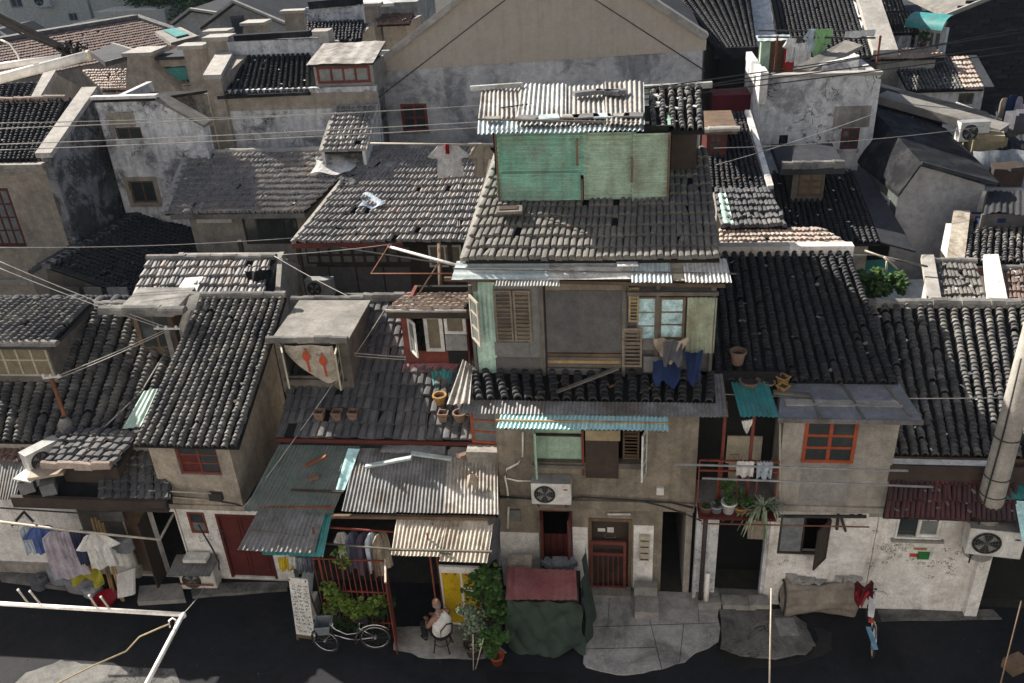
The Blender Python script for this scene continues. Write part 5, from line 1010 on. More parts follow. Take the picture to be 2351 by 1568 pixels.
shell(B5, [(x50, yw5 + .2), (x51, yw5 + .2), (x51, 18.2), (x50, 18.2)], 0, r5[3].z - .05, 'grey_render', .15, 'wall', skip=(0,))
MB().bx(x51 - .1, x51 + 3.5, 15.0, 15.15, 0, r5[3].z).build('wall', 'deck_and_shade', B5)  # near-black wall, alley shade put into its colour
st = MB()
for u, v in ((2010, 1220), (2030, 1265), (2050, 1262), (2040, 1280), (2090, 1284), (1998, 1292), (2030, 1292), (2000, 1302), (2046, 1268), (2062, 1275), (2115, 1292), (2145, 1290), (2170, 1290), (2135, 1298), (2175, 1262), (2202, 1268), (2182, 1282), (2178, 1298), (2185, 1305), (2135, 1325), (2180, 1315), (2020, 1256), (2075, 1262), (2060, 1252)):
    q = w5.px(u - 9, v - 4, u + 10, v + 4); scribble(st, w5, q[0], q[1], q[2], q[3], 13, .004, .007)
for k in range(14): q = w5.px(2000 + k * 7, 1246, 2008 + k * 7, 1262); scribble(st, w5, q[0], q[1], q[2], q[3], 4, .004, .007)
st.build('wall_stencil', 'ink', B5)
ps = thing('wall_poster', 'torn poster with red and green blocks on the stencilled white wall', 'poster', w5.at(w5.px(2100, 1260, 2120, 1270)[0], 1.2, .01))
panel(ps, w5, w5.px(2090, 1255, 2142, 1286), 'paper', 0, .004, 'sheet'); panel(ps, w5, w5.px(2106, 1266, 2134, 1284), 'sign_green', .005, .003, 'green_block'); panel(ps, w5, w5.px(2088, 1270, 2108, 1278), 'sign_red', .005, .003, 'red_block'); panel(ps, w5, w5.px(2098, 1257, 2128, 1262), 'ochre_pot', .005, .003, 'ochre_strip')
pl5 = Wall((P(2239, 1320, y=14.42).x, 14.42), (P(2268, 1320, y=14.42).x, 14.42), 0, 1.75, .22); pl5.build(B5, 'whitewash', 'pillar')
st = MB()
for v in (1278, 1294, 1304): q = pl5.px(2244, v - 4, 2264, v + 4); scribble(st, pl5, q[0] + .03, q[1] - .03, q[2], q[3], 10)
st.build('wall_stencil', 'ink', B5)
q = P(2272, 1258, y=14.2); ac(V((q.x, 14.3, q.z)), -.12, 1.0, .66, .36, 'grey white air conditioner with blue mark beside the concrete pole', mark='tarp_blue', brackets=True)
pb = P(2266, 1180, y=14.3); up_ = thing('utility_pole', 'round concrete utility pole at the right edge', 'utility pole', (pb.x, 14.3, 1.7)); MB().tube([(pb.x, 14.3, 1.95), (pb.x, 14.3, 4), (pb.x, 14.3, 9.5)], [.25, .225, .185], 20).build('shaft', 'pole_concrete', up_, True); MB().lathe((pb.x, 14.3, 1.9), [(.28, 0), (.28, .2), (.26, .3), (.24, .34)], 14).build('collar', 'concrete', up_)
for v in (1000, 1090, 1130): q = P(2290, v, y=14.3); MB().tube([(pb.x + .24 * math.cos(a), 14.3 + .24 * math.sin(a), q.z) for a in [k * math.pi / 8 for k in range(16)]], .012, 5, True).build('pole_band', 'iron', up_, True)
MB().tube([(pb.x - .2, 14.1, 1.8), (pb.x - .19, 14.12, 3.5), (pb.x - .16, 14.14, 5), (pb.x - .2, 14.12, 6.5)], .016, 5).build('pole_cable', 'cable', up_, True)
MB().tube([P(2262, 1192, y=14.3), P(2268, 1172, y=14.3), P(2280, 1164, y=14.4), P(2290, 1168, y=14.5)], .02, 6).build('refrigerant_pipe', 'white_pipe', up_, True)
ta = thing('awning', 'teal awning cut by the right edge behind the utility pole', 'awning', P(2340, 1150, y=14.2)); sh('sheet', (2288, 1088, 14.9), (2420, 1090, 14.9), (2440, 1150, 14.2), (2310, 1146, 14.2), 'teal_sheet', .16, 0, .01, ta); sh('sheet', (2330, 1150, 14.2), (2440, 1152, 14.2), (2450, 1260, 13.6), (2350, 1230, 13.6), 'aqua_sheet', .16, 0, .01, ta)
# ================================================================== THINGS IN THE STREET
# maroon roofed kiosk under a green tarpaulin
K = thing('storage_box', 'street storage box with maroon corrugated lid wrapped in dark green tarpaulin', 'storage box', P(1255, 1500, z=0))
k0, k1 = P(1170, 1520, z=0), P(1345, 1525, z=0); ky = 13.15; kx0, kx1 = P(1168, 1450, y=ky).x, P(1335, 1450, y=ky).x; kz = P(1240, 1378, y=ky).z
MB().bx(kx0 + .05, kx1 - .05, ky + .05, P(1240, 1305, z=kz).y, .02, kz - .02).build('box', 'dark_wood', K)
kt = [P(1164, 1300, z=kz + .12), P(1322, 1310, z=kz + .12), P(1326, 1378, z=kz + .03), P(1160, 1376, z=kz + .03)]; kb = kt[0].y
corr(K, 'lid_sheet', *kt, 'maroon_sheet', .15, .024, .01, 5, flat=True)
def tp(s, t):
    x = kx0 + (kx1 - kx0) * s; bul = .16 * math.sin(s * 3.1) * t + .12 * abs(math.sin(s * 7 + t * 3.5)) * (.2 + t) + .07 * abs(math.sin(s * 11 - t * 6)) + .04 * abs(math.sin(t * 9 + s * 5))
    return (x + .1 * (s - .2) * t + .03 * math.sin(t * 9), ky + .03 - .1 * t - bul, (kz - .01) * (1 - t) + .02 + .1 * t * max(0, math.sin(s * 9 + 1)) * (s > .25))
MB().grid(tp, 60, 36).build('tarpaulin', 'tarp_green', K, True)
def tp2(s, t): y = ky + .05 + 1.3 * s; return (kx1 + .02 + .1 * t + .14 * t * math.sin(s * 3) + .04 * math.sin(s * 15 + t * 5), y - .1 * (1 - s) * t, (kz + .25 * s) * (1 - t) + .02)
MB().grid(tp2, 24, 20).build('tarpaulin', 'tarp_green', K, True)
MB().bar(P(1250, 1330, y=13.9) + V((0, 0, .1)), P(1312, 1336, y=13.8) + V((0, 0, .1)), .05).build('lid_weight', 'pale_felt', K)
MB().box(P(1194, 1298, y=14.35) + V((0, 0, .0)), .52, .4, .26, .04).build('crate', 'cream_sheet', None, label='cream plastic crate on the back corner of the maroon lid', cat='crate')
mb = MB()
for i in range(9): mb.box(P(1258 + i * 7, 1292 + 4 * math.sin(i * 2), y=14.45), U(.15, .3), U(.1, .25), U(.05, .16), U(0, 3))
tag(mb.build('rubbish_heap', 'plastic_film'), 'heap of grey plastic scraps behind the maroon lid', 'rubbish', kind='stuff')
# steps and blocks in front of the passage
MB().box(P(1484, 1378, z=.12), .52, .95, .24, .0).build('ramp_slab', 'concrete', None, label='concrete ramp slab in front of the white pillar', cat='slab')
MB().box(P(1482, 1352, y=14.5), .5, .2, .28).build('stone_block', 'concrete', None, label='concrete block under the meter box', cat='block')
MB().box(P(1625, 1375, z=.12), .5, .45, .22, .1).build('stone_block', 'concrete', None, label='stone block at the foot of the black downpipe', cat='block')
for i, (u, v) in enumerate(((1680, 1382), (1710, 1385), (1742, 1382))): MB().box(P(u, v, y=14.35), .42, .3, .12, U(-.1, .1)).build('step_stone', 'concrete', None, label=('left rough step stone below the dark doorway', 'middle rough step stone below the dark doorway', 'right rough step stone below the dark doorway')[i], cat='stone', group='step stones below the doorway')
# tarpaulin bundle
bd = thing('bundle', 'long brown tarpaulin bundle lying against the white wall', 'bundle', P(1880, 1405, z=0)); b0, b1 = P(1785, 1398, z=0.0), P(1968, 1400, z=0.0); bc = .46
def bf(s, t):
    a = t * 2 * math.pi; e = min(1, min(s, 1 - s) * 9 + .35); r = bc * (1 + .1 * math.sin(s * 7 + 1) + .07 * math.sin(a * 5 + s * 9) + .05 * math.sin(a * 11 + s * 4) + .03 * math.sin(s * 23)); p = b0.lerp(b1, s); return (p.x, p.y - .02 + r * .62 * math.cos(a) * e, max(.0, .38 + r * .86 * math.sin(a) * e))
MB().grid(bf, 60, 48).build('cover', 'tarp_brown', bd, True)
for s_ in (.06,): MB().tube([V(bf(s_, t / 16)) + V((-.03, 0, 0)) for t in range(16)], .025, 5, True).build('rope', 'iron', bd)
mb = MB()
for i in range(14): p = V(bf(U(.05, .95), .25)); mb.box(p + V((0, .12, .05)), U(.15, .35), U(.1, .25), U(.05, .14), U(0, 3))
mb.build('rubble', 'pavement', bd)
# notice board
nb = thing('notice_board', 'white folding notice board covered in handwriting beside the bicycle', 'notice board', P(702, 1478, z=0))
n0, n1 = P(682, 1468, z=0), P(725, 1474, z=0); wn = Wall((n0.x, n0.y), (n1.x, n1.y), .1, 1.2); nz1 = wn.px(680, 1352, 725, 1355)[3]; tl = V((0, .28, 0))
def NB(a, z, o=0): q = wn.at(a, z, o); return q + V((0, .25 * z / nz1, 0))
L_ = wn.L; MB().slab([NB(0, .14), NB(L_, .14), NB(L_, nz1), NB(0, nz1)], (0, .03, 0)).build('board', 'paper', nb); MB().slab([NB(0, .06, .01), NB(L_, .06, .01), NB(L_, .14, .01), NB(0, .14, .01)], (0, .03, 0)).build('foot_rail', 'wood', nb)
for a in (.02, L_ - .05): MB().bar(NB(a, 0), NB(a, .1), .04).bar(NB(a, nz1 - .02), V((NB(a, 0).x, NB(a, 0).y + .5, 0)), .03).build('leg', 'wood', nb)
mb = MB()
for c_ in range(3):
    for j in range(13):
        if RND() < .1: continue
        a0 = L_ * (.1 + .3 * c_); z_ = .22 + (nz1 - .32) * j / 13
        for _ in range(7): a, z, da, dz = U(a0, a0 + L_ * .2), U(z_, z_ + .05), U(-.04, .04), U(-.03, .03); mb.bar(NB(a, z, .004), NB(a + da, z + dz, .004), .011, .004, up=(0, -1, .2))
mb.build('writing', 'ink', nb, kind='stuff')
# bicycles
def bicycle(pr, pf, label, basket=True, fm='chrome', bag=None, col='black'):
    """pr, pf: ground contact points of rear and front wheel"""
    pr, pf = V(pr), V(pf); d = pf - pr; d.z = 0; L = d.length; d.normalize(); n = V((d.y, -d.x, 0)); Z = V((0, 0, 1)); R = .32; k = L / 1.05
    t = thing('bicycle', label, 'bicycle', (pr + pf) / 2, 'bicycles in the street')
    def W(x, z, o=0): return pr + d * x * k + Z * z + n * o
    for c, st in ((W(0, R), 0), (W(1.05, R), .35)):
        dd = (d * math.cos(st) + n * math.sin(st))
        tr = MB().tube([c + dd * R * math.cos(a) + Z * R * math.sin(a) for a in [2 * math.pi * i / 28 for i in range(28)]], .02, 6, True).build('tyre', 'rubber', t, True)
        MB().tube([c + dd * (R - .03) * math.cos(a) + Z * (R - .03) * math.sin(a) for a in [2 * math.pi * i / 28 for i in range(28)]], .011, 5, True).build('rim', 'chrome', tr, True)
        mb = MB()
        for i in range(14): a = math.pi * 2 * i / 14; mb.bar(c + n * .02 * (-1) ** i, c + dd * (R - .03) * math.cos(a) + Z * (R - .03) * math.sin(a), .004)
        mb.build('spokes', 'chrome', tr); MB().tube([c + dd.cross(Z) * .04, c - dd.cross(Z) * .04], .025, 8).build('hub', 'ac_grey', tr, True)
    f = MB(); bb = W(.42, .28); st_ = W(.28, .72); hd = W(.86, .68); hd2 = W(.9, .5)
    for path, r_ in (([bb, st_, W(.26, .8)], .016), ([W(0, R), bb], .012), ([W(0, R), W(.3, .62)], .011), ([bb, W(.6, .34), hd2], .018), ([W(.36, .48), W(.58, .46), hd], .015), ([W(1.05, R), hd2, hd, W(.82, .82)], .017)): f.tube(path, r_, 6)
    f.build('frame', fm, t, True)
    MB().tube([W(.7, .9, .28), W(.82, .92, .15), W(.82, .9, 0), W(.82, .92, -.15), W(.7, .9, -.28)], .013, 6).build('handlebar', 'chrome', t, True)
    MB().add([W(.1, .83, .09), W(.1, .83, -.09), W(.36, .84, .02), W(.36, .84, -.02), W(.1, .78, .07), W(.1, .78, -.07), W(.36, .81, .02), W(.36, .81, -.02)], [(0, 1, 3, 2), (4, 6, 7, 5), (0, 4, 5, 1), (2, 3, 7, 6), (0, 2, 6, 4), (1, 5, 7, 3)]).build('saddle', 'rubber', t)
    MB().tube([W(0, R) + d * (R + .05) * math.cos(a) + Z * (R + .05) * math.sin(a) for a in [.4 + i * .28 for i in range(9)]], .018, 5).build('mudguard', 'chrome', t, True)
    MB().bar(W(.42, .28, .12), W(.5, .2, .12), .02).bar(W(.42, .28, -.12), W(.34, .36, -.12), .02).build('crank', 'iron', t)
    if basket:
        b = MB(); c = W(1.02, .6)
        lo = [c + d * a * .11 + n * e * .12 for a, e in ((-1, -1), (1, -1), (1, 1), (-1, 1))]; hi = [c + d * a * .16 + n * e * .17 + Z * .26 for a, e in ((-1, -1), (1, -1), (1, 1), (-1, 1))]
        for i in range(4): b.poly(lo[i], lo[(i + 1) % 4], hi[(i + 1) % 4], hi[i])
        b.poly(*lo); b.build('basket', 'plastic_grey', t)
        for q in (hi,): MB().tube(q, .012, 5, True).build('basket_rim', 'plastic_grey', t)
    return t
bicycle(P(866, 1488, z=0), P(752, 1495, z=0), 'silver ladies bicycle with grey basket parked by the red gate')
tb = bicycle(P(2000, 1500, z=0), P(1996, 1410, z=0) , 'blue and white bicycle with red bag standing in the street by the stencilled wall', basket=False, fm='white_frame')
q = P(2004, 1478, y=12.55); MB().box(P(2002, 1465, y=12.9), .08, .55, .03, .03).build('rear_mudguard', 'sky_blue', tb); MB().slab([P(1996, 1376, y=13.75), P(2012, 1378, y=13.75), P(2006, 1418, y=13.3), P(1994, 1416, y=13.3)], (0, .06, .03)).build('fairing', 'white_frame', tb)
MB().box(P(2000, 1425, y=13.2), .1, .06, .06).build('rear_lamp', 'sign_red', tb)
drape('shopping_bag', P(1985, 1340, y=13.9), .42, .36, .12, 'cloth_crimson', 'crumpled crimson bag on the handlebar of the blue bicycle', 'bag', .1)
drape('shopping_bag', P(1978, 1356, y=13.8), .26, .26, .1, 'plastic_red', 'small bright red bag under the crimson bag on the bicycle', 'bag', .06)
# creeper on the railing
cr = thing('creeper', 'green climbing plant on the red railing above the bicycle', 'plant', P(800, 1400, y=13.2))
MB().tube([P(760, 1440, z=.02), P(785, 1380, y=13.25), P(790, 1330, y=13.25), P(785, 1275, y=13.25)], .015, 5).build('stem', 'bark', cr)
mb = MB()
for u, v, n_, s_ in ((752, 1350, 40, .1), (765, 1365, 60, .12), (785, 1375, 60, .12), (800, 1395, 80, .12), (830, 1385, 50, .1), (850, 1395, 60, .12), (785, 1290, 30, .09), (778, 1270, 20, .1), (870, 1380, 60, .1), (820, 1408, 70, .1), (760, 1395, 50, .1)): leaves(mb, P(u, v, y=13.2), (.22, .14, .16), n_, s_)
mb.build('leaves', 'leaf_lime', cr)
mb = MB()
for u, v in ((870, 1400), (850, 1420), (820, 1430), (780, 1430), (880, 1385), (760, 1420)): leaves(mb, P(u, v, y=13.3), (.3, .2, .22), 80, .1)
mb.build('foliage', 'leaf_dark', cr)
# bush in pots by the tarpaulin
for u, v, r_, h_, m, lab, rad, nc, nl, lm, s_ in ((1142, 1522, .15, .24, 'orange_paint', 'bushy plant in an orange pot in front of the green tarpaulin', (.3, .25, .42), 16, 46, 'leaf', .1), (1090, 1500, .22, .3, 'pot_dark', 'grey green bush in a dark tub beside the seated man', (.36, .3, .5), 16, 46, 'leaf_silver', .07), (1130, 1465, .24, .35, 'pot_dark', 'tall dark leafy bush behind the orange pot', (.42, .36, .75), 26, 52, 'leaf', .11)):
    potplant(P(u, v, z=0), r_, h_, m, lab, rad, nc, nl, s_, lm, 'potted plants by the tarpaulin')
for u0, v0, u1, v1, lab in ((1087, 1538, 1086, 1456, 'upright cane leaning on the grey green bush'), (1092, 1536, 1110, 1465, 'slanting cane leaning on the grey green bush')): MB().tube([P(u0, v0, z=0), P(u1, v1, y=P(u0, v0, z=0).y + .1)], .013, 5).build('cane', 'pale_pole', None, True, lab, 'cane')
# seated man and chair
hp = P(1018, 1488, z=0)
ch = thing('chair', 'black bentwood chair under the seated man', 'chair', (hp.x, hp.y, 0)); sz = .45
MB().lathe((hp.x, hp.y, sz - .03), [(.001, 0), (.19, 0), (.2, .015), (.19, .03), (.001, .03)], 16).build('seat', 'black', ch, True)
for a in (.7, 2.3, 3.9, 5.5): MB().tube([(hp.x + .15 * math.cos(a), hp.y + .15 * math.sin(a), sz - .02), (hp.x + .24 * math.cos(a), hp.y + .24 * math.sin(a), 0)], [.017, .013], 6).build('leg', 'black', ch, True)
MB().tube([(hp.x + .17 * math.cos(a), hp.y + .17 * math.sin(a), .22) for a in [k * math.pi / 7 for k in range(14)]], .01, 5, True).build('stretcher', 'black', ch, True)
fd = V((-.75, .66, 0)).normalized(); rt_ = V((fd.y, -fd.x, 0)); O = V((hp.x, hp.y, 0))
MB().tube([O - fd * .17 + rt_ * .15 + V((0, 0, sz)), O - fd * .22 + rt_ * .15 + V((0, 0, .78)), O - fd * .24 + V((0, 0, .88)), O - fd * .22 - rt_ * .15 + V((0, 0, .78)), O - fd * .17 - rt_ * .15 + V((0, 0, sz))], .014, 6).build('backrest', 'black', ch, True)
def B(f, r, z): return O + fd * f + rt_ * r + V((0, 0, z))
def skin(name, verts, edges, rad, mat, parent, sub=2):
    me = bpy.data.meshes.new(name); c = O; me.from_pydata([v - c for v in verts], edges, []); o = put(name, me, c, parent); me.materials.append(M[mat])
    m = o.modifiers.new('skin', 'SKIN'); m.use_smooth_shade = True; s = o.modifiers.new('sub', 'SUBSURF'); s.levels = sub; s.render_levels = sub
    for i, r in enumerate(rad): me.skin_vertices[0].data[i].radius = r if isinstance(r, tuple) else (r, r); me.skin_vertices[0].data[i].use_root = (i == 0)
    return o
pm = thing('person', 'seated man in white sleeveless vest and black trousers seen from behind', 'person', O)
vs = [B(-.02, 0, .55), B(-.06, 0, .78), B(-.04, 0, .98), B(-.0, 0, 1.07), B(.03, 0, 1.15),
      B(-.03, .19, 1.0), B(.06, .27, .78), B(.26, .16, .68), B(.34, .1, .66), B(-.03, -.19, 1.0), B(.06, -.27, .78), B(.26, -.16, .68), B(.34, -.1, .66),
      B(.05, .1, .53), B(.44, .13, .52), B(.42, .13, .12), B(.05, -.1, .53), B(.44, -.13, .52), B(.42, -.13, .12), B(.5, .13, .06), B(.5, -.13, .06)]
es_ = [(0, 1), (1, 2), (2, 3), (3, 4), (2, 5), (5, 6), (6, 7), (7, 8), (2, 9), (9, 10), (10, 11), (11, 12), (0, 13), (13, 14), (14, 15), (0, 16), (16, 17), (17, 18), (15, 19), (18, 20)]
skin('body', vs, es_, [.13, .13, .13, .055, .055, .06, .05, .038, .03, .06, .05, .038, .03, .085, .065, .045, .085, .065, .045, .035, .035], 'skin', pm)
hc = B(.06, 0, 1.26); R_h = Matrix((fd, rt_, V((0, 0, 1)))).transposed()
def hf(s, t):
    a, b_ = s * 2 * math.pi, t * math.pi; x, y, z = math.sin(b_) * math.cos(a), math.sin(b_) * math.sin(a), -math.cos(b_)
    fx = x * .10 * (1 + .06 * (z < -.2)) + (.018 if x > .9 and -.3 < z < .1 else 0); return hc + R_h @ V((fx - .01 * z, y * .078 * (1 - .18 * max(0, -z)), z * .125))
mb = MB().grid(hf, 24, 16)
for s in (-1, 1): mb.lathe(hc + R_h @ V((-.01, s * .08, -.02)), [(.001, -.03), (.018, -.015), (.02, .015), (.001, .03)], 8)
mb.add([hc + R_h @ V(p) for p in ((.095, .018, -.03), (.095, -.018, -.03), (.128, 0, -.032), (.1, 0, .03))], [(0, 1, 2), (0, 2, 3), (1, 3, 2)]); mb.build('head', 'skin', pm, True)
MB().grid(lambda s, t: hc + R_h @ V((-.015 + .1 * 1.04 * math.cos(math.pi * (.42 + 1.16 * s)) * math.cos(t * .6), .081 * math.sin(math.pi * (.42 + 1.16 * s)) * math.cos(t * .6), -.06 + .07 * t)), 14, 5).build('hair', 'plastic_grey', pm, True)
for s in (-1, 1): MB().box(hc + R_h @ V((.095, s * .03, .012)), .012, .022, .01).build('eye', 'black', pm)
skin('vest', [B(-.02, 0, .5), B(-.03, 0, .6), B(-.07, 0, .78), B(-.05, 0, .96), B(-.02, 0, 1.03), B(-.04, .12, 1.02), B(-.04, -.12, 1.02)], [(0, 1), (1, 2), (2, 3), (3, 4), (3, 5), (3, 6)], [(.235, .2), (.23, .195), (.225, .185), (.215, .165), .1, .1, .1], 'cloth_white', pm)
skin('trousers', [B(-.02, 0, .52), B(.1, .1, .55), B(.45, .14, .54), B(.43, .14, .1), B(.1, -.1, .55), B(.45, -.14, .54), B(.43, -.14, .1)], [(0, 1), (1, 2), (2, 3), (0, 4), (4, 5), (5, 6)], [.16, .11, .085, .07, .11, .085, .07], 'black', pm)
for s in (1, -1):
    skin('shoe', [B(.4, s * .13, .045), B(.5, s * .13, .045), B(.6, s * .14, .035)], [(0, 1), (1, 2)], [.045, .048, .035], 'black', pm)
    k = [B(.33, s * .1, .66), B(.4, s * .08, .655)]; vs_ = list(k); e_ = [(0, 1)]; ra = [.032, .03]
    for j in range(4): f0 = B(.42, s * (.055 + .017 * j), .655); f1 = B(.46 + .006 * (j in (1, 2)), s * (.05 + .016 * j), .64); f2 = B(.475, s * (.05 + .015 * j), .61); n_ = len(vs_); vs_ += [f0, f1, f2]; e_ += [(1, n_), (n_, n_ + 1), (n_ + 1, n_ + 2)]; ra += [.011, .01, .008]
    n_ = len(vs_); vs_ += [B(.37, s * .055, .66), B(.42, s * .035, .65)]; e_ += [(0, n_), (n_, n_ + 1)]; ra += [.013, .009]
    skin('hand', vs_, e_, ra, 'skin', pm, 1)
# clutter by the leftmost house
for i, (u0, v0, u1, v1) in enumerate(((258, 1362, 210, 1190), (264, 1366, 218, 1188), (280, 1378, 226, 1195), (284, 1380, 235, 1200))): MB().tube([P(u0, v0, z=.05), P(u1, v1, y=14.3)], .028, 7).build('bamboo_pole', 'bamboo', None, True, ('leftmost bamboo pole in the bundle behind the laundry', 'second bamboo pole from the left in the bundle behind the laundry', 'third bamboo pole in the bundle, beside the veined slab', 'rightmost bamboo pole of the bundle, touching the veined slab')[i], 'pole', 'bamboo poles leaning together')
MB().slab([P(268, 1318, y=13.9), P(305, 1306, y=13.9), P(306, 1366, y=13.6), P(270, 1374, y=13.6)], (.03, .05, 0)).build('marble_slab', 'marble', None, label='white veined slab leaning by the bamboo poles', cat='slab')
tb_ = thing('basin', 'red plastic basin on the street edge', 'basin', P(245, 1382, z=.02)); MB().lathe(P(245, 1385, z=.02), [(.001, 0), (.2, 0), (.27, .16), (.3, .17), (.27, .18), (.2, .03), (.001, .03)], 20).build('bowl', 'plastic_red', tb_, True)
drape('raincoat', P(195, 1262, y=13.9), .9, .75, .25, 'cloth_lime', 'yellow green raincoat draped below the white shirt', 'raincoat', .1)
drape('rag', P(182, 1240, y=13.8), .25, .8, .1, 'cloth_orange', 'orange cloth strip behind the navy trousers', 'cloth', .04)
for u, v, w_, d_, h_, m, lab in ((150, 1335, .6, .5, .45, 'plastic_grey', 'grey covered crate at the foot of the lilac robe'), (190, 1350, .7, .45, .3, 'blockgrey', 'flat grey box under the yellow raincoat'), (95, 1345, .4, .4, .25, 'cloth_grey', 'dark bag on the ground left of the crates'), (215, 1362, .45, .4, .2, 'plastic_film', 'clear plastic bag beside the red basin'), (285, 1262, .5, .3, .35, 'plastic_film', 'grey plastic sack on the ledge behind the bamboo'), (300, 1300, .3, .25, .7, 'marble', 'white broken basin pedestal by the brown door'), (278, 1290, .35, .3, .5, 'paper', 'stack of pale boards behind the veined slab'), (318, 1316, .35, .35, .3, 'pavement', 'rough stone beside the dark doorway of leftmost house')):
    c = P(u, v, z=.0) if v > 1310 else P(u, v, y=14.2); o = MB().grid(lambda s, t: c + V((w_ * .5 * math.cos(s * 6.283) * (1 + .12 * math.sin(s * 25)) * (1 if t < .75 else (1 - t) * 4), d_ * .5 * math.sin(s * 6.283) * (1 if t < .75 else (1 - t) * 4), h_ * min(1, t / .75) + .02 * math.sin(s * 20 + t * 9))), 18, 8).build('bundle' if 'bag' in lab or 'sack' in lab else 'crate', m, None, True, lab, 'bag' if 'bag' in lab or 'sack' in lab else 'crate')
# grey boards by the towels, little table
MB().slab([P(680, 1380, y=13.7), P(715, 1385, y=13.7), P(722, 1290, y=14.0), P(700, 1290, y=14.0)], (0, .03, 0)).build('board', 'plastic_grey', None, label='pale grey board leaning between towels and railing', cat='board')
MB().box(P(712, 1390, z=.25), .35, .35, .5, .1).build('stool', 'ac_white', None, label='small pale stool behind the notice board', cat='stool')
# litter and small stones on the street
mb = MB()
for _ in range(45):
    p = P(U(0, 2351), U(1370, 1568), z=.005)
    if 8 < p.y < 14.3: e = U(.008, .03); mb.box(p + V((0, 0, e * .3)), e * U(1, 2.5), e, e * .5, U(0, 3))
tag(mb.build('litter', 'dirt'), 'scraps of litter and grit scattered over the dark street', 'litter', kind='stuff')
for i, (px, m) in enumerate((([(1120, 1540), (1330, 1550), (1320, 1600), (1100, 1600)], 'wet'),)): flat('street_patch', px, m, .002 + .001 * i, .02, .05, 6)
# ================================================================== SECOND ROW AND BEYOND
def rq(TL, TR, BR, BL, lev=True):
    c = [P(a[0], a[1], y=a[2]) for a in (TL, TR, BR, BL)]
    if lev: c[0].z = c[1].z = (c[0].z + c[1].z) / 2; c[2].z = c[3].z = (c[2].z + c[3].z) / 2
    return c
def body(t, c, mat, drop=4.0, z0=0, inset=.25, th=.15, back=None, cuts=(), front=True):
    """walls under a roof quad; returns the front wall"""
    x0, x1 = c[3].x + inset, c[2].x - inset; y0 = c[3].y + inset; zt = c[3].z + .02; y1 = back or c[0].y
    w = Wall((x0, y0), (x1, y0), z0, zt, th); rs = [w.cut(*q) for q in cuts]
    if front: w.build(t, mat)
    for x in (x0, x1 - th): MB().slab([(x, y0 + th, z0), (x, y1, z0), (x, y1, c[0].z - .08), (x, y0 + th, zt - .02)], (th, 0, 0)).build('wall', mat, t)
    MB().bx(x0 + th, x1 - th, y1 - th, y1, z0, c[0].z - .1).build('wall', mat, t); return w, rs
def house(label, c, mat, name='house', group='houses of the second row', **k):
    t = thing(name, label, 'house', ((c[2].x + c[3].x) / 2, (c[0].y + c[3].y) / 2, 0), group); return t
# --- long house with pale flat tiles
c = rq((843, 338, 27.9), (1135, 345, 27.9), (1085, 555, 23.9), (672, 556, 23.9)); T = house('long low house with sunlit pale grey and pink flat tiles', c, 'grey_render')
roof(T, *c, 'flat2', 36, 14, 'flat_tile', 300, sag=.02, jit=1.4); MB().bar(c[3] + V((0, -.06, -.08)), c[3].lerp(c[2], .62) + V((0, -.06, -.08)), .05, .16).build('fascia', 'red_wood', T)
MB().bar(c[3], c[0], .12, .14).build('verge', 'coping', T)
cr_ = c; cl = rq((432, 347, 27.9), (850, 340, 27.9), (700, 488, 25.3), (378, 490, 25.3)); cl[0].z = cl[1].z = c[0].z
roof(T, *cl, 'flat2', 44, 11, 'flat_tile', 300, sag=.02, jit=1.4, name='side_roof'); MB().bar(cl[3], cl[0], .25, .2).build('verge', 'coping', T)
caps(T, cl[0] + V((.9, .05, .08)), cl[1] + V((0, .05, .08)), 13, .22, .12, 'coping'); caps(T, c[0] + V((0, .05, .08)), c[1] + V((0, .05, .08)), 10, .22, .12)
MB().bar(cl[3] + V((.2, -.02, -.1)), cl[2] + V((0, -.02, -.1)), .08, .16).build('gutter', 'zinc', T)
xq0, xq1 = cl[3].x + .3, c[2].x - .1
wq = Wall((cl[3].x + .3, 26.2), (c[3].x + .4, 26.2), 0, cl[3].z + .2); r = wq.cut(560, 495, 685, 560); wq.build(T, 'grey_render'); window(T, wq, r, 4, 1, 'dark_wood', 'glass', .06, .05, .02)
panel(T, wq, wq.px(455, 496, 535, 508), 'white_frame', .05, .1, 'fascia_box')
wp = Wall((c[3].x + .2, 25.0), (c[2].x - .1, 25.0), 0, c[3].z + .3); r = wp.cut(702, 566, 945, 606); wp.build(T, 'dark_wood'); window(T, wp, r, 9, 2, 'dark_wood', 'pale_glass', .05, .1, .02)
for i in range(4): panel(T, wp, wp.px(700 + i * 62, 612, 758 + i * 62, 672), 'dark_board', .02, .03)
window(T, wp, wp.px(985, 562, 1060, 612), 2, 1, 'white_frame', 'tan_glass', .06, .05, -.04)
MB().bx(c[3].x + .3, c[2].x, 25.2, 27.7, 0, .1).build('floor', 'deck_and_shade', T); MB().bx(xq0, c[2].x, 27.6, 27.75, 0, c[0].z - .15).build('wall', 'grey_render', T)
for u in (560, 690, 1035): q = P(u, 600, y=24.1); MB().bx(q.x - .06, q.x + .06, 24.05, 24.17, 0, c[3].z).build('post', 'dark_wood', T)
MB().tube([P(690, 555, y=24.0), P(820, 575, y=23.6), P(1060, 612, y=22.6)], .03, 6).build('rail', 'iron', T)
ac(P(742, 672, y=23.6), 0, .85, .55, .3, 'grey shaded air conditioner in the dark porch behind the dormers', dirty='ac_grey')
MB().slab([P(880, 690, y=21.5), P(960, 690, y=21.5), P(960, 676, y=22.5), P(790, 676, y=22.5)], (0, 0, .05)).build('porch_sheet', 'moss_sheet', None, label='teal grey sheet in the dark porch behind the white dormer', cat='sheet')
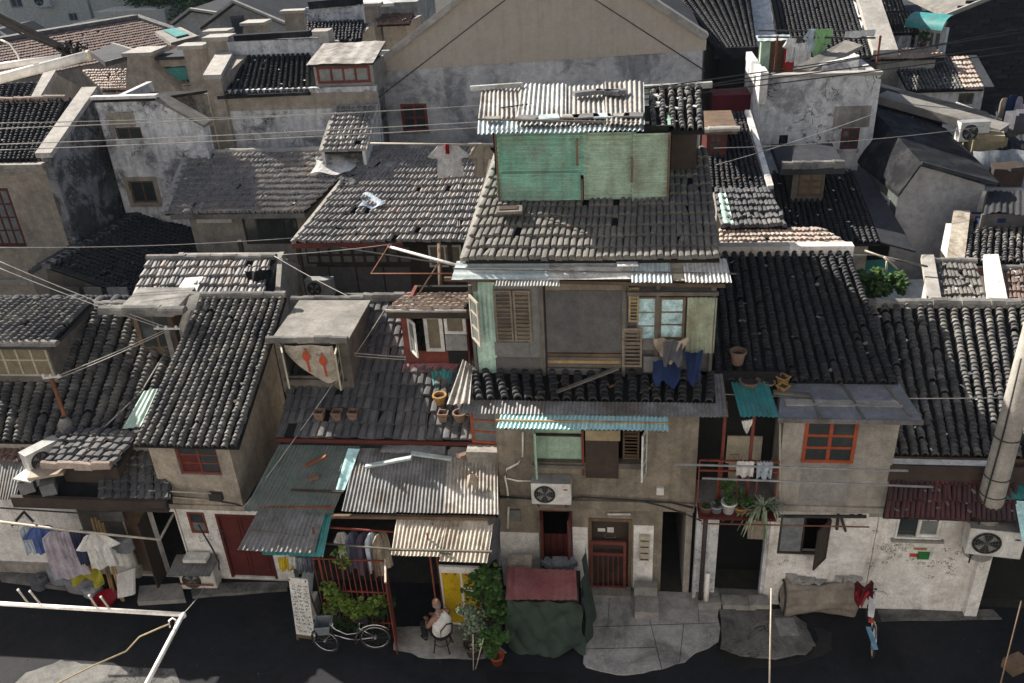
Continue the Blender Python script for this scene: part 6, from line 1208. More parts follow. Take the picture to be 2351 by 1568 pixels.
# rubbish on its tiles
for u, v, w_, m, lab in ((770, 378, .9, 'paper', 'crumpled white sheet on the sunlit flat tiles'), (855, 466, .5, 'cloth_pale', 'pale rag on the right part of sunlit flat tiles'), (800, 420, .4, 'slate_tile', 'dark patch of broken tile in the sunlit roof')):
    q = onp(c, u, v, .12); o = MB().grid(lambda s, t: q + V(((s - .5) * w_ * 1.5 + .1 * math.sin(t * 5), (t - .5) * w_ * 1.3, .06 * math.sin(s * 8 + t * 5) + .5 * (t - .5) * w_ * .9)), 10, 8).build('crumpled_sheet', m, None, False, lab, 'sheet')
# steep strip of tiles climbing the wall
s5 = rq((772, 246, 29.0), (866, 242, 29.0), (838, 346, 27.0), (738, 350, 27.0)); t = house('steep little tiled roof with white edges climbing the stained wall', s5, 'grey_render', 'lean_to'); roof(t, *s5, 'flat2', 8, 9, 'flat_tile', 80, jit=1.6); MB().bar(s5[3], s5[0], .14, .14).build('verge', 'coping', t); MB().bar(s5[2], s5[1], .14, .14).build('verge', 'coping', t)
MB().bar(s5[0], s5[1], .12).build('verge', 'coping', t); MB().slab([s5[3], s5[0], V((s5[0].x, s5[0].y, s5[3].z - 1)), V((s5[3].x, s5[3].y, s5[3].z - 1))], (.1, 0, 0)).build('cheek', 'stained_white', t); MB().slab([s5[2], s5[1], V((s5[1].x, s5[1].y, s5[3].z - 1)), V((s5[2].x, s5[2].y, s5[3].z - 1))], (-.1, 0, 0)).build('cheek', 'stained_white', t)
# --- house with black roof and sloping parapet
c = rq((535, 135, 31.6), (712, 122, 31.6), (712, 212, 29.0), (502, 222, 29.0)); T = house('stained white house with small black barrel roof and sloping beige parapet', c, 'stained_white')
roof(T, *c, 'barrel', 16, 26, 'barrel_black', 220, jit=.8)
zr = c[0].z; MB().bx(c[0].x - .1, c[1].x + .3, 31.6, 31.85, zr - .3, zr + .55).build('ridge_wall', 'stained_white', T); MB().bar((c[0].x + .2, 31.7, zr + .66), (c[1].x + .1, 31.7, zr + .72), .3, .2).build('ridge_coping', 'tar', T)
xw_, xe_ = P(505, 270, y=29.1).x, P(872, 270, y=29.1).x
w = Wall((xw_, 29.1), (xe_, 29.1), 3.5, c[3].z + .15); w.build(T, 'stained_white'); panel(T, w, (.15, w.L, c[3].z - .55, c[3].z - .02), 'beige_render', 0, .02, 'cornice'); MB().bx(xw_, xe_, 31.9, 32.0, 3.5, zr).build('wall', 'stained_white', T); MB().bx(xw_, xw_ + .2, 29.3, 31.9, 3.5, c[3].z).build('wall', 'stained_white', T)
MB().tube([P(508, 230, y=29.0), P(515, 270, y=29.0), P(532, 340, y=29.0)], .06, 7).build('downpipe', 'iron', T, True); MB().bar(P(500, 224, y=28.9), P(708, 214, y=28.9), .1).build('gutter', 'tar', T)
p0, p1 = P(490, 182, y=28.9), P(520, 128, y=31.5); MB().slab([p0 + V((-.35, 0, 0)), p0 + V((.3, 0, 0)), p1 + V((.3, 0, 0)), p1 + V((-.35, 0, 0))], (0, 0, .15)).build('parapet_coping', 'coping', T)
MB().slab([(p0.x - .3, p0.y, 5), (p0.x - .3, p1.y, 5), (p0.x - .3, p1.y, p1.z), (p0.x - .3, p0.y, p0.z)], (.55, 0, 0)).build('parapet', 'beige_render', T)
q = P(505, 92, y=31.8); MB().bx(q.x - .45, q.x + .35, 31.6, 32.2, 5, q.z).build('chimney', 'beige_render', T); MB().bx(q.x - .55, q.x + .45, 31.5, 32.3, q.z, q.z + .15).build('chimney_cap', 'coping', T)
w, r, b = dormer(T, 722, 858, 150, 196, 29.2, 1.7, 'grey_render', 'dark_wood', (.05, .1), .32, .06, (728, 152, 850, 190))
window(T, w, r, 4, 1, 'red_wood', 'pale_glass', .08, .07, -.03, sill='concrete'); corr(T, 'dormer_sheet', V((b[0] - .1, 30.9, b[3] + .45)), V((b[1] + .1, 30.9, b[3] + .45)), V((b[1] + .1, 28.95, b[3] + .1)), V((b[0] - .15, 28.95, b[3] + .1)), 'pale_zinc', .42, .012, .012, flat=True)
q = P(738, 68, y=33); MB().bx(q.x - .35, q.x + .35, 32.6, 33.3, 6, q.z).build('chimney', 'coping', T); MB().bx(q.x - .5, q.x + .5, 32.5, 33.4, q.z - .6, q.z - .45).build('chimney_cap', 'coping', T)
# --- big gable hall
yg = 31.0; G = thing('gable_hall', 'large plain beige gable wall with raised coping at the top centre', 'building', (P(1240, 200, y=yg).x, 38, 0))
gl, gr_, ap = P(862, 158, y=yg), P(1622, 92, y=yg), P(1252, -150, y=yg)
def gp(p, dz=0): return V((p.x, yg, p.z + dz))
zpl = [P(874, 164, y=yg), P(1600, 116, y=yg)]
MB().slab([gp(gl), V((zpl[0].x - .1, yg, zpl[0].z)), V((gr_.x, yg, zpl[1].z)), gp(gr_), gp(ap)], (0, .35, 0)).build('gable_wall', 'gable_render', G)
wgb = Wall((gl.x + .2, yg + .04), (gr_.x - .1, yg + .04), 2.5, min(zpl[0].z, zpl[1].z) - .0, .3); r = wgb.cut(922, 238, 982, 302); wgb.build(G, 'gable_plinth'); window(G, wgb, r, 2, 2, 'red_wood', 'glass', .1, .08, .0, sill='concrete')
MB().slab([V((gl.x + .2, yg + .045, wgb.z1 - .02)), V((gr_.x - .1, yg + .045, wgb.z1 - .02)), V((gr_.x - .1, yg + .045, zpl[1].z)), V((zpl[0].x, yg + .045, zpl[0].z))], (0, .3, 0)).build('gable_wall', 'gable_plinth', G)
for a, b in ((gl, ap), (ap, gr_)):
    MB().bar(gp(a, .12) + V((0, .1, 0)), gp(b, .12) + V((0, .1, 0)), .7, .2).build('coping', 'coping', G)
    d_ = V((0, 0, -1.0)); MB().bar(gp(a) + d_ + V((0, -.01, 0)), gp(b) + d_ + V((0, -.01, 0)), .03, .03).build('gable_cable', 'cable', G)
    c = [gp(b, -.05) + V((0, 14, 0)), gp(a, -.05) + V((0, 14, 0)), gp(a, -.05) + V((0, .4, 0)), gp(b, -.05) + V((0, .4, 0))]; MB().slab(c, (0, 0, -.15)).build('hall_roof', 'barrel_dark', G)
MB().bx(gl.x + .3, gl.x + .6, yg + .3, 45, 2, gl.z - .1).build('wall', 'gable_render', G); MB().bx(gr_.x - .4, gr_.x - .1, yg + .3, 45, 2, gr_.z - .1).build('wall', 'gable_render', G)
# --- far left house, black mould gable
c = rq((-120, 245, 28.3), (152, 228, 28.3), (92, 372, 25.0), (-120, 368, 25.0)); T = house('far left beige house with red window, black barrel roof and mould blackened side wall', c, 'beige_render')
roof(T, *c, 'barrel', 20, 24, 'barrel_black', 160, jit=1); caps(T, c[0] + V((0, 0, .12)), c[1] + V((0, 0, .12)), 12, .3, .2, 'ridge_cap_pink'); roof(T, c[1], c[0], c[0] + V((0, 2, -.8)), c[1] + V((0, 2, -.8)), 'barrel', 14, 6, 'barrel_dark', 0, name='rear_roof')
xA = P(102, 385, y=25.0).x; zA = c[3].z
MB().slab([V((xA - .1, 24.9, zA + .1)), V((xA + .45, 24.9, zA + .1)), V((xA + .45, 28.3, c[0].z + .3)), V((xA - .1, 28.3, c[0].z + .3))], (0, 0, .16)).build('coping', 'coping', T)
MB().slab([(xA, 25.0, 0), (xA, 31.5, 0), (xA, 31.5, zA - .2), (xA, 28.3, c[0].z + .25), (xA, 25.0, zA + .05)], (.3, 0, 0)).build('side_wall', 'black_mould', T)
w = Wall((c[3].x, 25.1), (xA + .02, 25.1), 0, zA + .02); r = w.cut(-40, 432, 40, 566); w.build(T, 'beige_render'); window(T, w, r, 4, 4, 'maroon_door', 'pale_glass', .1, .06, .02, sill='grey_render')
for k, (dz, o) in enumerate(((-.35, .12), (-.2, .25), (-.05, .38))): q = MB(); w.add(q, (0, w.L + .05 * k, zA + dz - .12, zA + dz), -.02, o); q.build('cornice', 'grey_render', T)
q = MB(); w.add(q, (0, w.L, 2.9, 3.1), -.02, .1); q.build('string_course', 'grey_render', T)
# roof and gable behind it
c = rq((-100, 205, 33), (95, 190, 33), (70, 242, 31.2), (-100, 246, 31.2)); T = house('black roofed house with pale coping behind the far left beige house', c, 'beige_render'); roof(T, *c, 'barrel', 13, 10, 'barrel_dark', 60); body(T, c, 'beige_render'); q = c[1]
MB().slab([P(72, 240, y=31), P(92, 240, y=31), P(132, 172, y=33.2), P(105, 174, y=33.2)], (0, 0, .2)).build('coping', 'coping', T); MB().slab([P(92, 240, y=31.0), P(132, 172, y=33.2), P(195, 205, y=35.5), V((P(195, 205, y=35.5).x, 35.5, 5)), V((P(92, 240, y=31.0).x, 31, 5))], (-.3, 0, 0)).build('gable_wall', 'beige_render', T)
# --- stained white block with two windows
yk = 27.6; T = thing('house', 'tall stained white block with two small windows and flat parapet', 'house', (P(300, 300, y=yk).x, 30, 0), 'houses of the second row')
x0, x1 = P(236, 300, y=yk).x, P(378, 300, y=yk).x; zk = P(300, 232, y=yk).z; w = Wall((x0, yk), (x1, yk), 0, zk); ra = w.cut(266, 292, 326, 322); rb = w.cut(300, 415, 358, 466); w.build(T, 'stained_white')
window(T, w, ra, 2, 1, 'wood', 'glass', .06, .06, .04); window(T, w, rb, 2, 1, 'wood', 'glass', .07, .06, .04); q = MB(); o = .14
for a in ((rb[0] - o, rb[0], rb[2] - o, rb[3] + o), (rb[1], rb[1] + o, rb[2] - o, rb[3] + o), (rb[0], rb[1], rb[3], rb[3] + o), (rb[0], rb[1], rb[2] - o, rb[2])): w.add(q, a, 0, .03)
q.build('window_surround', 'beige_render', T); panel(T, w, w.px(250, 258, 310, 290), 'beige_render', 0, .04, 'bricked_arch')
ye = 31.2; ze_ = zk - .6; x3 = P(474, 330, y=yk).x; z3 = P(468, 292, y=yk).z; MB().slab([(x1, yk + .003, 0), (x3, yk + .003, 0), (x3, yk + .003, z3), (x1, yk + .003, zk)], (0, .5, 0)).build('wing', 'stained_white', T); MB().slab([(x1, yk - .1, zk), (x3 + .1, yk - .1, z3), (x3 + .1, yk + .6, z3), (x1, yk + .6, zk)], (0, 0, .1)).build('coping', 'pale_felt', T); MB().bx(x0, x1, ye, ye + .2, 0, ze_).build('wall', 'stained_white', T); MB().bx(x0, x0 + .2, yk + .2, ye, 0, zk - .1).build('wall', 'stained_white', T)
MB().slab([(x0, yk - .08, zk), (x1 + .05, yk - .08, zk), (x1 + .05, ye, ze_ + .02), (x0, ye, ze_ + .02)], (0, 0, .1)).build('roof', 'tar', T); MB().bx(x0 - .05, x1 + .05, yk - .15, yk + .1, zk + .1, zk + .2).build('coping', 'whitewash', T)
MB().bar(P(465, 293, y=30), P(502, 268, y=30.5), .18, .2).build('gutter_spout', 'cream_paint', T)
# --- dark valley roof in front of it
rz = 4.4; c = [P(105, 612, z=rz), P(345, 478, z=rz), P(600, 560, z=3.2), P(340, 692, z=3.2)]; T = thing('house', 'dark low house with deep shaded barrel roof in the hollow on the left', 'house', ((c[0].x + c[2].x) / 2, 26, 0), 'houses of the second row')
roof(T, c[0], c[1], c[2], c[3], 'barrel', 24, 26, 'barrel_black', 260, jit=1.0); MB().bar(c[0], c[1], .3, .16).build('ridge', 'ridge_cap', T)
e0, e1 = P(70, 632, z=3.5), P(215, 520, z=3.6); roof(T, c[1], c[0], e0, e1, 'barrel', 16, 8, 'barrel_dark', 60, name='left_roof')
MB().slab([e0, c[0], c[3], V((c[3].x, c[3].y, 0)), V((e0.x, e0.y, 0))], (0, .2, 0)).build('gable_wall', 'grey_wood', T)
w = Wall((e0.x + .3, min(e0.y, c[3].y) - .05), (c[3].x - .1, min(e0.y, c[3].y) - .05), 0, 2.6, .1); 
for u in (180, 215, 250, 285): q = P(u, 650, y=c[3].y - .3); MB().bar((q.x, c[3].y - .2, 0), (q.x - .15, c[3].y - .2, 3.2), .1).build('post', 'dark_wood', T)
for a, b_, m in ((130, 190, 'dark_board'), (192, 240, 'grey_board'), (245, 300, 'plastic_film')): q0, q1 = P(a, 660, y=c[3].y - .25), P(b_, 690, y=c[3].y - .25); MB().bx(q0.x, q1.x, c[3].y - .28, c[3].y - .22, .1, q0.z).build('board', m, T)
# --- small tiled roof with the white board
c = rq((342, 602, 22.6), (622, 592, 22.6), (600, 702, 20.6), (300, 706, 20.6)); T = house('small house with sunlit banded tiles behind the leftmost street roofs', c, 'grey_render'); rr = c
roof(T, *c, 'flat2', 16, 5, 'flat_tile', 130, jit=1.8); caps(T, c[0] + V((0, 0, .1)), c[1] + V((.15, 0, .1)), 10, .24, .16); roof(T, c[1], c[0], c[0] + V((0, 1.2, -.6)), c[1] + V((0, 1.2, -.6)), 'flat', 20, 3, 'slate_tile', 0, name='rear_roof')
body(T, c, 'grey_render', back=23.4); MB().slab([c[2] + V((.3, 0, -.2)), c[1] + V((.2, 0, .05)), c[1] + V((.2, 1.2, -.7)), V((c[1].x + .2, 23.8, 0)), V((c[2].x + .3, c[2].y, 0))], (.15, 0, 0)).build('gable_wall', 'grey_render', T)
MB().slab([onp(c, 428, 646, .1), onp(c, 470, 643, .1), onp(c, 452, 680, .1), onp(c, 404, 682, .1)], (0, 0, .03)).build('white_board', 'white_frame', None, label='bright white board lying on the sunlit banded tiles', cat='board')
drape('plastic_sheet', onp(c, 600, 640, .3), .9, .5, .2, 'tar', 'black plastic sheet hanging off the banded tile roof', 'plastic sheet', .08)
# --- right: cracked white house with terrace
yw = 28.5; T = thing('house', 'cracked white plaster house with two tiny windows and rooftop laundry', 'house', (P(1880, 300, y=yw).x, 30.5, 0), 'houses of the second row')
x0, x1 = P(1742, 320, y=yw).x, P(2006, 300, y=yw).x; zt = P(1880, 176, y=yw).z; w = Wall((x0, yw), (x1, yw), 1.5, zt); ra = w.cut(1788, 310, 1808, 344); rb = w.cut(1930, 294, 1972, 342); w.build(T, 'cracked_white')
window(T, w, ra, 1, 2, 'tar', ['pale_glass', 'glass'], .05, .04, .02); window(T, w, rb, 2, 2, 'maroon_door', 'glass', .08, .06, .02, sill='stained_white'); q = MB(); panel(T, w, (rb[0] - .3, rb[1] + .25, rb[3] + .02, rb[3] + .7), 'grey_render', 0, .01, 'patched_render')
for x in (x0, x1 - .2): MB().bx(x, x + .2, yw + .2, 33, 1.5, zt - .02).build('wall', 'cracked_white', T)
MB().bx(x0, x1, 32.8, 33, 1.5, zt - .3).build('wall', 'cracked_white', T); MB().bx(x0 + .2, x1 - .2, yw + .2, 32.8, zt - 1.0, zt - .85).build('terrace', 'concrete', T); MB().bx(x0 - .02, x1 + .02, yw - .05, yw + .28, zt, zt + .1).build('coping', 'coping', T)
a = P(1822, 168, y=29.2); MB().slab([P(1820, 165, y=28.8), P(1858, 172, y=28.8), P(1980, 112, y=31.0), P(1940, 100, y=31.6)], (0, 0, .12)).build('slanting_slab', 'pale_felt', T); q0, q1 = P(1862, 170, y=29.3), P(1968, 168, y=29.3); MB().slab([(q0.x, 29.3, zt - .8), (q1.x, 29.3, zt - .8), (q1.x, 29.3, P(1968, 128, y=29.3).z), (q0.x, 29.3, zt + .15)], (0, .2, 0)).build('terrace_wall', 'stained_white', T)
q0, q1 = P(1742, 210, y=28.4), P(1760, 210, y=28.4); MB().bx(q0.x, q1.x, 28.3, 29.2, P(1750, 238, y=28.4).z, P(1750, 165, y=28.4).z).build('pier', 'whitewash', T)
# terrace frame and laundry
fr = thing('clothes_airer', 'rusty pipe frame with laundry lines on the roof terrace', 'clothes airer', P(1780, 165, y=30)); yy = 30.5
for u, v in ((1778, 165), (2010, 165)): q = P(u, v, y=yy); MB().bar((q.x, yy, q.z - .6), (q.x, yy, P(u, 82, y=yy).z), .06).build('post', 'red_iron', fr)
for v, y_ in ((85, 30.5), (70, 32)): MB().bar(P(1740, v, y=y_), P(2010, v + 2, y=y_), .05).build('rail', 'iron', fr)
for u, v, w_, h_, m, lab, k in ((1820, 84, .62, .8, 'cloth_white', 'white shirt at the left of the terrace laundry', 'shirt'), (1866, 66, .6, .75, 'cloth_pale', 'pale green white shirt high on the terrace laundry', 'shirt'), (1893, 66, .55, .5, 'cloth_green', 'light green cloth high on the terrace laundry', 'towel'), (1846, 98, .55, .7, 'cloth_white', 'white sheet low on the terrace laundry', 'towel'), (1882, 104, .4, .35, 'cloth_green', 'green towel low on the terrace laundry', 'towel'), (1836, 86, .3, .5, 'cloth_grey', 'dark top between the white shirts on the terrace', 'vest'), (1975, 70, 1.0, .2, 'cloth_white', 'white cloth flapping at the right end of the terrace line', 'towel')):
    garment(P(u, v, y=30.5), (1, .2, 0), w_, h_, m, lab, k, 'terrace laundry', name='garment')
tr = thing('terrace_hut', 'green framed hut with pale awning beside the terrace laundry', 'hut', P(1765, 160, y=31)); q0, q1 = P(1745, 140, y=31), P(1815, 140, y=31); zh = P(1780, 95, y=31).z
MB().bx(q0.x, q1.x, 31.4, 31.5, zt - .9, zh).build('wall', 'wood', tr); MB().bx(q0.x, q0.x + .3, 31, 31.3, zt - .9, zh).build('post', 'mint_paint', tr); MB().bx(q0.x + .8, q0.x + 1.15, 31.2, 31.3, zt - .9, zh - .3).build('door', 'cloth_red', tr); sh('awning_sheet', (1735, 78, 32), (1812, 82, 32), (1815, 95, 30.6), (1740, 92, 30.6), 'blue_white_sheet', .3, 0, .01, tr)
q = P(1688, 215, y=31); MB().bx(q.x - .75, q.x + .75, 31, 32, 5.0, P(1690, 218, y=31).z).build('covered_stack', 'cloth_crimson', None, label='crimson covered stack in the dark gap beside the gable hall', cat='stack')
# roofs beneath the cracked house
c = rq((1618, 264, 27.6), (1708, 258, 27.6), (1760, 432, 23.6), (1630, 438, 23.6)); T = house('narrow black barrel roof with a maroon framed dormer right of the green shed', c, 'grey_render'); roof(T, *c, 'barrel', 10, 30, 'barrel_black', 200); body(T, c, 'grey_render')
w, r, b = dormer(T, 1622, 1668, 302, 376, 25.2, 1.6, 'maroon_door', 'wood', (.25, .3), .1, .1, (1626, 306, 1660, 370)); window(T, w, r, 2, 3, 'maroon_door', 'glass', .08, .06, -.02); caps(T, V((b[0] - .2, 25.0, b[3] + .14)), V((b[1] + .3, 25.0, b[3] + .14)), 5, .3, .12, 'coping')
MB().bar(c[2] + V((.1, 0, .05)), c[1] + V((.1, 0, .05)), .16, .12).build('verge', 'whitewash', T)
c = rq((1640, 436, 23.5), (1765, 432, 23.5), (1808, 520, 21.2), (1655, 524, 21.2)); T = house('patchwork roof of grey and pink flat tiles right of the tallest house', c, 'grey_render'); roof(T, *c, 'flat', 14, 6, 'slate_tile', 90, jit=2); body(T, c, 'grey_render'); corr(T, 'patch_sheet', onp(c, 1648, 452, .1), onp(c, 1665, 450, .1), onp(c, 1684, 520, .1), onp(c, 1660, 522, .1), 'mint_sheet', .2, .02)  # slate tiles darken this roof, its shade put into the colour
c = rq((1650, 532, 21.4), (1885, 522, 21.4), (1952, 562, 20.2), (1652, 574, 20.2)); T = house('low sunlit pinkish tile roof behind the black barrel ridge', c, 'grey_render'); roof(T, *c, 'flat', 26, 4, 'pink_tile', 110); body(T, c, 'grey_render')
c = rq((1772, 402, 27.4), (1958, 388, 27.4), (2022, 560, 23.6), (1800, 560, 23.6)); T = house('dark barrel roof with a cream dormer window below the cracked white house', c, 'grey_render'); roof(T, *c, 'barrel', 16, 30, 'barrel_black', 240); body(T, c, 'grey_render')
yd_ = onp(c, 1855, 462).y; w, r, b = dormer(T, 1818, 1892, 392, 462, yd_, 1.6, 'grey_wood', 'felt', (.45, .35), .15, .2, (1834, 396, 1890, 450)); window(T, w, r, 2, 3, 'wood', 'tan_glass', .07, .08, -.03)
caps(T, V((b[0] - .4, yd_ - .3, b[3] + .3)), V((b[1] + .4, yd_ - .3, b[3] + .3)), 6, .26, .2)
MB().slab([c[2], c[1], c[1] + V((.5, 0, -.1)), c[2] + V((.9, -.2, -.2))], (0, 0, .05)).build('valley_sheet', 'felt', T)
# tar roofed house with white windows
T = thing('house', 'grey plastered house with black tar roof and small white windows on the right', 'house', (P(2150, 450, y=26).x, 27, 0), 'houses of the second row'); yt = 25.5
pg = [P(2048, 552, y=yt), P(2242, 560, y=yt), P(2262, 425, y=yt), P(2108, 378, y=yt), P(2075, 402, y=yt), P(2062, 450, y=yt)]
MB().slab([V((pg[0].x, yt, 0)), V((pg[1].x, yt, 0)), pg[2], pg[3], pg[5]], (0, .2, 0)).build('wall', 'grey_wall', T)
bk = 4.6; MB().slab([pg[3] + V((0, -.25, .03)), pg[2] + V((.3, -.25, .03)), pg[2] + V((.1, bk, .45)), pg[3] + V((-.3, bk, .45))], (0, 0, .1)).build('roof', 'tar', T)
MB().slab([pg[5] + V((-.05, -.2, .03)), pg[3] + V((0, -.25, .03)), pg[3] + V((-.3, bk, .45)), pg[5] + V((-.7, bk, .1))], (0, 0, .1)).build('roof', 'tar', T)
wx = pg[5].x; ww = Wall((wx - .7, yt + bk), (wx, yt), 0, pg[5].z); ra = ww.cut(1982, 385, 2004, 430); rb = ww.cut(2020, 425, 2046, 465); ra, rb = [(q[0], q[1], min(q[2], ww.z1 - 1.3), min(q[3], ww.z1 - .25)) for q in (ra, rb)]; ww.ops = [ra, rb]; ww.build(T, 'moss_sheet'); window(T, ww, ra, 2, 1, 'white_frame', 'glass', .1, .08, -.03); window(T, ww, rb, 2, 1, 'white_frame', 'glass', .1, .08, -.03)
MB().bar(ww.at(0, pg[5].z - .4, .3), ww.at(ww.L, pg[5].z - .4, .3), .05).build('rail', 'ac_grey', T); MB().bx(wx, pg[2].x, yt + bk, yt + bk + .2, 0, pg[5].z).build('wall', 'grey_wall', T)
MB().bar(pg[3] + V((0, -.25, .12)), pg[2] + V((.2, -.25, .12)), .1).build('roof_edge', 'felt', T); q = P(2250, 475, y=yt - .05); MB().bx(q.x - .04, q.x + .06, yt - .1, yt, q.z - .5, q.z + .5).build('downpipe', 'white_pipe', T); MB().bx(pg[2].x, pg[2].x + 1.6, yt + .6, yt + .8, 0, pg[2].z - .3).build('wall', 'grey_wall', T)
# dark open shed behind, with air conditioner
T = thing('open_shed', 'dark open shed with long pale topped beam and air conditioner on the right', 'shed', (P(2150, 290, y=31).x, 32, 0)); a, b = P(2022, 222, y=31.5), P(2305, 300, y=29)
MB().bar(a, b, .9, .25).build('roof_edge', 'pale_felt', T); MB().bar(a + V((0, -.1, -.35)), b + V((0, -.1, -.35)), .3, .5).build('fascia', 'tar', T); MB().slab([a, b, b + V((0, 1.6, .1)), a + V((0, 1.6, .1))], (0, 0, .1)).build('roof', 'tar', T); MB().slab([V((a.x, 33.5, 0)), V((b.x, 32, 0)), V((b.x, 32, b.z)), V((a.x, 33.5, a.z))], (0, .2, 0)).build('wall', 'deck_and_shade', T)
for i in range(6): q = a.lerp(b, .06 + i * .09); MB().bar(V((q.x, q.y + .1, 1)), q + V((0, 0, -.4)), .04).build('post', 'grey_wood', T)
q = P(2260, 325, y=29.2); w = Wall((P(2240, 330, y=29).x, 29), (P(2285, 330, y=29).x, 29), 2, P(2260, 300, y=29).z); r = w.px(2243, 303, 2282, 342); w.build(T, 'straw'); window(T, w, r, 1, 1, 'white_frame', 'pale_glass', .12, .06, -.05)
ac(P(2222, 318, y=28.8), .1, .9, .6, .35, 'sunlit air conditioner high on the dark open shed at the right', brackets=True)
# roof with barrel and red tiles
c = rq((2046, 140, 39), (2242, 128, 39), (2282, 205, 35.5), (2085, 208, 35.5)); T = house('roof of barrel tiles patched with pale red tiles and a felt edge at upper right', c, 'whitewash'); roof(T, c[0], c[0].lerp(c[1], .68), c[3].lerp(c[2], .66), c[3], 'barrel', 15, 14, 'barrel', 120); roof(T, c[0].lerp(c[1], .68), c[0].lerp(c[1], .9), c[3].lerp(c[2], .88), c[3].lerp(c[2], .66), 'flat', 6, 7, 'pink_tile', 40, name='patched_roof'); MB().slab([c[0].lerp(c[1], .9), c[1], c[2], c[3].lerp(c[2], .88)], (0, 0, .08)).build('felt_edge', 'felt', T)
w, rs = body(T, c, 'whitewash', cuts=((2200, 214, 2235, 240),)); window(T, w, rs[0], 2, 1, 'grey_wood', 'glass', .08, .08)
# black roofs along the top right
for i, (TL, TR, BR, BL, n_, lab) in enumerate((((1490, -60, 42), (1715, -60, 42), (1738, 108, 35), (1640, 112, 35), 11, 'black barrel roof immediately right of the gable hall'), ((1760, -60, 44), (1938, -60, 44), (2000, 130, 36), (1800, 140, 36), 18, 'black barrel roof behind the terrace laundry'), ((1984, 32, 45), (2095, 30, 45), (2112, 76, 41), (1992, 80, 41), 14, 'far black barrel roof left of the teal canopy'), ((1960, -30, 54), (2060, -30, 54), (2080, 26, 48), (1972, 30, 48), 12, 'farthest black barrel roof at the upper right'))):
    c = rq(TL, TR, BR, BL); T = house(lab, c, 'dark_board', group='houses at the upper right'); roof(T, *c, 'barrel', n_, 46, 'barrel_black', 80, jit=.6); body(T, c, 'deck_and_shade' if i == 0 else 'stained_white')
    if i == 0: MB().bar(c[3] + V((0, -.1, -.15)), c[2] + V((.3, -.1, -.15)), .2, .4).build('eave_beam', 'tar', T)
    if i == 1:
        MB().slab([c[3] + V((-.2, 0, -.1)), c[0] + V((-.2, 0, .3)), c[0] + V((-1.0, 0, .3)), c[3] + V((-1.6, 0, -.1))], (0, 0, .25)).build('party_wall', 'whitewash', T)
        MB().slab([c[2] + V((0, -.2, .05)), c[1] + V((0, 0, .35)), c[1] + V((.9, 0, .35)), c[2] + V((.9, -.2, .05))], (0, 0, .25)).build('party_wall', 'coping', T)
# brick house and canopy window
T = thing('house', 'dark soot brick house filling the upper right corner', 'house', (P(2260, 80, y=42).x, 44, 0), 'houses at the upper right'); x0, x1 = P(2168, 80, y=42).x, P(2440, 80, y=42).x; za = P(2168, 42, y=42).z; zb_ = P(2260, -30, y=42).z
MB().slab([(x0, 42, 0), (x1, 42, 0), (x1, 42, zb_ + 2), (x0 + 3, 42, zb_), (x0, 42, za)], (0, .3, 0)).build('wall', 'shade_brick', T); MB().slab([(x0 - .1, 41.9, za), (x0 + 3, 41.9, zb_), (x0 + 3, 48, zb_), (x0 - .1, 48, za)], (0, 0, .2)).build('roof', 'pale_felt', T); MB().bar((x0 - .1, 41.85, za + .15), (x0 + 3, 41.85, zb_ + .15), .15).build('coping', 'coping', T)
bm_ = MB().box((0, 0, 0), .52, .06, .13).mesh('brick', 'shade_brick'); n_ = 0
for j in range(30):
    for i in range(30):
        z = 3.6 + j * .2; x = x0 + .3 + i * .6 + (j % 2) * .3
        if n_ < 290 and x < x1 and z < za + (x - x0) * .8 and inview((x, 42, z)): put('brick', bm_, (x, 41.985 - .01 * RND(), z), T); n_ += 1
t = thing('canopy_window', 'white bay window under a teal canopy at upper right', 'window', P(2135, 100, y=41)); w = Wall((P(2112, 90, y=41).x, 41.6), (P(2162, 90, y=41).x, 40.6), P(2140, 122, y=41).z, P(2140, 62, y=41).z); w.build(t, 'white_frame', 'back'); window(t, w, (.05, w.L - .05, w.z0 + .1, w.z1 - .1), 4, 1, 'white_frame', 'pale_glass', .12, .1, -.12); p0, p1 = w.at(-.2, w.z1 + .3), w.at(w.L + .2, w.z1 + .3)
MB().grid(lambda s, t_: p0.lerp(p1, s) + w.n * (.7 * math.sin(t_ * 1.57)) + V((0, 0, .25 - .55 * (1 - math.cos(t_ * 1.57)))), 8, 6).build('canopy', 'teal_sheet', t, True)
c = rq((2012, 118, 40), (2140, 112, 40), (2170, 128, 37.5), (2000, 140, 37.5)); T = house('low wall and pale tiled strip with plants below the teal canopy', c, 'coping', group='houses at the upper right'); roof(T, *c, 'flat', 16, 3, 'pink_tile', 30); body(T, c, 'coping')
w = Wall((P(2020, 90, y=41.5).x, 41.5), (P(2110, 90, y=41.5).x, 41.5), 4, P(2060, 78, y=41.5).z); r = w.cut(2060, 86, 2108, 108); w.build(T, 'tar', 'rear_wall'); window(T, w, r, 3, 1, 'wood', 'glass', .1, .1); q = P(2118, 108, y=40.5); potplant(q, .16, .2, 'terracotta', 'small bush beside the teal canopy window', (.28, .2, .3), 10, 20, .16)
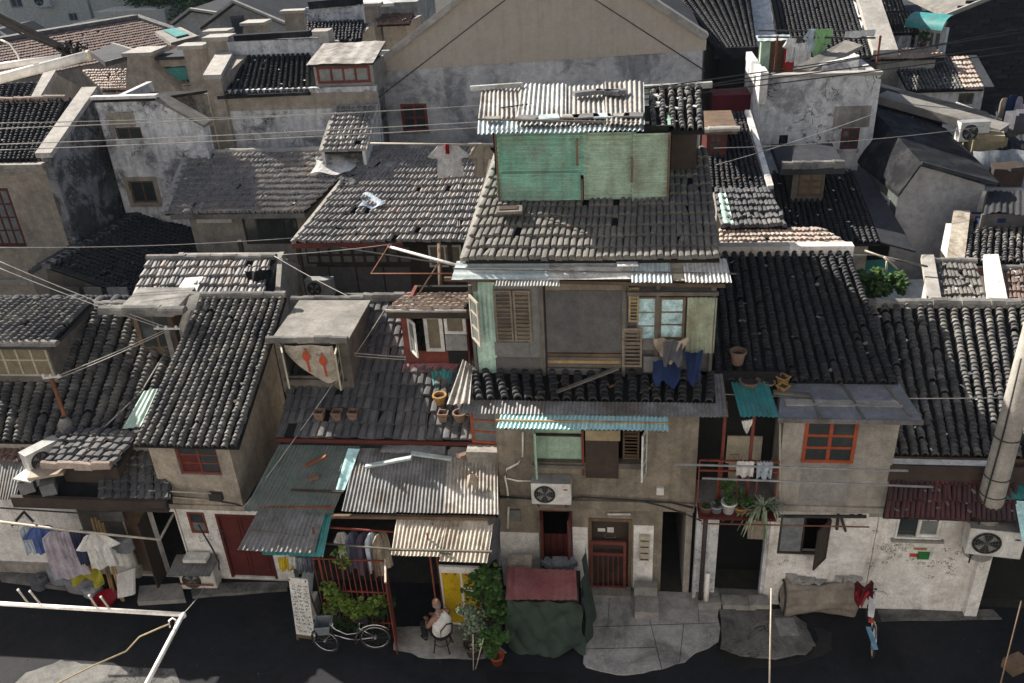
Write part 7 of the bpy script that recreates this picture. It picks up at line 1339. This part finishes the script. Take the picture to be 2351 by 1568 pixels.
# far right cluster
c = rq((2225, 498, 24.6), (2440, 512, 24.6), (2440, 612, 22.2), (2215, 596, 22.2)); T = house('broken barrel tile roof with cream parapet at the far right', c, 'whitewash'); roof(T, *c, 'barrel', 14, 18, 'barrel', 160, jit=2); caps(T, c[0] + V((0, 0, .1)), c[1] + V((0, 0, .1)), 8, .25, .16, 'ridge_cap_pink'); body(T, c, 'whitewash'); MB().slab([c[3] + V((-.45, 0, -.1)), c[3] + V((.0, 0, -.1)), c[0] + V((.0, 0, .15)), c[0] + V((-.45, 0, .15))], (0, 0, .15)).build('parapet', 'cream_sheet', T); MB().bar(c[3] + V((0, -.1, -.2)), c[2] + V((0, -.1, -.2)), .08, .2).build('fascia', 'maroon_door', T)
c = rq((2140, 604, 21.6), (2240, 604, 21.6), (2265, 702, 19.6), (2160, 702, 19.6)); T = house('small grey flat tile roof with pale parapets at the far right', c, 'whitewash'); roof(T, *c, 'flat', 11, 5, 'grey_tile', 55, jit=1.6); body(T, c, 'whitewash'); caps(T, c[0] + V((0, 0, .08)), c[1] + V((0, 0, .08)), 5); MB().slab([c[3] + V((-.3, 0, 0)), c[3] + V((0, 0, 0)), c[0] + V((0, 0, .1)), c[0] + V((-.3, 0, .1))], (0, 0, .14)).build('parapet', 'coping', T); MB().slab([c[2] + V((0, 0, 0)), c[2] + V((.45, 0, 0)), c[1] + V((.5, 0, .1)), c[1] + V((.15, 0, .1))], (0, 0, .14)).build('parapet', 'whitewash', T)
c = rq((2295, 618, 21.3), (2440, 620, 21.3), (2440, 692, 19.8), (2305, 690, 19.8)); T = house('red flat tile roof cut by the right edge', c, 'whitewash'); roof(T, *c, 'flat', 14, 4, 'red_tile', 50, jit=1.6); body(T, c, 'whitewash'); caps(T, c[0] + V((0, 0, .08)), c[1] + V((0, 0, .08)), 6)
drape('tarpaulin', P(2320, 345, y=27.5), 2.2, 1.6, 1.2, 'plastic_film', 'crumpled grey plastic tarpaulin heap at the right edge', 'tarpaulin', .16)
for u, v, w_, d_, h_, m, lab in ((2170, 560, 1.2, .9, .5, 'pale_felt', 'pale sheet scraps behind the far right roofs'), (2080, 680, 1.4, 1.2, .4, 'pot_grey', 'pale grey box roof behind the rightmost ridge'), (2010, 625, 1.2, .8, .4, 'teal_sheet', 'dull teal sheet behind the roof bush')):
    q = P(u, v, z=3.4); MB().slab([q + V((-w_ / 2, -d_ / 2, 0)), q + V((w_ / 2, -d_ / 2, .05)), q + V((w_ * .4, d_ / 2, .25)), q + V((-w_ * .5, d_ / 2, .2))], (0, 0, -h_)).build('sheet_stack', m, None, label=lab, cat='sheet')
bs = thing('roof_bush', 'green bush growing in the gap behind the black barrel roof', 'bush', P(2010, 665, y=20.5)); q = P(2012, 650, y=20.5); MB().tube([q + V((0, 0, -2)), q + V((0, 0, .2))], .05, 6).build('trunk', 'bark', bs); clumps(q, (.75, .5, .4), 26, 60, .14, .25).build('crown', 'leaf', bs)
for u0, v0, u1, v1, lab in ((2030, 590, 2060, 618, 'pale plank end sticking up behind the rightmost ridge'), (2036, 600, 2034, 625, 'bamboo stake beside the roof bush')): MB().tube([P(u0, v0, y=20.3), P(u1, v1, y=20.3)], .03, 5).build('stake', 'pale_pole', None, True, lab, 'stake')
# washing above the long roof
MB().tube([P(850, 329, y=25.6), P(1140, 333, y=25.6)], .03, 6).build('drying_pole', 'pale_pole', None, True, 'bamboo drying pole over the sunlit flat tiles', 'pole')
for u, w_, h_, m, lab, k in ((1028, 1.35, 1.0, 'cloth_white', 'white long sleeved shirt drying over the sunlit tiles', 'shirt'), (1105, .9, 1.0, 'cloth_beige', 'cream shirt drying beside the green shed', 'shirt')): garment(P(u, 331, y=25.6), (1, 0, 0), w_, h_, m, lab, k, 'washing over the long roof', name='garment')
garment(P(1026, 331, y=25.45), (1, 0, 0), .12, .3, 'cloth_red', 'red ribbon pegged on the white shirt', 'towel', name='ribbon')
# ================================================================== FAR BACKGROUND (upper left)
c = rq((-150, 130, 74), (310, 38, 74), (590, 135, 56), (-150, 235, 50), False); T = thing('row_houses', 'very long row of faded red tile roofs at the upper left', 'house', (-38, 62, 0), 'far houses'); nrows = 9
c = [P(-160, 119, z=6.0), P(312, 40, z=6.0), None, P(-120, 215, z=4.3)]; c[2] = c[3] + (c[1] - c[0]) * 1.25; roof(T, *c, 'flat', 80, 15, 'red_tile', 300, jit=.6, deb=0); MB().slab([c[3], c[2], V((c[2].x, c[2].y, 0)), V((c[3].x, c[3].y, 0))], (0, .3, 0)).build('wall', 'beige_render', T); MB().slab([c[2], c[1], V((c[1].x, c[1].y, 0)), V((c[2].x, c[2].y, 0))], (-.3, 0, 0)).build('wall', 'beige_render', T); MB().bar(c[0], c[1], .8, .4).build('ridge', 'ridge_cap', T); MB().bar(c[1], c[2], .6, .4).build('verge', 'ridge_cap', T)
for i, (TL, TR, BR, BL, m, lab) in enumerate((((210, 120, 50), (262, 98, 52), (330, 118, 46), (240, 142, 43), 'felt', 'grey felt roofed attic on the red row'), ((355, 72, 58), (415, 62, 60), (455, 82, 54), (392, 98, 52), 'pale_felt', 'pale framed skylight with teal panes on the red row'))):
    c = [P(*a[:2], y=a[2]) for a in (TL, TR, BR, BL)]; t = thing('attic', lab, 'attic', c[3], 'attics on the red row'); MB().slab(c, (0, 0, -.25)).build('roof', m, t); MB().slab([c[3], c[2], c[2] + V((0, 0, -1.6)), c[3] + V((0, 0, -1.6))], (0, .3, 0)).build('wall', 'grey_render', t); MB().slab([c[2], c[1], c[1] + V((0, 0, -1.6)), c[2] + V((0, 0, -1.6))], (-.2, 0, 0)).build('wall', 'grey_render', t)
    if i: MB().slab([bil(c, .25, .85) + V((0, 0, .08)), bil(c, .7, .85) + V((0, 0, .08)), bil(c, .75, .15) + V((0, 0, .08)), bil(c, .3, .15) + V((0, 0, .08))], (0, 0, .05)).build('skylight', 'teal_sheet', t)
def fgable(lab, pl, pr, ap, base, y, depth, mat, rm, cop=True, grp='far houses'):
    a, b, p = P(*pl, y=y), P(*pr, y=y), P(*ap, y=y); z0 = base; t = thing('house', lab, 'house', ((a.x + b.x) / 2, y + depth / 2, z0), grp)
    MB().slab([V((a.x, y, z0)), V((b.x, y, z0)), b, p, a], (0, .3, 0)).build('gable_wall', mat, t)
    for q0, q1 in ((a, p), (p, b)):
        MB().slab([q0 + V((0, -.1, .05)), q1 + V((0, -.1, .05)), q1 + V((0, depth, .05)), q0 + V((0, depth, .05))], (0, 0, .2)).build('roof', rm, t)
        if cop: MB().bar(q0 + V((0, -.15, .25)), q1 + V((0, -.15, .25)), .35, .15).build('coping', 'coping', t)
    MB().bx(a.x, a.x + .3, y + .3, y + depth, z0, a.z - .05).build('wall', mat, t); MB().bx(b.x - .3, b.x, y + .3, y + depth, z0, b.z - .05).build('wall', mat, t); return t, a, b, p
t, a, b, p = fgable('grey stone gable with a dark attic window at the upper left', (462, 70), (660, 62), (540, 11), 0, 58, 14, 'tri_stone', 'felt'); q = P(548, 62, y=57.9); MB().bx(q.x - .45, q.x + .45, 57.93, 58.02, q.z - .7, q.z + .7).build('attic_window', 'glass', t)
fgable('low grey gable behind the stone gable', (398, 60), (520, 40), (440, 28), 0, 64, 10, 'tri_stone', 'felt'); fgable('distant grey roof with pale verge at the top', (590, 20), (735, 34), (650, -14), 0, 66, 12, 'tri_stone', 'slate_tile'); fgable('farthest grey gable near the top edge', (690, 15), (790, 32), (735, -10), 0, 72, 10, 'tri_stone', 'felt')
fgable('small hip roofed house before the apartment block', (70, 90), (215, 84), (140, 72), 0, 78, 6, 'far_grey', 'felt'); fgable('blue grey gable at the left edge', (-60, 86), (50, 108), (-5, 76), 0, 70, 5, 'far_grey', 'felt')
# beige stepped parapets
for i, (u, v0, v1, w_, d_, y, lab) in enumerate(((318, 128, 240, .95, 3.0, 34, 'tall beige stepped fire wall with a flat cap'), (440, 112, 225, .75, 1.4, 33.5, 'slim beige pier with a stained capital'), (497, 78, 130, .8, 1.2, 36, 'beige chimney with a wide cap behind the slim pier'), (580, 58, 130, 1.0, 2.5, 46, 'plain beige wall with slanting shoulder behind the black roof'), (672, 30, 80, 1.0, 1.2, 46, 'rounded chimney block in front of the distant roofs'), (852, 14, 60, .7, 1.0, 44, 'beige chimney left of the gable hall'))):
    p = P(u, v0, y=y); zb = 3; t = thing('fire_wall' if i in (0, 3) else 'chimney', lab, 'wall' if i in (0, 3) else 'chimney', (p.x, y, zb), 'parapets and chimneys'); MB().slab([(p.x - w_ / 2 - (.45 if i in (0, 3) else 0), y, zb), (p.x + w_ / 2 + (1.0 if i in (0, 3) else 0), y, zb), (p.x + w_ / 2 + (.8 if i in (0, 3) else 0), y, p.z - 1.4), (p.x + w_ / 2, y, p.z - .4), (p.x + w_ / 2, y, p.z), (p.x - w_ / 2, y, p.z), (p.x - w_ / 2 - (.4 if i in (0, 3) else 0), y, p.z - 1.2)], (0, d_ * .4, 0)).build('shaft', 'beige_render', t); MB().bx(p.x - w_ / 2 - .15, p.x + w_ / 2 + .15, y - .15, y + d_ * .4 + .1, p.z, p.z + .14).build('cap', 'coping', t)
T = thing('roof_hut', 'small beige rooftop hut with an open side full of junk', 'hut', P(405, 210, y=35)); y = 34.5; w = Wall((P(372, 170, y=y).x, y), (P(442, 170, y=y).x, y), 4, P(405, 135, y=y).z); w.cut(378, 152, 432, 198); w.build(T, 'beige_render'); MB().bx(w.A.x, w.B.x, y + 1.6, y + 1.8, 4, w.z1).build('wall', 'deck_and_shade', T); MB().bx(w.A.x - .1, w.B.x + .1, y - .2, y + 1.9, w.z1, w.z1 + .12).build('roof', 'felt', T); q = P(402, 168, y=y + .4); MB().box(q, 1.1, .5, .5, .3).build('junk', 'teal_sheet', T); MB().box(q + V((.1, -.2, -.6)), .9, .4, .4, .6).build('junk', 'paper', T)
for i, (TL, TR, BR, BL, m, lab) in enumerate((((190, 165, 37), (300, 158, 37), (290, 205, 34), (235, 210, 34), 'pink_tile', 'pale pink tile roof behind the stained white block'), ((232, 210, 34.5), (300, 205, 34.5), (285, 232, 33), (250, 232, 33), 'pink_tile', 'lower strip of pink tiles behind the stained white block'), ((350, 118, 48), (480, 100, 48), (480, 135, 42), (350, 145, 42), 'pink_tile', 'distant pink tile roof left of the chimneys'), ((860, 38, 46), (950, 28, 46), (940, 52, 42), (865, 60, 42), 'red_tile', 'small red tile roof left of the gable hall'), ((705, 55, 38), (835, 45, 38), (830, 92, 35), (700, 98, 35), 'barrel_dark', 'small black roof with dark coping behind the sheet roofed dormer'))):
    c = rq(TL, TR, BR, BL); t = house(lab, c, 'beige_render', group='far houses'); roof(t, *c, 'barrel' if 'barrel' in m else 'flat', 16, 8, m, 60); body(t, c, 'beige_render')
    if i == 4: MB().bar(c[0] + V((.2, .1, .7)), c[1] + V((0, .1, .8)), .35, .3).build('ridge_coping', 'tar', t); MB().bar(c[0] + V((0, .15, .25)), c[1] + V((0, .15, .25)), .2, .7).build('ridge_wall', 'stained_white', t)
# apartment block
T = thing('apartment_block', 'big cream apartment block in the haze at the upper left corner', 'building', (-62, 105, 0)); y = 100; x0, x1 = P(100, 30, y=y).x, P(345, 30, y=y).x; w = Wall((x0, y), (x1, y), 0, 32, .5); ra = w.cut(158, 30, 178, 48); rb = w.cut(240, -60, 262, -35); w.build(T, 'block'); window(T, w, ra, 2, 1, 'ac_grey', 'glass', .1, .1, .1)
MB().bx(x0, x1, y + 12, y + 12.5, 0, 32).build('wall', 'block', T); MB().bx(x0, x0 + .5, y + .5, y + 12, 0, 32).build('wall', 'block', T); MB().bx(x1 - .5, x1, y + .5, y + 12, 0, 32).build('wall', 'block', T); MB().bx(x0, x1, y, y + 12, 31.8, 32.2).build('roof', 'felt', T)
w = Wall((P(-120, 20, y=y).x, y + 1), (x0 - .02, y + 1), 0, 32, .5); rs = [w.cut(-60, -10, -20, 20), w.cut(22, -12, 50, 18)]; w.build(T, 'block'); [window(T, w, r, 2, 1, 'ac_grey', 'glass', .15, .15, .1, sill='white_frame') for r in rs]
MB().bx(P(345, 30, y=y).x + .1, P(372, 30, y=y).x, y + 4, y + 10, 0, 30).build('stair_tower', 'far_grey', T); q = P(212, 40, y=y - .1); MB().tube([(q.x, y - .1, 0), (q.x, y - .1, 31)], .12, 6).build('downpipe', 'coping', T)
ac(P(107, 14, y=y), 0, 2.0, 1.4, .7, 'tiny air conditioner on the hazy apartment block')
q = P(305, 42, y=88); MB().bx(q.x - 4, q.x + 3.5, 88, 92, 0, P(310, 24, y=88).z).build('wall', 'block', None, label='pale flat topped annex before the apartment block', cat='building'); 
# trees
for i, (u, v, y, rx, rz_, h) in enumerate(((425, 26, 96, 7.5, 6.5, 5), (490, 14, 92, 7.5, 6, 6), (555, 0, 104, 7, 5.5, 7), (395, -5, 110, 7, 6, 8))):
    p = P(u, v, y=y); t = thing('tree', ('leafy tree beside the apartment block', 'broad tree behind the stone gable', 'tree top at the upper edge behind the far gables', 'tree half hidden by the apartment block')[i], 'tree', (p.x, y, 0), 'trees in the haze'); MB().tube([(p.x, y, 0), (p.x + .3, y, p.z * .5), (p.x, y, max(p.z - 1, 2))], [.4, .32, .2], 7).build('trunk', 'bark', t); clumps(p, (rx, rx * .8, rz_), 70, 70, .5, .22).build('crown', 'leaf', t)
T = thing('parasol_roof', 'white square canopy between the far roofs left of the gable hall', 'canopy', P(850, 20, y=46)); MB().slab([P(812, 10, y=48), P(880, 5, y=48), P(905, 14, y=45), P(820, 20, y=45)], (0, 0, .15)).build('canopy', 'white_frame', T); [MB().bar(P(u, 14, y=46.5), P(u, 40, y=46.5), .12).build('post', 'ac_grey', T) for u in (822, 890)]
MB().bx(P(770, 40, y=50).x, P(960, 40, y=50).x, 50, 55, 0, P(850, 8, y=50).z).build('building', 'tri_stone', None, label='grey block behind the white canopy', cat='building')
# fill between: plain far roofs behind the hall on both sides
for i, (u0, u1, v0, v1, y, lab) in enumerate(((560, 720, 95, 130, 46, 'dim grey roof between the chimneys'), (1450, 1760, -80, -20, 60, 'far dark roof beyond the hall'), (2050, 2250, 0, 35, 52, 'grey felt roof above the teal canopy'), (2200, 2440, 150, 260, 46, 'dark block in the shade at the right edge'))):
    a, b = P(u0, v1, y=y), P(u1, v1, y=y); t = thing('house', lab, 'house', ((a.x + b.x) / 2, y, 0), 'far houses'); MB().bx(a.x, b.x, y, y + 4, 0, a.z).build('wall', 'dark_board', t); MB().slab([V((a.x, y - .2, a.z)), V((b.x, y - .2, a.z)), V((b.x, y + 4, P(u0, v0, y=y + 4).z)), V((a.x, y + 4, P(u0, v0, y=y + 4).z))], (0, 0, .2)).build('roof', 'felt', t)
# laundry at the right edge
for u, v, w_, h_, m, lab in ((2308, 225, .6, 1.2, 'cloth_beige', 'cream trousers hanging at the shaded right edge'), (2328, 218, .8, 1.3, 'tarp_blue', 'blue jacket hanging at the shaded right edge'), (2342, 222, .5, 1.2, 'cloth_lilac', 'lilac top beside the blue jacket')): garment(P(u, v, y=34), (1, .3, 0), w_, h_, m, lab, 'vest', 'laundry at the right edge', name='garment')
# clutter in the shaded yard at the right
for i, (TL, TR, BR, BL, m, lab) in enumerate((
    ((2035, 232, 33), (2100, 240, 33), (2090, 262, 31), (2030, 255, 31), 'zinc', 'small rusty sheet roof beside the cracked white house'),
    ((2290, 300, 30), (2360, 318, 30), (2370, 350, 28), (2295, 335, 28), 'tar', 'black felt scrap roof at the right edge above the plastic heap'),
    ((2180, 250, 32.5), (2250, 262, 32.5), (2250, 280, 31), (2175, 270, 31), 'cream_sheet', 'cream sheet lying on the pale beam of the open shed'),
    ((2270, 430, 25.5), (2360, 450, 25.5), (2365, 500, 24), (2260, 480, 24), 'barrel_black', 'dark patched roof beside the grey plastered house'),
    ((2285, 235, 36), (2360, 245, 36), (2365, 275, 34), (2290, 262, 34), 'felt', 'dim felt roof under the hanging blue jacket'))):
    c = rq(TL, TR, BR, BL); t = thing('lean_to', lab, 'lean-to', (c[3] + c[2]) / 2, 'lean-tos in the shaded yard'); corr(t, 'roof_sheet', *c, m, .16, .02, .03)
    MB().slab([c[3] + V((.05, .1, -.05)), c[2] + V((-.05, .1, -.05)), c[2] + V((-.05, .1, -1.6)), c[3] + V((.05, .1, -1.6))], (0, .08, 0)).build('wall', ('dark_board', 'grey_wood', 'dark_wood')[i % 3], t)
    for e in (c[3], c[2]): MB().bar(e + V((0, 0, -.02)), e + V((0, 0, -2.2)), .08).build('post', 'grey_wood', t)
for u0, v0, u1, v1, y, m, lab in ((2060, 262, 2058, 320, 30.5, 'pale_pole', 'thin pale stick in the dark shed, left one'), (2095, 268, 2085, 330, 30.2, 'pale_pole', 'thin pale stick in the dark shed, middle one'), (2190, 290, 2175, 345, 29.8, 'pale_pole', 'thin bent stick beside the shed air conditioner'), (1985, 575, 2055, 600, 21, 'pale_pole', 'pale plank end leaning behind the white ridge wall'), (2010, 585, 2130, 612, 21, 'zinc', 'long dull pipe crossing the dark gap behind the bush'), (2195, 235, 2300, 275, 31.0, 'white_sheet', 'bright batten lying along the shed beam')): MB().tube([P(u0, v0, y=y), P(u1, v1, y=y - .3)], .03, 5).build('stick', m, None, True, lab, 'stick')
for u, v, y, w_, h_, m, lab in ((2255, 345, 28.6, 1.1, .9, 'straw', 'slatted straw coloured crate under the white shed window'), (2190, 300, 30, .8, .6, 'cloth_pale', 'pale bundle left of the shed air conditioner'), (2340, 275, 33, .7, .5, 'cloth_grey', 'dark box below the hanging jackets'), (2310, 400, 26.5, .8, .5, 'dark_wood', 'dark crate half under the plastic heap'), (2265, 520, 24.5, .7, .6, 'tarp_blue', 'dark blue barrel shaped bundle by the grey house')): q = P(u, v, y=y); MB().box(q, w_, .7, h_, U(-.3, .3)).box(q + V((.1, -.1, h_ * .55)), w_ * .7, .6, h_ * .2, U(-.3, .3)).build('crate', m, None, label=lab, cat='crate')
# ================================================================== OVERHEAD CABLES
g1 = 'cables across the middle houses'
for u0, v0, u1, v1, y0, y1, lab in ((-20, 296, 1480, 218, 20, 24, 'pale cable crossing the left houses, upper of the long pair'), (-20, 332, 1500, 255, 20, 22, 'pale cable from the left edge to the white shed roof, second'), (-20, 345, 1500, 268, 20, 22, 'pale cable just under the second one'), (-20, 283, 870, 255, 21, 24, 'thin cable high over the black gable roof')): cable([P(u0, v0, y=y0), P(u1, v1, y=y1)], .012, 'pale_cable', lab, .004, g1)
for u0, v0, u1, v1, y0, y1, lab in ((1150, 247, 2380, 68, 17.5, 22, 'dark cable over the shed to the upper right, topmost'), (1150, 255, 2380, 96, 17.5, 22, 'dark cable over the shed to the upper right, second'), (1150, 265, 2380, 112, 17.5, 21, 'dark cable over the shed to the upper right, lowest'), (1560, 205, 2360, 62, 20, 24, 'dark cable rising from the tiled lean-to')): cable([P(u0, v0, y=y0), P(u1, v1, y=y1)], .013, 'cable', lab, .004, 'cables to the upper right')
for u0, v0, u1, v1, y0, y1, lab in ((-20, 568, 690, 545, 19.5, 21.5, 'pale cable over the dark hollow roof'), (-20, 592, 384, 752, 17.5, 16.85, 'pale cable from the left edge to the short post, upper'), (-20, 608, 380, 756, 17.5, 16.85, 'pale cable from the left edge to the short post, lower'), (630, 588, 820, 690, 20.5, 18.6, 'cable from the banded roof down to the middle ridge'), (640, 585, 900, 560, 20.5, 20.5, 'cable from the banded roof to the porch rail'), (384, 755, 118, 868, 16.9, 15.75, 'cable between the short post and the service mast, upper'), (384, 760, 120, 874, 16.9, 15.75, 'cable between the short post and the service mast, lower'), (640, 790, 935, 820, 16.2, 16.8, 'cable strung between the two dormers, upper'), (640, 797, 935, 826, 16.2, 16.8, 'cable strung between the two dormers, lower'), (890, 700, 770, 880, 17.6, 16, 'cable sloping down past the lantern curtain'), (765, 880, 560, 1165, 16, 13.9, 'long pale cable falling from the lantern dormer to the shed'), (1645, 378, 2010, 260, 24, 26, 'thin cable across the cracked white house'), (1640, 340, 2260, 290, 22, 26, 'thin cable over the dark barrel dormer'), (1560, 900, 2350, 912, 15, 14.9, 'thin cable in front of the black barrel roof'), (420, 1410, 475, 1340, 11.5, 14, 'pale line from the white rack to the wall'), (1650, 575, 2010, 585, 19.2, 20, 'thin line behind the white ridge wall')): cable([P(u0, v0, y=y0), P(u1, v1, y=y1)], .01, 'pale_cable', lab, .012)
MB().tube([P(892, 566, y=19), P(1060, 612, y=16.0)], .035, 6).build('drying_pole', 'white_sheet', None, True, 'pale pole reaching from the porch to the tall house eave', 'pole'); MB().tube([P(895, 560, y=19), P(852, 628, y=17.5), P(1040, 628, y=15.5)], .016, 5).build('clothes_airer', 'rust', None, True, 'thin rusty drying frame left of the tall house', 'clothes airer')
MB().tube([P(1012, 690, y=18.0), P(1008, 560, y=19.5)], .05, 6).build('timber_post', 'wood', None, True, 'brown timber post behind the white dormer', 'post'); MB().tube([P(955, 685, y=17.8), P(1010, 600, y=17.8)], .02, 5).build('timber_prop', 'wood', None, True, 'thin slanting timber prop behind the white dormer', 'prop')
# ================================================================== FOREGROUND: racks of the building the view is taken from
rk = thing('laundry_rack', 'white metal laundry rack with four pegs at the lower left', 'laundry rack', P(200, 1380, y=6.0)); yk = 6.2
a, b, e = P(-60, 1382, y=yk), P(420, 1411, y=yk), P(300, 1640, y=4.9); MB().tube([a, b], .024, 10).build('front_bar', 'white_pipe', rk, True); MB().tube([b, e], .024, 10).build('side_bar', 'white_pipe', rk, True); MB().lathe(b + V((0, 0, -.02)), [(.001, -.02), (.03, -.01), (.03, .03), (.001, .045)], 10).build('corner', 'white_pipe', rk, True)
for u0, v0, u1, v1 in ((64, 1384, 43, 1356), (92, 1386, 70, 1359), (222, 1394, 206, 1369), (250, 1396, 233, 1372)): p0, p1 = P(u0, v0, y=yk), P(u1, v1, y=yk + .02); MB().tube([p0, p1], .011, 8).build('peg', 'pale_pole', rk, True); MB().tube([p1, p1 + (p1 - p0) * .12], .014, 8).build('peg_cap', 'white_pipe', rk, True)
hk = [P(390, 1440, y=6), P(388, 1425, y=6), P(396, 1419, y=6), P(404, 1424, y=6), P(403, 1432, y=6)]; MB().tube(hk, .01, 6).build('hook', 'white_pipe', rk, True)
cable([P(390, 1432, y=6), P(370, 1440, y=5.95), P(320, 1462, y=5.9), P(290, 1495, y=5.8), P(210, 1530, y=5.6), P(120, 1575, y=5.4)], .009, 'straw', 'frayed cord tied to the white rack hook', name='cord', cat='cord')
rk = thing('laundry_rack', 'two thick white pipes reaching in at the upper left edge', 'laundry rack', P(100, 160, y=5.2)); MB().tube([P(-60, 196, y=4.2), P(200, 128, y=4.6)], .026, 12).build('lower_pipe', 'white_pipe', rk, True); p = P(200, 128, y=4.6); MB().tube([p, p + V((.02, .01, .0))], .03, 12).build('pipe_cap', 'cream_paint', rk, True); MB().tube([P(-60, 160, y=4.8), P(155, 131, y=5.0)], .02, 12).build('upper_pipe', 'white_pipe', rk, True); MB().tube([P(2, 92, y=5), P(22, 100, y=5), P(40, 125, y=5), P(46, 142, y=5)], .006, 6).build('wire_hook', 'white_pipe', rk, True)
cb = thing('cable_bundle', 'thick black cable bundle ending in a knot above the white pipes', 'cable', P(90, 80, y=4.8))
for du, dv, r in ((0, 0, .014), (6, -6, .009), (4, 8, .01), (14, -4, .007), (-4, 14, .006)): MB().tube([P(-40, 18 + dv, y=4.6), P(60 + du, 72 + dv * .7, y=4.7), P(140 + du * .5, 108 + dv * .4, y=4.75), P(160, 118, y=4.75)], r, 7).build('strand', 'cable', cb, True)
mb = MB()
for i in range(26): p = P(U(140, 186), U(98, 128), y=4.75) + V((0, U(-.03, .03), 0)); mb.tube([p, p + V((U(-.04, .04), U(-.03, .03), U(-.03, .03))), p + V((U(-.05, .05), 0, U(-.05, .02)))], .007, 5)
mb.build('knot', 'cable', cb, True)
MB().tube([P(1771, 1350, y=9.5), P(1766, 1600, y=8.6)], .012, 6).build('bamboo_pole', 'pale_pole', None, True, 'thin pale pole sticking up from the bottom edge right of centre', 'pole')
MB().tube([P(2345, 1380, y=10), P(2290, 1600, y=9.4)], .01, 6).build('twig', 'wood', None, True, 'thin brown stick at the lower right corner', 'stick')
MB().box(P(2335, 1515, y=11.2) + V((0, 0, -.1)), .35, .25, .2, .5).build('crate', 'wood', None, label='brown wooden crate at the lower right corner', cat='crate')
# ================================================================== haze
hz = MB().bx(-172, 172, -40, 242, -1.2, 34); o = hz.build('haze', None, kind='stuff'); m = bpy.data.materials.new('haze'); m.use_nodes = True; n = m.node_tree.nodes; n.clear(); out = n.new('ShaderNodeOutputMaterial'); pv = n.new('ShaderNodeVolumePrincipled'); pv.inputs['Color'].default_value = (.62, .78, 1, 1); pv.inputs['Density'].default_value = .00016; pv.inputs['Anisotropy'].default_value = 0; m.node_tree.links.new(pv.outputs[0], out.inputs['Volume']); o.data.materials.append(m)
